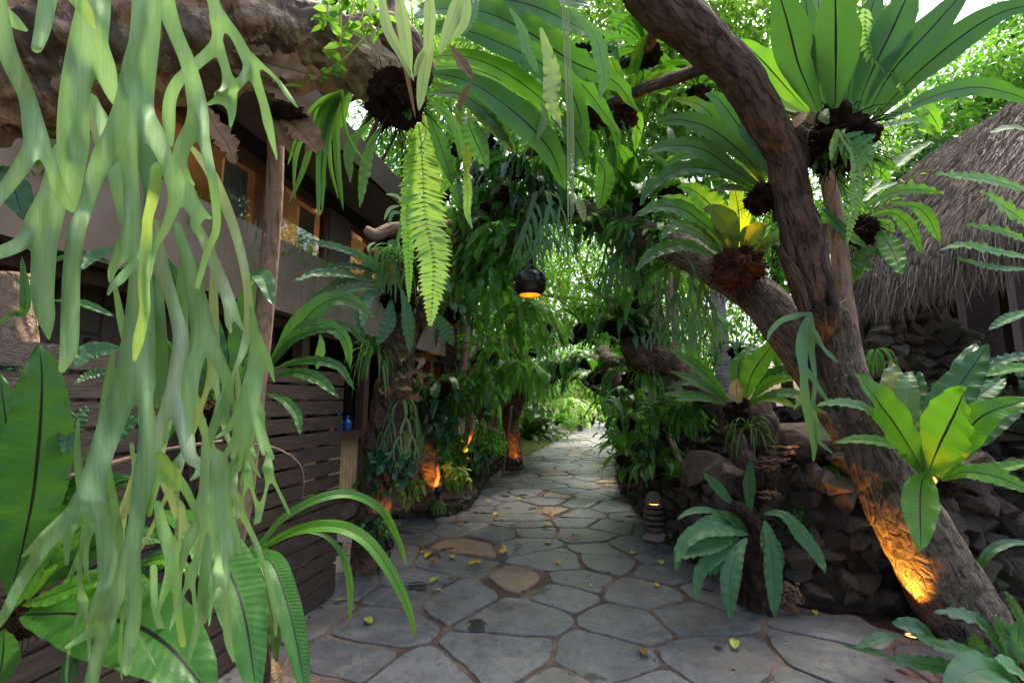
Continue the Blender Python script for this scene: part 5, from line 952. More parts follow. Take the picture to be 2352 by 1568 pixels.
trunkpart('limb', TR, [(7, 640, 340, 40, 2.4), (7, 420, 420, 36, 2.7), (7, 150, 520, 34, 3.2), (0, 1380, 255, 13, 3.7), (0, 1260, 330, 11, 4.0), (0, 1150, 390, 8, 4.3)], 'barkdark', 16, .04, .15, .25)
trunkpart('limb', TR, [(7, 380, 90, 40, 2.3), (7, 240, 160, 30, 2.8), (0, 1480, 120, 11, 3.4), (0, 1400, 150, 9, 3.8), (0, 1290, 110, 6, 4.2)], 'barkdark', 14, .04, .15, .25)
TV = thing('tree', 'slim straight trunk rising vertically just behind the leaning tree', 'tree', G(1960, 1300))
trunkpart('trunk', TV, [(8, 1480, 1180, 60, 3.1), (8, 1380, 860, 52, 3.1), (8, 1320, 500, 46, 3.1), (8, 1285, 160, 44, 3.1), (7, 1250, 1150, 42, 3.1), (7, 1150, 700, 50, 3.1), (7, 980, 560, 46, 3.15), (7, 1010, 350, 40, 3.2), (7, 1130, 0, 30, 3.3), (7, 1150, -250, 24, 3.3)], 'pole', 20, .04, .04, .06, .02)
TL = thing('tree', 'huge mottled horizontal limb crossing the top left behind the staghorn fern', 'tree', Z(1, -200, 700, 1.9))
trunkpart('limb', TL, [(1, -500, 620, 400, 1.75), (1, -100, 520, 400, 1.8), (1, 350, 430, 375, 1.9), (1, 800, 370, 345, 1.95), (1, 1300, 310, 330, 2.0), (1, 1700, 290, 290, 2.05), (4, 60, 280, 255, 2.08), (4, 260, 310, 235, 2.1), (4, 450, 400, 215, 2.1), (4, 580, 520, 190, 2.1), (4, 670, 660, 150, 2.1), (4, 720, 800, 70, 2.1)], 'barkpeel', 60, .014, .26, .34, .14, 4.5)
trunkpart('limb', TL, [(4, 420, 320, 170, 2.15), (4, 600, 260, 170, 2.15), (4, 740, 330, 160, 2.12), (4, 850, 430, 130, 2.08), (4, 880, 560, 60, 2.05)], 'barkred', 30, .02, .2, .35, .1)
trunkpart('branch', TL, [(4, 640, 200, 60, 2.3), (4, 680, 60, 50, 2.4), (4, 700, -160, 50, 2.5)], 'barkdark', 14, .04)
PT = thing('tree', 'slim smooth pole trunk standing between the fence and the staghorn fern', 'tree', P(528, 1300, 2.35))
trunkpart('trunk', PT, [(0, 500, 1330, 32, 2.3), (0, 548, 1180, 25, 2.3), (0, 575, 1000, 22, 2.3), (0, 601, 780, 20.5, 2.3), (0, 622, 560, 19, 2.3), (0, 632, 400, 18, 2.3), (0, 634, 300, 17, 2.3), (0, 634, 200, 17, 2.3)], 'pole', 20, .05, .02, .04, .01)
T1 = thing('tree', 'thick dark rough trunk beside the bamboo porch wall, nearest on the left', 'tree', G(850, 1320))
trunkpart('trunk', T1, [(6, 500, 1290, 150, 4.0), (6, 530, 1000, 128, 4.1), (6, 560, 700, 118, 4.2), (6, 590, 400, 108, 4.3), (6, 640, 100, 108, 4.3), (5, 690, 1360, 112, 4.3), (5, 720, 1150, 110, 4.3), (5, 735, 1000, 96, 4.3), (5, 730, 860, 84, 4.3), (5, 720, 720, 56, 4.3)], 'barkdark', 34, .03, .2, .3, .12)
trunkpart('limb', T1, [(5, 740, 1180, 70, 4.35), (5, 820, 1020, 62, 4.4), (5, 870, 900, 52, 4.45), (5, 900, 780, 44, 4.5), (5, 940, 680, 36, 4.6)], 'barkdark', 20, .03, .2, .3)
trunkpart('limb', T1, [(5, 490, 285, 26, 4.2), (5, 560, 330, 42, 4.25), (5, 660, 290, 42, 4.35), (5, 760, 275, 36, 4.4), (5, 900, 290, 32, 4.6), (5, 1060, 250, 26, 5)], 'pole', 18, .03, .1, .15)
T2 = thing('tree', 'dark gnarled trunk rising from the left bed behind the leaning bamboo stake', 'tree', G(985, 1172))
trunkpart('trunk', T2, [(6, 920, 740, 110, 5.9), (6, 900, 480, 100, 6.0), (6, 890, 320, 76, 6.1), (6, 930, 150, 66, 6.1), (6, 960, -40, 70, 6.1), (5, 920, 1450, 62, 6.0), (5, 850, 1390, 54, 5.8), (5, 780, 1340, 40, 5.4)], 'barkdark', 26, .04, .25, .35, .1)
trunkpart('limb', T2, [(6, 950, 40, 60, 6.1), (6, 1000, -60, 60, 6.2), (5, 1060, 1300, 50, 6.3), (5, 1080, 1100, 46, 6.2), (5, 1090, 900, 46, 5.9), (5, 1100, 700, 50, 5.7), (5, 1120, 500, 60, 5.6), (5, 1150, 330, 66, 5.5), (5, 1190, 130, 60, 5.4), (5, 1250, -30, 52, 5.3), (4, 1300, 1120, 60, 5.3), (4, 1460, 1020, 66, 5.2), (4, 1540, 800, 46, 5.2), (4, 1520, 600, 40, 5.2), (4, 1560, 300, 36, 5.2)], 'barkdark', 24, .05, .22, .35, .1)
trunkpart('limb', T2, [(5, 1120, 640, 60, 5.6), (5, 1250, 560, 60, 5.3), (5, 1400, 440, 58, 5.1), (5, 1550, 330, 60, 4.9), (5, 1650, 200, 56, 4.8), (5, 1700, 60, 40, 4.8), (4, 1640, 1200, 34, 4.8)], 'barkdark', 20, .05, .22, .35)
trunkpart('limb', T2, [(5, 1290, 210, 20, 5.2), (4, 1480, 1140, 26, 5.2), (4, 1600, 1150, 26, 5.1), (4, 1720, 1200, 30, 5)], 'pole', 14, .05, .1)
T3 = thing('tree', 'third dark trunk at the curb end that forks beside the upright bamboo stake', 'tree', G(1180, 1075))
trunkpart('trunk', T3, [(6, 1510, 470, 66, 9.3), (6, 1500, 280, 52, 9.3), (6, 1480, 120, 52, 9.3), (5, 1500, 1510, 60, 9.2), (5, 1550, 1400, 56, 9.), (5, 1600, 1290, 44, 8.7), (5, 1580, 1180, 34, 8.5), (5, 1500, 1120, 30, 8.2)], 'barkdark', 20, .06, .25, .3)
trunkpart('limb', T3, [(6, 1470, 120, 44, 9.3), (5, 1400, 1480, 44, 9.3), (5, 1390, 1350, 46, 9.2), (5, 1420, 1230, 52, 9.0), (5, 1380, 1150, 52, 8.9), (5, 1280, 1140, 36, 8.8), (5, 1210, 1200, 30, 8.8)], 'barkdark', 18, .06, .25, .3)
T4 = thing('tree', 'lit slim trunk glowing orange from an uplight in the left bed', 'tree', G(1072, 1082))
trunkpart('trunk', T4, [(6, 1185, 430, 42, 8.0), (6, 1190, 300, 34, 8), (6, 1200, 150, 26, 8), (6, 1190, 0, 24, 8), (5, 1150, 1400, 22, 8), (5, 1190, 1000, 22, 8), (5, 1170, 880, 22, 8)], 'pole', 18, .06, .12, .2)
T5 = thing('tree', 'pale ringed palm trunk standing upright behind the right planting', 'tree', G(1650, 1010))
trunkpart('trunk', T5, [(8, 645, 1100, 46, 7.2), (8, 620, 860, 42, 7.2), (8, 605, 600, 38, 7.2), (8, 595, 430, 34, 7.2), (8, 585, 100, 30, 7.2)], 'palm', 20, .05, .03)
T6 = thing('tree', 'twisting brown trunk on the right bank that bends over toward the stump fern', 'tree', P(1760, 1180, 4.2))
trunkpart('trunk', T6, [(8, 760, 1500, 66, 4.1), (8, 700, 1290, 58, 4.2), (8, 640, 1130, 58, 4.3), (8, 520, 1010, 62, 4.5), (8, 400, 900, 70, 4.8), (8, 290, 840, 78, 5.0), (8, 200, 830, 96, 5.1), (8, 130, 760, 92, 5.15), (8, 90, 690, 60, 5.2)], 'barkred', 30, .03, .18, .3)
trunkpart('limb', T6, [(8, 220, 800, 80, 5.05), (8, 235, 720, 50, 5.1), (8, 190, 600, 38, 5.2), (8, 150, 480, 40, 5.2), (8, 130, 350, 44, 5.2), (8, 90, 240, 36, 5.1), (8, 40, 60, 40, 5.0), (7, 60, 1250, 36, 5)], 'barkdark', 20, .04, .2, .3)
trunkpart('limb', T6, [(8, 150, 640, 20, 5.1), (8, 200, 690, 22, 5.1)], 'barkdark', 10, .04)
T7 = thing('tree', 'dark arching branch dipping from the right bank toward the far lanterns', 'tree', P(1475, 1120, 7.5))
trunkpart('trunk', T7, [(8, 160, 1500, 36, 7.2), (8, 130, 1300, 38, 7.3), (8, 60, 1100, 44, 7.5), (5, 2300, 1470, 50, 7.7), (5, 2230, 1370, 56, 7.8), (5, 2150, 1250, 60, 8.0), (5, 2050, 1190, 50, 8.4), (5, 1960, 1180, 44, 8.8), (5, 1860, 1230, 36, 9.4), (5, 1780, 1250, 28, 10)], 'barkdark', 20, .06, .25, .3)
trunkpart('limb', T7, [(5, 2200, 1440, 30, 8.4), (5, 2100, 1400, 24, 8.8), (5, 2000, 1340, 18, 9.2), (5, 1960, 1290, 14, 9.4)], 'barkdark', 12, .06, .2)
trunkpart('limb', T7, [(5, 2330, 1180, 34, 6.6), (5, 2230, 1200, 40, 7.0), (5, 2150, 1180, 44, 7.6), (5, 2120, 1120, 40, 8)], 'barkdark', 14, .06, .2)
T8 = thing('tree', 'small distant trunk rising from the bed by the far path bend', 'tree', G(1335, 1000))
trunkpart('trunk', T8, [(6, 1962, 240, 20, 22), (6, 1958, 120, 20, 22), (6, 1950, 20, 22, 22), (5, 1940, 1450, 24, 22)], 'barkred', 12, .2, .1)
# stump with fungus
ST_ = thing('tree_stump', 'broken topped black stump wrapped in the blue green fern', 'stump', G(1745, 1402))
trunkpart('trunk', ST_, [(9, 835, 1170, 115, 3.3), (9, 830, 1040, 105, 3.3), (9, 825, 860, 88, 3.3), (9, 815, 740, 70, 3.3), (9, 790, 650, 56, 3.28), (9, 740, 590, 52, 3.25), (9, 700, 555, 44, 3.22)], 'barkburn', 32, .02, .3, .35, .1)
ST2 = thing('tree_stump', 'slender reddish dead trunk with shelf fungus behind the black stump', 'stump', G(1790, 1390))
trunkpart('trunk', ST2, [(9, 915, 800, 40, 3.65), (9, 910, 560, 40, 3.65), (9, 905, 420, 42, 3.65), (9, 890, 250, 48, 3.65), (9, 880, 100, 60, 3.65), (8, 850, 1300, 72, 3.65), (8, 830, 1180, 90, 3.65), (8, 790, 1090, 80, 3.65)], 'barkred', 26, .02, .25, .35, .1)
mb = MB()
def shelf(c, rr, az, tilt=0.):
    n = 14; V = []; UV = []
    for k in range(3):
        for j in range(n):
            a = az - 1.3 + 2.6 * j / (n - 1); q = rr * (k / 2) * (1 + .15 * sin(j * 1.7)); V.append(Vector(c) + Vector((cos(a) * q, sin(a) * q, .0022 * k * k * sin(j * 1.3) + tilt * k * rr * .2))); UV.append((j, k))
    mb.add(V, [(k * n + j, k * n + j + 1, (k + 1) * n + j + 1, (k + 1) * n + j) for k in range(2) for j in range(n - 1)], UV)
for k in range(9): shelf(Z(9, 820 + k * 18 + R(-25, 25), 350 - k * 15 + R(-12, 12), 3.5), R(.07, .12), -1.6 + R(-.5, .5), R(-.2, .5))
fo = part('shelf_fungus', mb, M['fungus'], ST2); s = fo.modifiers.new('t', 'SOLIDIFY'); s.thickness = .006; mb = MB()
for k in range(6): shelf(Z(9, 830 + k * 14, 490 - R(-20, 10), 3.5), R(.04, .07), -1.6 + R(-.4, .4), R(-.3, .6))
fo = part('shelf_fungus', mb, M['fungus'], ST2); s = fo.modifiers.new('t', 'SOLIDIFY'); s.thickness = .006
mb = MB()
for k in range(40): shelf(Z(9, 990 + R(-50, 70), 1080 + R(-90, 60), 3.2), R(.015, .04), R(0, 6.28), R(-1, 1.5))
fo = single('dry_fungus', mb, M['fungus'], 'curled brown dry leaves heaped at the foot of the black stump', 'dry leaves', Z(9, 990, 1130, 3.2)); s = fo.modifiers.new('t', 'SOLIDIFY'); s.thickness = .004
# post that carries the fern behind the staghorn
PO = thing('tree_stump', 'brown mossy post standing behind the lower staghorn fronds', 'stump', Z(3, 1380, 700, 2.35))
trunkpart('trunk', PO, [(3, 1390, 800, 80, 2.35), (3, 1380, 300, 78, 2.35), (3, 1370, 50, 78, 2.35), (2, 1370, 1450, 80, 2.35), (2, 1400, 1300, 90, 2.33)], 'barkred', 28, .02, .3, .3, .1)
PO = thing('tree_stump', 'short reddish stump under the glossy arching strap fern at the bottom left', 'stump', Z(3, 1760, 1200, 1.9))
trunkpart('trunk', PO, [(3, 1800, 1700, 60, 1.95), (3, 1770, 1100, 55, 1.95), (3, 1740, 760, 50, 1.95)], 'barkred', 20, .02, .3, .3, .1)
PO = thing('tree_stump', 'weathered blond stump top showing at the left edge', 'stump', Z(2, 100, 800, 2.0))
trunkpart('trunk', PO, [(2, 100, 1500, 125, 2.05), (2, 95, 760, 122, 2.05), (2, 90, 480, 116, 2.05), (2, 80, 330, 112, 2.05), (2, 80, 318, 100, 2.05)], 'barkpeel', 30, .02, .1, .1)
# dead shield leaves on the limb
SH = thing('shield_fronds', 'papery brown shield fronds of the staghorn clasping the mottled limb', 'dead fronds', Z(1, 1900, 500, 1.85))
for r_, t0, pts, hw in ((1, 1.9, [(1560, 300), (1800, 420), (2000, 480), (2200, 520)], 110), (1, 1.9, [(1600, 480), (1780, 560), (1960, 640), (2050, 800), (2230, 1050)], 90), (1, 1.8, [(1400, 720), (1480, 880), (1560, 1000), (1600, 1120)], 80), (1, 1.85, [(1900, 740), (2000, 850), (2100, 950), (2180, 1060)], 80), (1, 1.85, [(1880, 760), (1930, 900), (1980, 1050)], 55),
                          (1, 1.9, [(780, -60), (800, 100), (840, 260)], 90), (1, 1.9, [(1220, -40), (1330, 150), (1450, 380)], 80), (1, 1.9, [(1230, 60), (1380, 260), (1560, 500), (1650, 620)], 26), (1, 1.9, [(1650, 260), (1750, 240), (1830, 190)], 40), (1, 1.9, [(1560, 330), (1750, 350), (1880, 380)], 40)):
    fr(SH, r_, t0, t0 - .05, pts, hw, 'dry', jag=.25, nw=5, wave=.3, fold=.2)
mb = MB(); ball(mb, Z(1, 1940, 760, 1.82), .055, 4, .6, 5, (1.3, .8, .5)); part('root_ball', mb, M['root'], SH)
SH = thing('shield_fronds', 'brown dry fronds tangled on the left trunk below the crinkled fern', 'dead fronds', Z(5, 760, 1300, 4.1))
for k in range(14): 
    x, y = R(640, 860), R(1180, 1420); fr(SH, 5, 4.05, 3.9, [(x, y), (x + R(-60, 60), y - R(-40, 60)), (x + R(-100, 110), y + R(-60, 80))], R(14, 30), 'dry', jag=.2, nw=4, wave=.3, n=12)
# bamboo stakes
for lab, p, c in (('leaning bamboo stake propping the dark gnarled trunk', ((6, 915, 100, 15, 5.6), (6, 780, 752, 17, 5.5)), 0), ('upright pale bamboo stake at the end of the curb', ((6, 1492, 40, 9, 8.2), (6, 1430, 515, 11, 8.6)), 1), ('short slanted stake among the plants on the right bank', ((8, 250, 1080, 16, 6.), (8, 410, 1500, 20, 5.2)), 2)):
    a = tp(p); mb = MB(); pts = []
    for k in range(9): s = k / 8; q = [a[0][j] + (a[1][j] - a[0][j]) * s for j in range(4)]; pts.append(q)
    tube(mb, pts, 12, .04, .04, 4); o = single('bamboo_stake', mb, M['stake'], lab, 'stake', a[1][:3])
    mb = MB(); b = Vector(a[1][:3])
    for k in range(1, 6): s = k / 6; q = Vector(a[0][:3]).lerp(b, s); r0 = a[0][3] * 1.12; d = (b - Vector(a[0][:3])).normalized(); tube(mb, [(*(q - d * .008), r0), (*(q + d * .008), r0)], 12, .008)
    part('node', mb, M['stake'], o)
for lab, pts in (('thin pale dry cane slanting across the bottom left leaves', ((3, -30, 350, 18, 1.5), (3, 400, 185, 18, 1.55), (3, 900, 30, 17, 1.7), (2, 1200, 1510, 12, 1.8), (2, 1520, 1462, 8, 1.9))), ('thin dry stalk curving over the slatted fence', ((2, 1650, 1480, 5, 2.0), (2, 1850, 1500, 5, 2.0), (2, 2000, 1565, 4, 2.0))), ('hair thin tendril curling down in front of the fence', ((2, 1990, 1560, 3, 2.2), (3, 2060, 90, 3, 2.2), (3, 2080, 200, 2.5, 2.2), (3, 2072, 290, 2, 2.2)))):
    mb = MB(); tube(mb, tp(pts), 8, .02, .05); single('dry_cane', mb, M['stake'], lab, 'cane', tp(pts)[0][:3])
# long translucent hanging streamer
t_ = thing('hanging_vine', 'long pale translucent vine hanging straight down from the canopy', 'vine', Z(4, 1850, -60, 1.9))
for dx, hw, y1 in ((0, 9, 1568), (34, 8, 1500), (18, 5, 1600)):
    mb = MB(); frond(mb, [Z(4, 1835 + dx, -80, 1.9), Z(4, 1858 + dx, 400, 1.9), Z(4, 1878 + dx, 900, 1.9), Z(4, 1880 + dx, y1, 1.9)], hw * .3359 * 1.9 / FPX, n=20, prof='x', wave=.3, nw=5); part('stem', mb, M['vineclear'], t_)
fr(t_, 4, 1.9, 1.9, [(1905, 190), (1870, 220), (1845, 260)], 26, 'vineclear', wave=.3); fr(t_, 4, 1.9, 1.9, [(1900, 1320), (1960, 1400), (1990, 1520)], 34, 'vineclear', wave=.3)
# ------------------------------------------------------------------ plant kinds for the rest of the garden: built once, then copied
def proto_nest(n, L, W, e0, e1, droop, mat, br=.12, k=None, az=None, drop=0, rootm='root'):
    k = k or wv; mb = MB()
    for i in range(n):
        a = (2 * pi * i / n * 1.0 + R(-.25, .25)) if az is None else R(*az); e = R(e0, e1); l = L * R(.7, 1.08)
        c = arc((cos(a) * br * .35, sin(a) * br * .35, 0), a, e, l, droop * R(.7, 1.3), side=R(-.25, .25)); frond(mb, c, W * R(.8, 1.15), N=Vector((-cos(a) * .4, -sin(a) * .4, 1)), n=22, **k)
    me = mesh('fronds', mb); me.materials.append(M[mat]); rb = rootball((0, 0, -br * .7), br, 30); m2 = mesh('root_ball', rb); m2.materials.append(M[rootm]); return (('fronds', me), ('root_ball', m2))
def proto_sword(n, L, W, e0, e1, droop, mat, pairs=26, az=None):
    mb = MB()
    for i in range(n):
        a = 2 * pi * i / n + R(-.3, .3) if az is None else R(*az); c = arc((0, 0, 0), a, R(e0, e1), L * R(.6, 1.1), droop * R(.7, 1.3), n=8, side=R(-.3, .3)); pinnate(mb, c, W * R(.8, 1.1), pairs, N=Vector((-cos(a) * .3 + .05, -sin(a) * .3, 1)))
    me = mesh('fronds', mb); me.materials.append(M[mat]); return (('fronds', me),)
def proto_strap(n, L, W, e0, e1, droop, mat):
    mb = MB()
    for i in range(n):
        a = R(0, 6.28); c = arc((0, 0, 0), a, R(e0, e1), L * R(.5, 1.1), droop * R(.6, 1.3), side=R(-.3, .3)); frond(mb, c, W * R(.7, 1.2), N=Vector((-cos(a), -sin(a), 1)), n=14, prof='strap', wave=.03, fold=.25)
    me = mesh('fronds', mb); me.materials.append(M[mat]); return (('fronds', me),)
def proto_antler(n, L, mat):
    mb = MB()
    for i in range(n):
        a = R(0, 6.28); c = arc((0, 0, 0), a, R(-.3, .6), L * R(.4, .55), 2.2); frond(mb, c, L * .035, n=12, prof='x', wave=.02, N=Vector((cos(a), sin(a), .1)))
        def fork(p, d, l, w, dep):
            for s_2 in (-1, 1):
                q = Vector((cos(a + 1.57), sin(a + 1.57), 0)) * s_2 * R(.25, .6); e = (d + q).normalized(); p2 = p + e * l * .5; p3 = p2 + (e + Vector((0, 0, -.9))).normalized() * l * .6
                frond(mb, [p, p2, p3], w, n=8, prof='x', wave=.02, N=Vector((cos(a), sin(a), .1)))
                if dep: fork(p3, (p3 - p2).normalized(), l * R(.6, .9), w * .72, dep - 1)
        fork(c[-1], (c[-1] - c[-2]).normalized(), L * R(.25, .35), L * .025, 2)
    me = mesh('fronds', mb); me.materials.append(M[mat]); return (('fronds', me),)
def proto_leafy(n, rad, size, mat, asp=.5, stem=0):
    p, d = blobs([(0, 0, rad * .7, rad, rad, rad * .7)], n, rad * .16, 7); me = leafmesh('leaves', p, d, np.random.uniform(size * .6, size * 1.2, len(p)), asp); me.materials.append(M[mat])
    mb = MB()
    for i in range(7):
        a = R(0, 6.28); tube(mb, [(0, 0, -rad * .2, size * .1), (cos(a) * rad * .3, sin(a) * rad * .3, rad * .4, size * .07), (cos(a) * rad * .6, sin(a) * rad * .6, rad, size * .03)], 5, rad * .2, cap=False)
    m2 = mesh('stems', mb); m2.materials.append(M['barkdark']); return (('leaves', me), ('stems', m2))
def proto_palm(n, L, mat):
    mb = MB()
    for i in range(n): a = R(0, 6.28); pinnate(mb, arc((0, 0, 0), a, R(.5, 1.35), L * R(.7, 1.1), 1.0, n=8), L * .2, 16, N=Vector((-cos(a) * .3, -sin(a) * .3, 1)), pw=.2, fwd=.7, hang=.35)
    me = mesh('fronds', mb); me.materials.append(M[mat]); return (('fronds', me),)
PR_ = dict(
 nb=proto_nest(15, .62, .055, .2, 1.3, 1.3, 'nest_bright'), nm=proto_nest(16, .62, .05, 0, 1.2, 1.6, 'nest'), nd=proto_nest(14, .6, .055, -.3, .9, 2.2, 'nest_dark', k=vw), nbl=proto_nest(13, .62, .05, -.3, .8, 2.3, 'nest_blue', k=vw),
 nbig=proto_nest(16, .95, .08, .3, 1.35, 1.0, 'nest_bright', .16, dw), nh=proto_nest(12, .7, .045, -.6, .5, 2.8, 'nest', k=wv), nu=proto_nest(12, .75, .06, .5, 1.35, .8, 'nest_under', .14, fl),
 sw=proto_sword(20, .75, .07, -.2, 1.0, 3.0, 'sword', 46), swb=proto_sword(18, .7, .07, -.1, 1.1, 2.4, 'swordb', 42), sws=proto_sword(24, .55, .055, -.6, .6, 3.6, 'swordm', 36), swu=proto_sword(22, .6, .065, .4, 1.35, 1.3, 'swordm', 38),
 st=proto_strap(36, .5, .009, -.2, 1.2, 3.6, 'strap'), stl=proto_strap(28, .45, .01, .2, 1.4, 2.2, 'straplite'), an=proto_antler(9, .62, 'stag_far'), ana=proto_antler(7, .7, 'stag'),
 lb=proto_leafy(420, .5, .14, 'crownb'), lm=proto_leafy(420, .5, .13, 'crown'), ld=proto_leafy(380, .45, .15, 'crownd'), lh=proto_leafy(150, .35, .15, 'heart', .75), lc=proto_leafy(110, .2, .12, 'croton', .42), pm=proto_palm(26, .9, 'crown'), pmd=proto_palm(30, 1.0, 'crownd'), gr=proto_strap(44, .5, .012, .5, 1.45, 1.6, 'nestg'))
def put(kind, pos, sc, label, cat, name, group=None, rz=None, tilt=0):
    r = thing(name, label, cat, pos, group); r.scale = (sc, sc, sc * R(.95, 1.1)); r.rotation_euler = (R(-tilt, tilt), R(-tilt, tilt), R(0, 6.28) if rz is None else rz)
    for nm, me in PR_[kind]:
        o = link(bpy.data.objects.new(nm, me)); o.parent = r
    return r
KN = dict(nb=('bird_nest_fern', 'fern'), nm=('bird_nest_fern', 'fern'), nd=('bird_nest_fern', 'fern'), nbl=('bird_nest_fern', 'fern'), nbig=('bird_nest_fern', 'fern'), nh=('bird_nest_fern', 'fern'), nu=('bird_nest_fern', 'fern'),
 sw=('sword_fern', 'fern'), swb=('sword_fern', 'fern'), sws=('sword_fern', 'fern'), swu=('sword_fern', 'fern'), st=('strap_fern', 'fern'), stl=('strap_fern', 'fern'), an=('staghorn_fern', 'fern'), ana=('staghorn_fern', 'fern'),
 lb=('shrub', 'shrub'), lm=('shrub', 'shrub'), ld=('shrub', 'shrub'), lh=('climbing_vine', 'vine'), lc=('croton_plant', 'plant'), pm=('palm_shrub', 'palm'), pmd=('palm_shrub', 'palm'), gr=('grass_tuft', 'plant'))
def pl(kind, r, x, y, t, sc, label, group=None, **k): nm, ct = KN[kind]; return put(kind, Z(r, x, y, t), sc, label, ct, nm, group, **k)
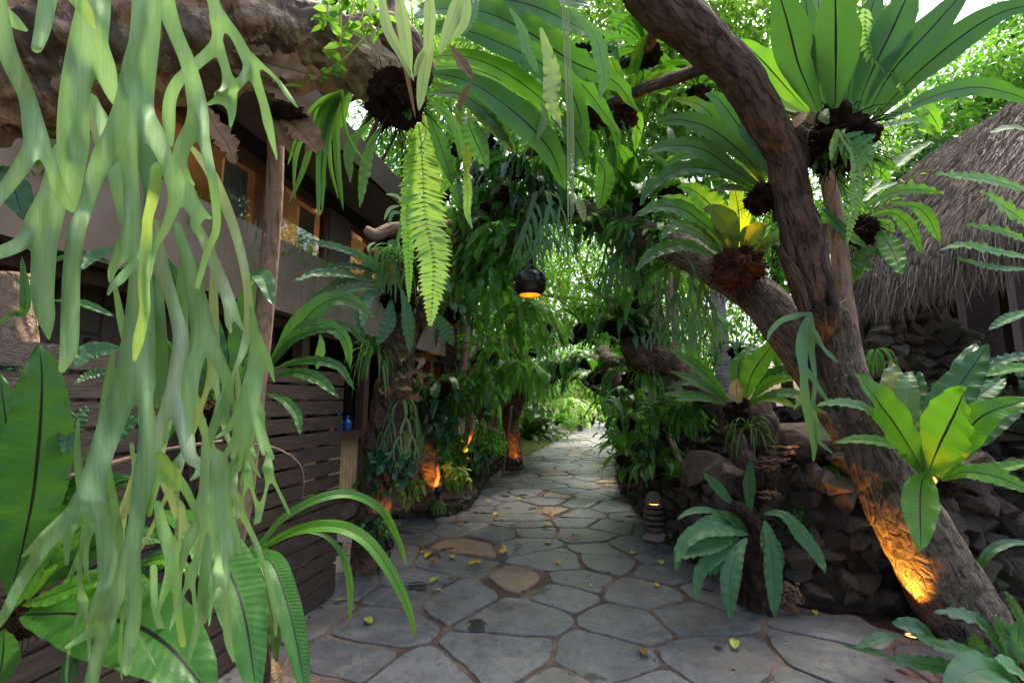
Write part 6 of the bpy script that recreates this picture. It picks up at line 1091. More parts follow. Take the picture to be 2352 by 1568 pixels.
# singled out plants
for a in [
 ('nm', 5, 1310, 1110, 6.2, 1.0, 'small bird nest fern with star shaped rosette above the third trunk'), ('nu', 5, 2230, 180, 4.7, 1.15, 'upright fern rooted on the arching limb left of the black root clump'), ('nm', 5, 2260, 240, 4.6, 1.0, 'dark rosette fern on the arching limb where the brown branch drops'),
 ('nb', 5, 1980, 940, 6.0, 1.1, 'bright rosette fern below the big gourd lantern on the right'), ('nm', 5, 2230, 900, 5.1, 1.1, 'fern drooping from the bent branch above the thick brown root end'), ('nb', 5, 2110, 900, 5.6, .9, 'dark drooping fern left of the bent branch on the right'),
 ('nu', 8, 150, 640, 5.0, .75, 'narrow upright fern with black roots seated on the bent brown trunk'), ('nbl', 8, 40, 620, 5.0, .9, 'silvery crinkled fern hanging beside the bent brown trunk'), ('nm', 8, 100, 910, 5.4, 1.0, 'spidery fern halfway down the right bank under the bent trunk'),
 ('nm', 8, 70, 1160, 5.6, .95, 'fern with arching fronds low on the right bank beside the path edge'), ('nb', 8, 60, 1380, 5.0, .7, 'fern with drooping tips overhanging the low wall above the path'), ('nm', 9, 230, 330, 4.7, .75, 'light green fern spilling over the low wall above the stone lantern'), ('nb', 9, 370, 400, 4.5, .5, 'small bright rosette on the low wall right of the stone lantern'),
 ('nm', 8, 260, 1190, 5.1, .9, 'broad leaved fern above the stone lantern on the right bank'), ('sws', 8, 400, 1100, 4.8, .8, 'feathery fern at the foot of the brown twisting trunk'), ('st', 8, 190, 930, 5.0, 1.0, 'tuft of thin straps hanging under the thick brown root end'), ('st', 8, 770, 1230, 3.5, .75, 'tuft of thin dark straps hanging in front of the reddish dead trunk'),
 ('an', 8, 400, 290, 3.7, 1.0, 'small dark staghorn fern hanging under the orange lit fern'), ('an', 5, 1690, 60, 4.2, 1.0, 'staghorn fern draped over the big gourd lantern'), ('an', 5, 2230, 320, 4.6, 1.0, 'dark staghorn hanging where the limb meets the brown branch'), ('an', 6, 740, 0, 4.2, .8, 'green staghorn hanging on the left trunk in front of the bamboo wall'),
 ('swu', 8, 430, 900, 6.2, .9, 'feathery upright fern behind the twisting brown trunk'), ('sw', 8, 260, 320, 4.4, 1.0, 'sword fern hanging below the arching limb left of the palm trunk'), ('sw', 8, 560, 620, 5.4, .8, 'sword fern dangling in front of the ringed palm trunk'), ('nbl', 8, 700, 760, 5.4, .8, 'silvery fern behind the lime rosette near the palm trunk'),
 ('sws', 5, 1160, 620, 5.2, .75, 'sword fern hanging on the forked trunk left of the tangle'), ('sws', 5, 1120, 150, 5.2, .8, 'small sword fern tufted on the forked trunk near the top'), ('sw', 4, 1380, 900, 5.0, .8, 'blue green sword fern hanging high above the forked trunk'),
 ('sw', 5, 1400, 520, 5.0, 1.1, 'sword fern curtain left of the big gourd lantern'), ('sw', 5, 1560, 860, 5.2, 1.1, 'sword fern curtain directly under the big gourd lantern'), ('sw', 5, 1430, 700, 5.1, 1.05, 'sword fern curtain between the forked trunk and the gourd lantern'), ('sw', 5, 1480, 1000, 5.6, 1.1, 'long sword fern curtain above the third trunk fork'), ('swb', 5, 1660, 850, 5.4, .9, 'bright sword fern tuft right below the gourd lantern'),
 ('sws', 5, 1330, 1240, 6.0, 1.0, 'sword fern skirt on the left of the third trunk fork'), ('sws', 5, 1500, 1200, 6.0, 1.0, 'sword fern skirt over the third trunk fork'), ('sws', 5, 1650, 1250, 6.3, 1.0, 'sword fern skirt left of the small round lantern'), ('sws', 5, 1180, 1300, 6.0, 1.1, 'dark sword fern cluster above the glowing orange trunk'), ('sw', 5, 1250, 1380, 6.4, 1.0, 'hanging sword fern mass beside the glowing orange trunk'),
 ('nd', 5, 1010, 1330, 5.6, 1.0, 'dark fern on the gnarled left trunk behind the bottle sill'), ('st', 5, 560, 1150, 4.0, 1.0, 'thin green straps hanging on the left side of the nearest dark trunk'), ('nbl', 5, 1090, 830, 4.9, .8, 'fern with dull leaves on the right side of the crinkled fern'), ('st', 5, 720, 500, 4.0, .9, 'second tuft of grassy straps on top of the left trunk'),
 ('ld', 6, 1000, 130, 5.9, .75, 'dark leafy plant climbing the gnarled trunk in the left bed'), ('lh', 6, 970, 300, 5.6, .75, 'heart leaved vine on the gnarled trunk with the leaning stake'), ('lh', 6, 1280, 90, 7.6, 1.3, 'heart leaved vine right of the glowing orange trunk'), ('nd', 6, 1240, 330, 7.6, .9, 'dark rosette fern beside the glowing orange trunk'),
 ('lm', 6, 1340, 380, 7.6, .55, 'low leafy plant spilling onto the curb near the upright stake'), ('sws', 6, 1090, 470, 6.4, .7, 'small fern beside the lit base in the left bed'), ('lc', 6, 800, 680, 5.2, .8, 'variegated croton plant at the foot of the leaning stake'), ('lc', 6, 1110, 560, 6.3, .9, 'yellow green croton behind the curb in the left bed'),
 ('lh', 6, 640, 600, 4.0, .6, 'heart leaved vine climbing the nearest dark trunk low down'), ('lh', 6, 530, 1000, 3.9, .45, 'few heart shaped leaves at the base of the nearest dark trunk'), ('nd', 6, 1300, 230, 8.0, .9, 'arching dark fern between the orange trunk and the upright stake'), ('sws', 6, 990, 690, 5.7, .4, 'tiny fern at the inner edge of the curb'),
 ('pmd', 6, 1610, 270, 10.5, 1.0, 'dark feathery palm shrub right of the forked third trunk'), ('pmd', 6, 1690, 240, 12, .9, 'second dark palm shrub beside the lawn edge'), ('pm', 6, 1800, 170, 17, 1.2, 'bright palm shrub behind the garden stones on the left'), ('lb', 6, 1870, 180, 21, 1.2, 'round bright shrub beside the small distant trunk'), ('lm', 6, 1960, 190, 24, .9, 'low round shrub next to the pale boulders'),
 ('swb', 5, 1900, 1490, 18, 2.2, 'bright fern clump left of the small distant trunk'), ('swb', 6, 2050, 60, 30, 3., 'bright fern clump above the pale boulders at the path end'), ('lb', 6, 2180, 40, 26, 2.2, 'bright leafy clump at the right end of the far path'),
 ('nm', 6, 2310, 110, 7.6, 1.0, 'rosette fern leaning over the far right path edge'), ('nb', 6, 2290, 500, 5.6, .6, 'small bright fern at the foot of the right bank by the path'), ('lm', 6, 2300, 320, 6.2, .7, 'leafy plant low on the far right bank'), ('lh', 9, 210, 300, 5.0, .45, 'dark round leaves above the stone lantern'),
 ('nb', 7, 150, 1150, 4.4, 1.2, 'light green rosette on the arching limb behind the lowest left fronds'), ('sws', 7, 1330, 800, 2.45, .5, 'small fern sprouting from the huge black root clump'), ('nm', 8, 1250, 300, 3.3, .5, 'small leafy fern behind the vertical slim trunk'), ('lh', 8, 560, 1160, 4.6, .5, 'dark heart leaf vine on the lava wall behind the twisting trunk'),
 ('lm', 8, 380, 1250, 4.9, .65, 'light leafy climber beside the slanted stake on the right bank'), ('st', 8, 300, 700, 5.2, .9, 'pale dangling straps below the sword fern on the right'), ('swu', 8, 950, 900, 5.0, .7, 'small fern on the rear wall behind the leaning trunk'),
 ('nh', 4, 1000, 1250, 4.6, 1.0, 'ragged fern on the left fork branch top'), ('nd', 4, 1700, 1240, 4.8, .9, 'dark fern perched on the arching limb above the gourd lantern'), ('nbl', 4, 1440, 1290, 5.0, .9, 'blue fern perched on the arching limb left of the gourd lantern'), ('nm', 4, 1800, 950, 4.8, 1.0, 'fern on the branch above the arching limb centre')]:
    pl(a[0], *a[1:6], a[6])
for a in [('nbig', 0, 1440, 245, 3.5, .62, 'bright rosette on the thin branch left of the upper right limb'), ('nh', 0, 1370, 250, 3.7, .9, 'drooping fern under the thin branch near the top centre'), ('nh', 0, 1270, 320, 4.0, .95, 'drooping fern at the middle of the thin upper branch'), ('nd', 0, 1190, 370, 4.2, .9, 'dark drooping fern at the end of the thin upper branch'),
 ('nm', 0, 1490, 110, 3.4, .8, 'fern on the short branch just left of the upper right limb'), ('nh', 0, 1400, 130, 3.8, .9, 'drooping fern at the tip of the topmost thin branch'), ('nbl', 0, 1330, 110, 4.0, .9, 'silvery wavy fern high in the top centre'), ('nu', 0, 1540, 420, 4.4, .8, 'upright fern behind the left reaching fronds'), ('nm', 0, 1600, 200, 3.4, .8, 'fern half hidden behind the upper right limb'),
 ('nh', 0, 1130, 300, 4.6, .9, 'drooping fern right of the large hanging sword frond'), ('sw', 0, 1330, 300, 3.9, .7, 'sword fern dangling from the thin upper branch'), ('st', 0, 1230, 340, 4.0, .9, 'thin straps dangling from the thin upper branch'), ('nm', 0, 1060, 330, 4.4, .8, 'fern behind the large hanging sword frond')]: pl(a[0], *a[1:6], a[6], tilt=.3)
# sword fern fronds large in view
t_ = thing('sword_fern', 'large pale sword fern frond hanging in the centre left of the picture', 'fern', Z(5, 870, -200, 2.3))
for pts, hw, m_, pr in (([(4, 850, 800), (4, 880, 1050), (5, 900, 200), (5, 960, 480), (5, 950, 760), (5, 935, 960)], 175, 'swordb', 48), ([(4, 1180, 1150), (4, 1190, 1300), (5, 1190, 180), (5, 1225, 290)], 40, 'swordb', 26), ([(4, 830, 900), (5, 780, 100), (5, 790, 500), (5, 790, 800)], 60, 'swordm', 40), ([(4, 1000, 1000), (4, 1060, 1200), (5, 1000, 60)], 55, 'swordm', 24)):
    mb = MB(); n = len(pts); pinnate(mb, [Z(*p, 2.3 - .1 * i / n) for i, p in enumerate(pts)], hw * .3359 * 2.3 / FPX, pr, N=Vector((.25, -1, .35)), pw=.2, hang=.12, fwd=.25); part('frond', mb, M[m_], t_)
t_ = thing('maidenhair_fern', 'wispy pale green fern dangling in front of the black root clump and trunk', 'fern', Z(7, 1350, 700, 2.3))
for pts, hw, m_ in (([(7, 1440, 60), (7, 1440, 200), (7, 1480, 330), (7, 1600, 400), (7, 1700, 620)], 90, 'swordb'), ([(7, 1280, 740), (7, 1250, 850), (7, 1240, 920)], 30, 'swordb'), ([(7, 1300, 760), (7, 1380, 900), (7, 1390, 1100), (7, 1350, 1300), (7, 1330, 1400)], 60, 'swordb'), ([(7, 1330, 900), (7, 1420, 800), (7, 1500, 770)], 50, 'sword'), ([(7, 1380, 960), (7, 1470, 850), (7, 1540, 820)], 50, 'swordb'), ([(7, 1250, 840), (7, 1330, 780), (7, 1430, 750)], 30, 'sword')):
    mb = MB(); pinnate(mb, [Z(*p, 2.32) for p in pts], hw * .4024 * 2.3 / FPX, 26, N=Vector((.2, -1, .3)), hang=.2); part('frond', mb, M[m_], t_)
# hanging staghorn on the leaning tree
SG2 = thing('staghorn_fern', 'long narrow staghorn fern hanging from the knot of the leaning tree', 'fern', Z(8, 1110, 570, 2.6))
for st in ([s_(8, 2.6, 2.5, (1125, 568, 8), (1090, 640, 22), (1075, 760, 36), (1085, 900, 22)), s_(8, 2.5, 2.5, (1085, 900, 20), (1090, 1010, 26), (1105, 1110, 26), (1130, 1230, 24), (1145, 1330, 18), (1142, 1410, 6)), s_(8, 2.5, 2.5, (1085, 1040, 16), (1050, 1090, 10), (1030, 1118, 4)), s_(8, 2.5, 2.5, (1110, 900, 12), (1150, 960, 14), (1215, 1060, 10), (1240, 1080, 4))],
           [s_(8, 2.6, 2.55, (1128, 570, 6), (1120, 680, 34), (1130, 780, 20), (1150, 950, 12), (1140, 1100, 14), (1160, 1230, 22), (1175, 1300, 12), (1230, 1350, 8), (1250, 1368, 3)), s_(8, 2.55, 2.5, (1150, 690, 20), (1200, 770, 10), (1240, 810, 14), (1278, 850, 4)), s_(8, 2.55, 2.5, (1160, 1200, 12), (1200, 1250, 8), (1245, 1270, 3)), s_(8, 2.5, 2.5, (1150, 1110, 10), (1210, 1140, 5))],
           [s_(8, 2.6, 2.4, (1120, 568, 6), (1050, 582, 16), (960, 610, 16), (900, 670, 14), (880, 722, 4))]):
    stagpart(SG2, st, 'stag_far', cell=2.2, kk=2.5, bow=.02)
for nm, pts in (('left', 0),):
    mb = MB(); ball(mb, Z(8, 1120, 566, 2.62), .02, 2, .3); part('root_ball', mb, M['root'], SG2)
# small hanging vine of leaves on the balcony wall and roof edge
p = []; d = []
for k in range(150):
    s = R(1.6, 9.5); z = 3.08; L_ = R(.05, .75) * R(.3, 1); x = R(-.02, .02)
    for j in range(int(L_ / .035) + 1): p.append(tuple(H(s + x * j * .3 + R(-.02, .02), -3.0 + R(-.02, .03), z - j * .035 + R(-.01, .02)))); d.append((R(-1, 1), R(-1, 1), -.8))
p = np.array(p); me = leafmesh('leaves', p, np.array(d), np.random.uniform(.02, .05, len(p)), .5); me.materials.append(M['crown'])
t_ = thing('creeper', 'fine green creeper trailing down over the top of the balcony wall', 'creeper', H(5, -3.02, 3.06)); o = link(bpy.data.objects.new('leaves', me)); o.parent = t_; o.location = -Vector(t_.location)
mb = MB()
for k in range(46):
    s = R(.5, 9); z0 = 3.06; L_ = R(.2, .8); a = H(s, -3.01, z0); tube(mb, [(*a, .002), (*(a + Vector((R(-.05, .05), R(-.05, .05), -L_ * .5))), .0016), (*(a + Vector((R(-.08, .08), R(-.08, .08), -L_))), .001)], 4, .1, cap=False)
part('stems', mb, M['stake'], t_)
p = []; d = []   # sprigs on top of the mottled limb
t_ = thing('creeper', 'bright green climbing shoots growing on top of the mottled limb', 'creeper', Z(4, 350, 250, 1.9)); mb = MB()
for pts in ([(4, 320, 300), (4, 325, 150), (4, 320, -60)], [(4, 330, 310), (4, 380, 150), (4, 410, 0)], [(4, 240, 500), (4, 400, 350), (4, 520, 210), (4, 600, 60)], [(4, 200, 200), (4, 230, 90), (4, 235, 0)], [(4, 40, 590), (4, 200, 500), (4, 330, 420)], [(4, 480, 200), (4, 470, 60), (4, 500, -60)], [(4, 570, 240), (4, 600, 100)]):
    q = [Z(*a, 1.88) for a in pts]; tube(mb, [(*v, .0035) for v in q], 5, .04, cap=False)
    for v in cr(q, 9): p.append(tuple(v[:3])); d.append((R(-1, 1), R(-.6, .2), R(-.4, .6)))
part('stems', mb, M['vinepale'], t_); p = np.array(p); me = leafmesh('leaves', p, np.array(d), np.random.uniform(.05, .085, len(p)), .6); me.materials.append(M['crownb']); o = link(bpy.data.objects.new('leaves', me)); o.parent = t_; o.location = -Vector(t_.location)
KW = dict(nb='bright broad leaved fern', nm='mid green strap leaved fern', nd='dark crinkled fern', nbl='blue green crinkled fern', nh='drooping strap leaved fern', nu='upright fern', sw='feathery sword fern', swb='pale feathery fern', sws='small feathery fern', swu='upright feathery fern', st='tuft of thin straps', ld='dark leafy shrub', lm='mid green leafy shrub', lb='bright leafy shrub', lh='heart leaved vine', lc='variegated croton', pm='bright palm shrub', gr='grassy tuft')
# ------------------------------------------------------------------ epiphytes all over the branches further back
random.seed(21)
spots = []
def along(pts, n, jx=.15): 
    S = cr(tp(pts), n)
    return [(Vector(q[:3]) + Vector((R(-jx, jx), R(-jx, jx), R(-jx, jx) * .6))) for q in S]
B1 = along([(8, 350, 190, 92, 3.9), (5, 2000, 190, 78, 4.7), (5, 1450, 150, 66, 5.2), (5, 1130, 400, 60, 5.5)], 16)
B2 = along([(5, 1250, 560, 60, 5.3), (5, 1400, 440, 58, 5.1), (5, 1650, 200, 56, 4.8)], 8)
B3 = along([(5, 1100, 700, 50, 5.7), (5, 1190, 130, 60, 5.4), (4, 1460, 1020, 66, 5.2), (4, 1560, 300, 36, 5.2)], 12)
B4 = along([(8, 235, 720, 50, 5.1), (8, 130, 350, 44, 5.2), (7, 60, 1250, 36, 5)], 7)
B5 = along([(8, 130, 1300, 38, 7.3), (5, 2230, 1370, 56, 7.8), (5, 1960, 1180, 44, 8.8), (5, 1780, 1250, 28, 10)], 12)
B6 = along([(5, 1280, 1140, 36, 8.8), (5, 1420, 1230, 52, 9.0), (5, 1600, 1290, 44, 8.7)], 6)
for lab, grp, pts, kinds, s0, s1 in (
 ('seated along the arching limb over the path', 'ferns along the arching limb', B1, ['nm', 'nh', 'nd', 'sws', 'st', 'sw'], .5, .9), ('hanging on the dark crooked limb left of the gourd lantern', 'ferns on the crooked limb', B2, ['sw', 'sws', 'nh', 'sw'], .6, .9),
 ('growing on the forked trunk left of centre', 'ferns on the forked trunk', B3, ['sws', 'nm', 'sw', 'st'], .5, .8), ('hanging on the dark branch right of centre', 'ferns on the right branch', B4[::2], ['nm', 'nh', 'nbl', 'sws'], .5, .7),
 ('on the far dark branch above the path', 'ferns on the far branch', B5, ['nb', 'nh', 'nm', 'sw', 'nbl'], .8, 1.2), ('on the forks of the third trunk', 'ferns on the third trunk', B6, ['nm', 'sws', 'sw'], .8, 1.1)):
    for i, v in enumerate(pts): k = kinds[i % len(kinds)]; put(k, v, R(s0, s1), KW[k] + ' ' + lab, KN[k][1], 'tree_fern' if False else KN[k][0], grp, tilt=.4)
# far arches of the tunnel
for i in range(26):
    a = i / 25 * pi; t = 11 + (i % 3) * 2.2; x = 1330 - cos(a) * R(150, 210); y = 900 - sin(a) * R(120, 190); k = ['sw', 'nb', 'nm', 'swb', 'nh'][i % 5]
    put(k, P(x, y, t), R(1.0, 1.7), KW[k] + ' hanging in the far green archway over the path', 'fern', KN[k][0], 'ferns of the far archway', tilt=.4)
# right bank and left bed planting
for (lab, grp, n, kinds, fx) in (
 ('crowded on the right bank behind the low wall', 'ferns crowding the right bank', 40, ['nm', 'nb', 'sws', 'lm', 'nb', 'nbl', 'swu'], lambda: (lambda y: Vector((bx(PR, y) + R(.15, 1.0), y, R(.42, .7))))(R(5.2, 11))),
 ('crowded in the left bed behind the curb', 'plants crowding the left bed', 34, ['ld', 'sws', 'nm', 'lm', 'lh', 'nm', 'swu', 'lc'], lambda: (lambda y: Vector((bx(PL, y) - R(.3, 1.1), y, R(.3, .5))))(R(5.6, 11))),
 ('in the far bed right of the path', 'far right bed plants', 26, ['nb', 'swb', 'lb', 'pm', 'nm'], lambda: (lambda y: Vector((bx(PR, y) + R(.1, 2.5), y, .1)))(R(11, 30))),
 ('in the far bed left of the path', 'far left bed plants', 30, ['lb', 'swb', 'pm', 'lm', 'nb', 'gr'], lambda: (lambda y: Vector((bx(PL, y) - R(1.2, 5), y, .1)))(R(14, 34)))):
    for i in range(n):
        k = kinds[i % len(kinds)]; v = fx(); put(k, v, R(.45, .85) * (1 if v.y < 11 else 1.7), KW[k] + ' ' + lab, KN[k][1], KN[k][0], grp)
# ------------------------------------------------------------------ background trees: trunk, branches and a leafy crown each
def bgtree(lab, base, cents, n, size, mat, trunk_r=.12, tmat='barkred', spread=.2, clump=9, asp=.45):
    """cents: (px,py,t,radius m, squash)"""
    cs = []
    for (x, y, t, r, q) in cents: c = P(x, y, t); cs.append((c.x, c.y, c.z, r, r, r * q))
    t_ = thing('tree', lab, 'tree', base); p, d = blobs(cs, n, spread, clump)
    me = leafmesh('crown', p - np.array(base), d, np.random.uniform(size * .65, size * 1.3, len(p)), asp); me.materials.append(M[mat]); o = link(bpy.data.objects.new('crown', me)); o.parent = t_
    b = Vector(base); top = Vector(cs[0][:3]); mid = b.lerp(top, .5) + Vector((R(-.3, .3), R(-.3, .3), 0)); mb = MB(); tube(mb, [(*b, trunk_r), (*mid, trunk_r * .8), (*top, trunk_r * .45)], 12, .25, .1, 2, lump=.2); part('trunk', mb, M[tmat], t_); mb = MB()
    for c in cs:
        for k in range(3): e = Vector(c[:3]) + Vector((R(-1, 1) * c[3], R(-1, 1) * c[3], R(-.5, .9) * c[5])) * .8; m_ = b.lerp(top, R(.5, .95)); tube(mb, [(*m_, trunk_r * .5), (*(m_.lerp(e, .5) + Vector((0, 0, R(-.1, .3)))), trunk_r * .32), (*e, trunk_r * .08)], 7, .3, .1, 2, cap=False)
    part('branches', mb, M[tmat], t_); return t_
g_ = lambda x, t: (P(x, 900, t).x, P(x, 900, t).y, 0)
bgtree('tall bright tree behind the crooked limbs above the path centre', g_(1560, 9), [(1420, 120, 9, 2.2, .8), (1560, 250, 9.5, 1.8, .8), (1300, 30, 9, 2, .7)], 9000, .15, 'crownb')
bgtree('bright leafy tree seen between the leaning limb and the hanging fronds', g_(1560, 8), [(1540, 60, 7.5, 1.5, .8), (1480, 330, 8, 1.2, .9), (1580, 470, 8, 1.1, .9)], 7000, .14, 'crownb', tmat='pole', trunk_r=.07)
bgtree('small leaved tree rising over the far end of the house roof', g_(900, 13), [(930, 400, 12.5, 2.0, .9), (860, 500, 12.5, 1.2, .8), (1010, 300, 12.5, 2.2, .8), (1040, 520, 12, 1.8, .9)], 8500, .17, 'crown')
bgtree('dark leaved tree behind the forked trunk on the left', g_(1060, 10), [(1050, 640, 10, 1.5, .8), (1130, 560, 10.5, 1.5, .9), (1010, 760, 10, 1.0, .9), (960, 560, 10, 1.0, .9)], 6500, .15, 'crown')
bgtree('pale green tree filling the gap under the arching limb', g_(1500, 15), [(1330, 600, 17, 2.0, .8), (1480, 560, 15, 2.0, .9), (1430, 700, 16, 1.6, .9), (1240, 640, 17, 2.2, .8)], 7500, .2, 'crownb', tmat='pole')
bgtree('bright tree glimpsed right of the palm trunk', g_(1620, 13), [(1560, 640, 13, 1.6, 1), (1660, 600, 12, 1.5, .9), (1700, 480, 12, 1.4, .9), (1620, 780, 12, 1.2, .8)], 6500, .17, 'crownb')
bgtree('leafy tree behind the vertical trunk and the black root clumps', g_(1820, 9), [(1800, 120, 8, 1.5, .8), (1700, 260, 8, 1.2, .9), (1960, 330, 8.5, .8, .9), (1620, 120, 8, 1.4, .8), (1900, -60, 8, 1.5, .7)], 8500, .14, 'crownb')
bgtree('tree with glossy leaves against the white sky above the thatch', g_(2230, 13), [(2200, 200, 12, 1.2, .5), (2290, 160, 12, 1.1, .5), (2120, 270, 11.5, .9, .7), (2180, 330, 11.5, .8, .6)], 3000, .2, 'crown')
bgtree('dark bushy tree between the thatched roof and the slim trunk', g_(2080, 11), [(2060, 400, 10.5, .9, .7), (2000, 440, 10.5, .8, .8), (2110, 340, 10.5, .7, .7), (1930, 520, 10.5, 1, .9)], 3600, .15, 'crownd')
bgtree('leafy tree filling the gap between the slim trunk and the low edge of the thatch', g_(1880, 8.5), [(1880, 600, 8.2, .7, 1.), (1860, 740, 8, .7, .9), (1930, 480, 8.5, .8, .8), (1800, 560, 8.5, .8, .9), (1780, 700, 8, .7, .9)], 5000, .13, 'crown')
bgtree('broad tree spreading its crown behind the ridge of the thatched roof', g_(2330, 14), [(2330, 60, 13, 1.4, .6), (2230, 300, 13, 1.2, .8), (2130, 440, 13, 1.4, .9), (2340, 190, 13, 1.2, .6)], 5500, .2, 'crown')
bgtree('large shady tree far behind the tunnel of ferns', g_(1230, 26), [(1200, 700, 25, 3.2, .9), (1330, 780, 27, 3.0, .7), (1450, 720, 26, 3, .9), (1130, 820, 24, 2.6, .9), (1050, 700, 22, 3, 1)], 8000, .3, 'crown')
bgtree('sunny tree closing the view at the far end of the path', g_(1300, 46), [(1390, 860, 44, 3.5, .8), (1320, 850, 44, 3.5, .8), (1450, 840, 44, 3.5, .9), (1260, 880, 40, 3, .8), (1400, 925, 44, 2.2, .5)], 8000, .36, 'crownb')
bgtree('dark tree far left behind the end of the house', g_(1050, 17), [(1110, 880, 16, 1.8, .8), (1060, 820, 16, 1.5, .9), (1160, 930, 17, 1.6, .7), (1210, 850, 18, 1.8, .8)], 6000, .22, 'crownd')
bgtree('leafy tree rising on the right bank far behind the twisting trunk', g_(1530, 11), [(1500, 830, 10.5, 1.0, .9), (1580, 850, 10, .9, .8), (1450, 900, 12, 1.0, .8), (1540, 930, 10.5, .9, .6)], 5000, .15, 'crown')
bgtree('tall backlit tree high above the centre of the fern tunnel', g_(1130, 14), [(1180, 200, 13, 2.5, .8), (1120, 60, 13, 2.4, .8), (1250, 380, 14, 2.2, .8), (1010, 130, 13, 2, .8), (1350, 420, 14, 2, .8)], 10000, .2, 'crownb')
bgtree('overhanging tree behind the top of the mottled limb', g_(820, 10), [(720, 20, 8.5, 1.6, .7), (860, 60, 8.5, 1.5, .8), (950, 200, 9, 1.0, .9), (560, -60, 8.5, 1.5, .5)], 6000, .14, 'crownb')
for i, (x0, x1, t, r) in enumerate(((1500, 1545, 9, 9), (1480, 1440, 12, 7), (1530, 1600, 10, 6), (1175, 1200, 13, 7), (1120, 1090, 12, 8), (1010, 1040, 12, 7))):
    b = P(x0, 900, t); t_ = thing('tree', 'slender pale trunk standing among the leaves behind the arching limb', 'tree', (b.x, b.y, 0), 'slender pale trunks behind the arch'); mb = MB()
    tube(mb, [(b.x, b.y, -.05, r * t / FPX * 1.1), *[(*P(x0 + (x1 - x0) * k / 4 + R(-9, 9), 850 - 230 * k, t), r * t / FPX * (1 - .12 * k)) for k in range(5)]], 12, .15, .06, 3); part('trunk', mb, M['palm' if i % 2 else 'pole'], t_)
# ------------------------------------------------------------------ lanterns and lamps
def lathe(mb, c, prof, seg=28, squash=1.0, jag=None):
    V = []; UV = []; n = len(prof)
    for i, (r_, z_) in enumerate(prof):
        for j in range(seg + 1): a = 2 * pi * j / seg; V.append(Vector(c) + Vector((cos(a) * r_, sin(a) * r_ * squash, z_))); UV.append((j / seg, i / n))
    mb.add(V, [(i * (seg + 1) + j, i * (seg + 1) + j + 1, (i + 1) * (seg + 1) + j + 1, (i + 1) * (seg + 1) + j) for i in range(n - 1) for j in range(seg)], UV)
def gourd(lab, c, r, cordtop, cut=True, tilt=0):
    t_ = thing('gourd_lantern', lab, 'lantern', c); mb = MB()
    a = [(.62, -.78), (.8, -.62), (.96, -.3), (1, 0), (.93, .32), (.72, .6), (.42, .82), (.26, 1.0), (.2, 1.25), (.17, 1.55), (.13, 1.62), (.0, 1.64)]
    if not cut: a = [(0, -.92), (.3, -.88)] + a
    S = [tuple(q) for q in cr([(x * r, z * r, 0) for x, z in a], 50)]; inn = [(q[0] - r * .03 if q[0] > r * .1 else q[0], q[1] * .98) for q in S]
    lathe(mb, c, [(q[0], q[1]) for q in S]); ob = part('shell', mb, M['gourd'], t_)
    if cut: mb = MB(); lathe(mb, c, [(q[0], q[1]) for q in inn[:36]]); lathe(mb, c, [(S[0][0], S[0][1]), (inn[0][0], inn[0][1])]); part('lining', mb, M['lampin'], t_); mb = MB(); ball(mb, (c[0], c[1], c[2] + r * .5), r * .12, 2, 0); part('bulb', mb, M['glow'], t_)
    mb = MB(); tube(mb, [(c[0], c[1], c[2] + r * 1.6, .005), (c[0], c[1], cordtop, .005)], 6, .2); part('cord', mb, M['metal'], t_)
    if cut: ld = bpy.data.lights.new('lantern_light', 'POINT'); ld.energy = 1.6 * (r / .16) ** 2; ld.color = (1, .4, .08); ld.shadow_soft_size = .03; lo = link(bpy.data.objects.new('lantern_light', ld)); lo.parent = t_; lo.location = (0, 0, -r * .1)
    t_.rotation_euler = (0, 0, 0); return t_
c = P(1217, 648, 4.4); g1 = gourd('large black gourd lantern with orange inside hanging from the arching limb', c, .165, c.z + .8)
c = P(1256, 873, 8.6); gourd('small round black gourd lantern hanging in the middle distance', c, .13, c.z + 1.2, False)
c = P(1312, 872, 9.5); t_ = thing('cone_lamp', 'black cone shaped hanging lamp right of the small gourd lantern', 'lamp', c); mb = MB(); lathe(mb, c, [(.14, 0), (.05, .22), (.02, .3), (.015, .36), (0, .36)]); part('shade', mb, M['gourd'], t_); mb = MB(); lathe(mb, c, [(.137, .001), (.048, .21), (0, .25)]); part('lining', mb, M['lampin'], t_); mb = MB(); tube(mb, [(c.x, c.y, c.z + .36, .005), (c.x, c.y, c.z + 1.3, .005)], 6, .3); part('cord', mb, M['metal'], t_)
mb = MB(); ball(mb, (c.x, c.y, c.z + .06), .035, 2, 0); part('bulb', mb, M['glow'], t_)
def uplight(lab, b, target, power, spread=60, r=.035, blend=.6, h=.1):
    b = Vector(b); d = (Vector(target) - b).normalized(); t_ = thing('garden_uplight', lab, 'lamp', b); mb = MB(); top = b + d * h
    tube(mb, [(*(b - Vector((0, 0, .08))), .008), (*b, .008)], 8, .02); part('spike', mb, M['metal'], t_)
    mb = MB(); tube(mb, [(*b, r * .8), (*(b + d * h * .5), r), (*top, r)], 18, .01, cap=False)
    for k in range(4): q = b + d * h * (.15 + .12 * k); tube(mb, [(*q, r * 1.12), (*(q + d * .004), r * 1.12)], 18, .004)
    part('housing', mb, M['metal'], t_); mb = MB(); tube(mb, [(*(top - d * .012), r * .85), (*(top - d * .008), r * .85)], 16, .004); part('lens', mb, M['glow'], t_)
    ld = bpy.data.lights.new('uplight_beam', 'SPOT'); ld.energy = power; ld.color = (1, .36, .04); ld.spot_size = radians(spread); ld.spot_blend = blend; ld.shadow_soft_size = .015; lo = link(bpy.data.objects.new('uplight_beam', ld)); lo.parent = t_; lo.location = d * (h + .005); lo.rotation_euler = d.to_track_quat('-Z', 'Y').to_euler(); return t_
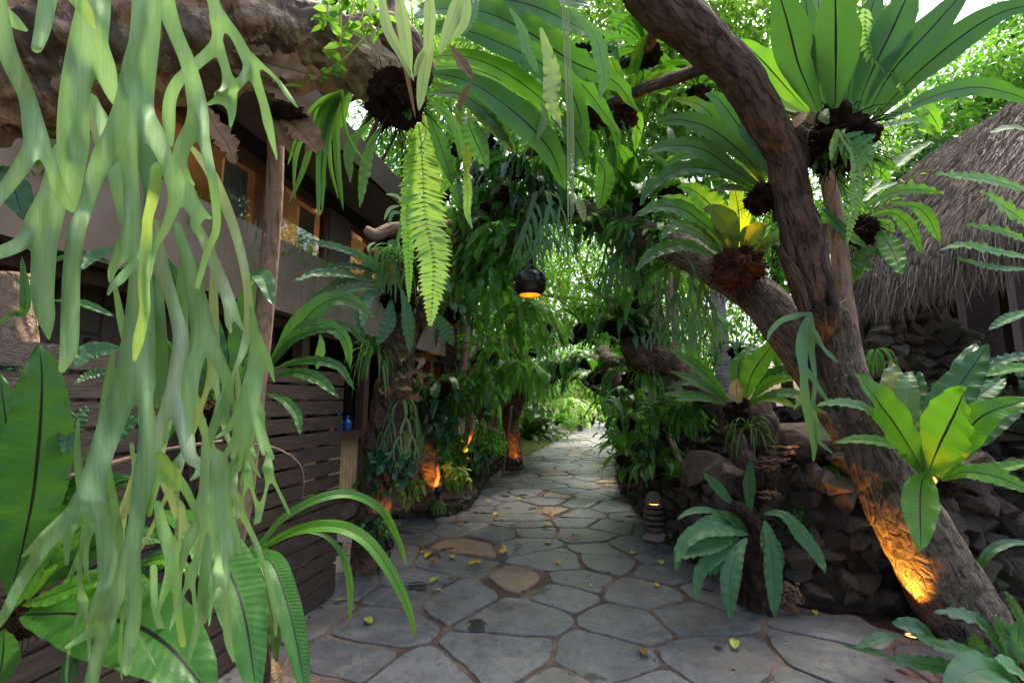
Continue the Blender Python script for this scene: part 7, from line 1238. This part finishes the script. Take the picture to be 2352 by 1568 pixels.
uplight('garden uplight shining on the base of the big leaning trunk', Z(9, 1722, 1385, 2.9), Z(9, 1590, 700, 2.98), 48, 60, .04, 1.)
uplight('garden uplight at the foot of the glowing slim trunk', Z(6, 1200, 470, 7.6), Z(6, 1195, 250, 7.95), 15, 70)
uplight('garden uplight in the left bed aimed at gnarled roots', Z(6, 990, 640, 5.5), Z(6, 975, 500, 5.85), 4.5, 80)
uplight('garden uplight at the base of the third trunk', Z(6, 1535, 440, 8.8), Z(6, 1515, 350, 9.1), 3.5, 80)
uplight('garden uplight hidden behind the upright stake', Z(6, 1410, 340, 9.0), Z(6, 1405, 250, 9.3), 6, 80)
uplight('garden uplight low on the path side of the nearest dark trunk', Z(6, 660, 1010, 3.85), Z(6, 620, 700, 4.1), 6, 60)
uplight('small uplight tucked under the orange lit fern on the limb', Z(7, 800, 1500, 3.4), Z(7, 690, 1250, 3.2), 20, 90)
uplight('small uplight under the glossy fern on the leaning trunk', Z(9, 1775, 470, 2.44), Z(8, 1980, 1130, 2.15), 5, 55)
# glowing root under the left uplight
mb = MB(); tube(mb, tp([(6, 960, 620, 20, 5.8), (6, 990, 520, 16, 5.85), (6, 985, 440, 10, 5.9)]), 10, .03, .2, 6); single('root', mb, M['pole'], 'twisted root lit orange in the left bed', 'root', Z(6, 975, 620, 5.8))
# carved stone lantern
c = G(1505, 1242); LT = thing('stone_lantern', 'oval carved stone lantern with dark slits standing on a pale base at the wall foot', 'lantern', c); mb = MB(); k_ = .0023 * 1.85
rock(mb, (c.x, c.y, .04), (.34, .26, .14), k=2, rot=0); part('base', mb, M['stonebase'], LT, False)
prof = [(.082, .09), (.1, .12), (.118, .18), (.125, .25), (.118, .32), (.105, .37)]
for i, (z0, z1) in enumerate(((.09, .155), (.17, .215), (.23, .275), (.29, .335), (.35, .385))):
    mb = MB(); rr = np.interp([z0, (z0 + z1) / 2, z1], [.09, .2, .25, .32, .4], [.088, .12, .122, .115, .095]); P_ = [(rr[0] * .6, z0), (rr[0], z0 + .003), (rr[1] + .004, (z0 + z1) / 2), (rr[2], z1 - .003), (rr[2] * .6, z1)]
    off = Vector((.006 * (-1) ** i, 0, 0)); lathe(mb, c + off, P_, 24, .85); part('disc', mb, M['stone'], LT)
mb = MB(); lathe(mb, c, [(.075, .1), (.08, .38)], 16); part('core', mb, M['root'], LT)
mb = MB(); lathe(mb, c, [(.098, .398), (.1, .41), (.092, .45), (.07, .49), (.035, .512), (0, .518)], 24, .85); part('cap', mb, M['stonecap'], LT)
mb = MB(); lathe(mb, c, [(.05, .384), (.05, .4)], 12); part('lamp', mb, M['glow'], LT)
c = P(1497, 640 + 420, 6.2); 
for a in [('sws', 9, 1050, 560, 3.55, .4, 'small fern sprouting from the dark wall right of the stump'), ('sws', 9, 1250, 330, 3.5, .4, 'tiny fern in the top joints of the wall beside the leaning trunk'), ('nb', 8, 900, 1330, 4.1, .35, 'small rosette at the wall top behind the fungus trunk'), ('sws', 8, 1500, 780, 4.6, .5, 'fern in the joints of the tall rounded wall'), ('lh', 9, 1000, 690, 3.5, .25, 'few round leaves creeping on the dark wall beside the stump fern'), ('nd', 8, 2280, 900, 3.9, .6, 'dark fern against the tall wall at the right edge'), ('sws', 9, 600, 330, 4.1, .45, 'fern in the low wall under the topmost boulder')]: pl(a[0], *a[1:6], a[6])
n = 1500; pts = []
for i in range(n):
    y = R(1.6, 18); a, b = bx(PL, y), bx(PR, y); e = R(0, 1) ** 2.6 * .5 * (b - a); x = (a + e) if R(0, 1) < .5 else (b - e); pts.append((x, y, R(.012, .02)))
dr = np.random.normal(size=(n, 3)); dr[:, 2] *= .12; me = leafmesh('leaf_debris', np.array(pts), dr, np.random.uniform(.008, .035, n), .3, .1, .2); me.materials.append(M['debris']); tag(link(bpy.data.objects.new('leaf_debris', me)), 'small brown leaf crumbs gathered along the path edges', 'leaf debris', kind='stuff')
# ------------------------------------------------------------------ fallen leaves on the path
random.seed(5); mb = MB()
def litter(i, x, y, mat, sz, lab):
    o = MB(); a = R(0, 6.28); l = sz * R(.8, 1.3); p0 = Vector((x, y, .024)); d = Vector((cos(a), sin(a), 0)); frond(o, [p0, p0 + d * l * .5 + Vector((0, 0, R(.004, .02))), p0 + d * l + Vector((0, 0, R(0, .015)))], l * R(.2, .3), N=Vector((R(-.2, .2), R(-.2, .2), 1)), n=8, prof='lance', wave=.15, nw=2, fold=.25)
    single('fallen_leaf', o, M[mat], lab, 'leaf', p0, 'fallen leaves on the path')
spot = [((6, 1410, 790), 0), ((6, 1740, 800), 0), ((6, 885, 1045), 0), ((6, 1195, 1130), 0), ((6, 1310, 700), 0), ((6, 1550, 690), 0), ((6, 1745, 975), 0), ((6, 900, 1095), 0), ((6, 1080, 1075), 0), ((6, 1520, 855), 0), ((6, 1700, 860), 0), ((6, 920, 1140), 1), ((6, 930, 1265), 2), ((6, 1020, 1325), 2), ((6, 1050, 1245), 1), ((6, 530, 1550), 2), ((6, 270, 1395), 2), ((9, 160, 1390), 1), ((9, 690, 1395), 2), ((9, 120, 835), 0), ((9, 275, 908), 2), ((9, 1160, 1200), 2), ((9, 240, 785), 1), ((6, 1960, 945), 1), ((6, 1110, 855), 1), ((6, 1490, 735), 1), ((6, 1560, 1010), 1), ((6, 1410, 1060), 0), ((6, 1800, 1115), 0)]
for i, ((r_, x, y), k) in enumerate(spot): v = G(*D(r_, x, y)); litter(i, v.x, v.y, ('litter', 'litterb', 'litterg')[k], .085 if v.y < 4 else .1, ('yellow fallen leaf lying on the flagstones', 'curled brown fallen leaf on the flagstones', 'greenish yellow fallen leaf on the flagstones')[k])
for i in range(52):
    y = R(3.2, 16); a, b = bx(PL, y), bx(PR, y); k = random.choice([0, 0, 1, 1, 2]); litter(i, R(a + .1, b - .1), y, ('litter', 'litterb', 'litterg')[k], R(.04, .085), ('yellow fallen leaf lying on the flagstones', 'curled brown fallen leaf on the flagstones', 'greenish yellow fallen leaf on the flagstones')[k])
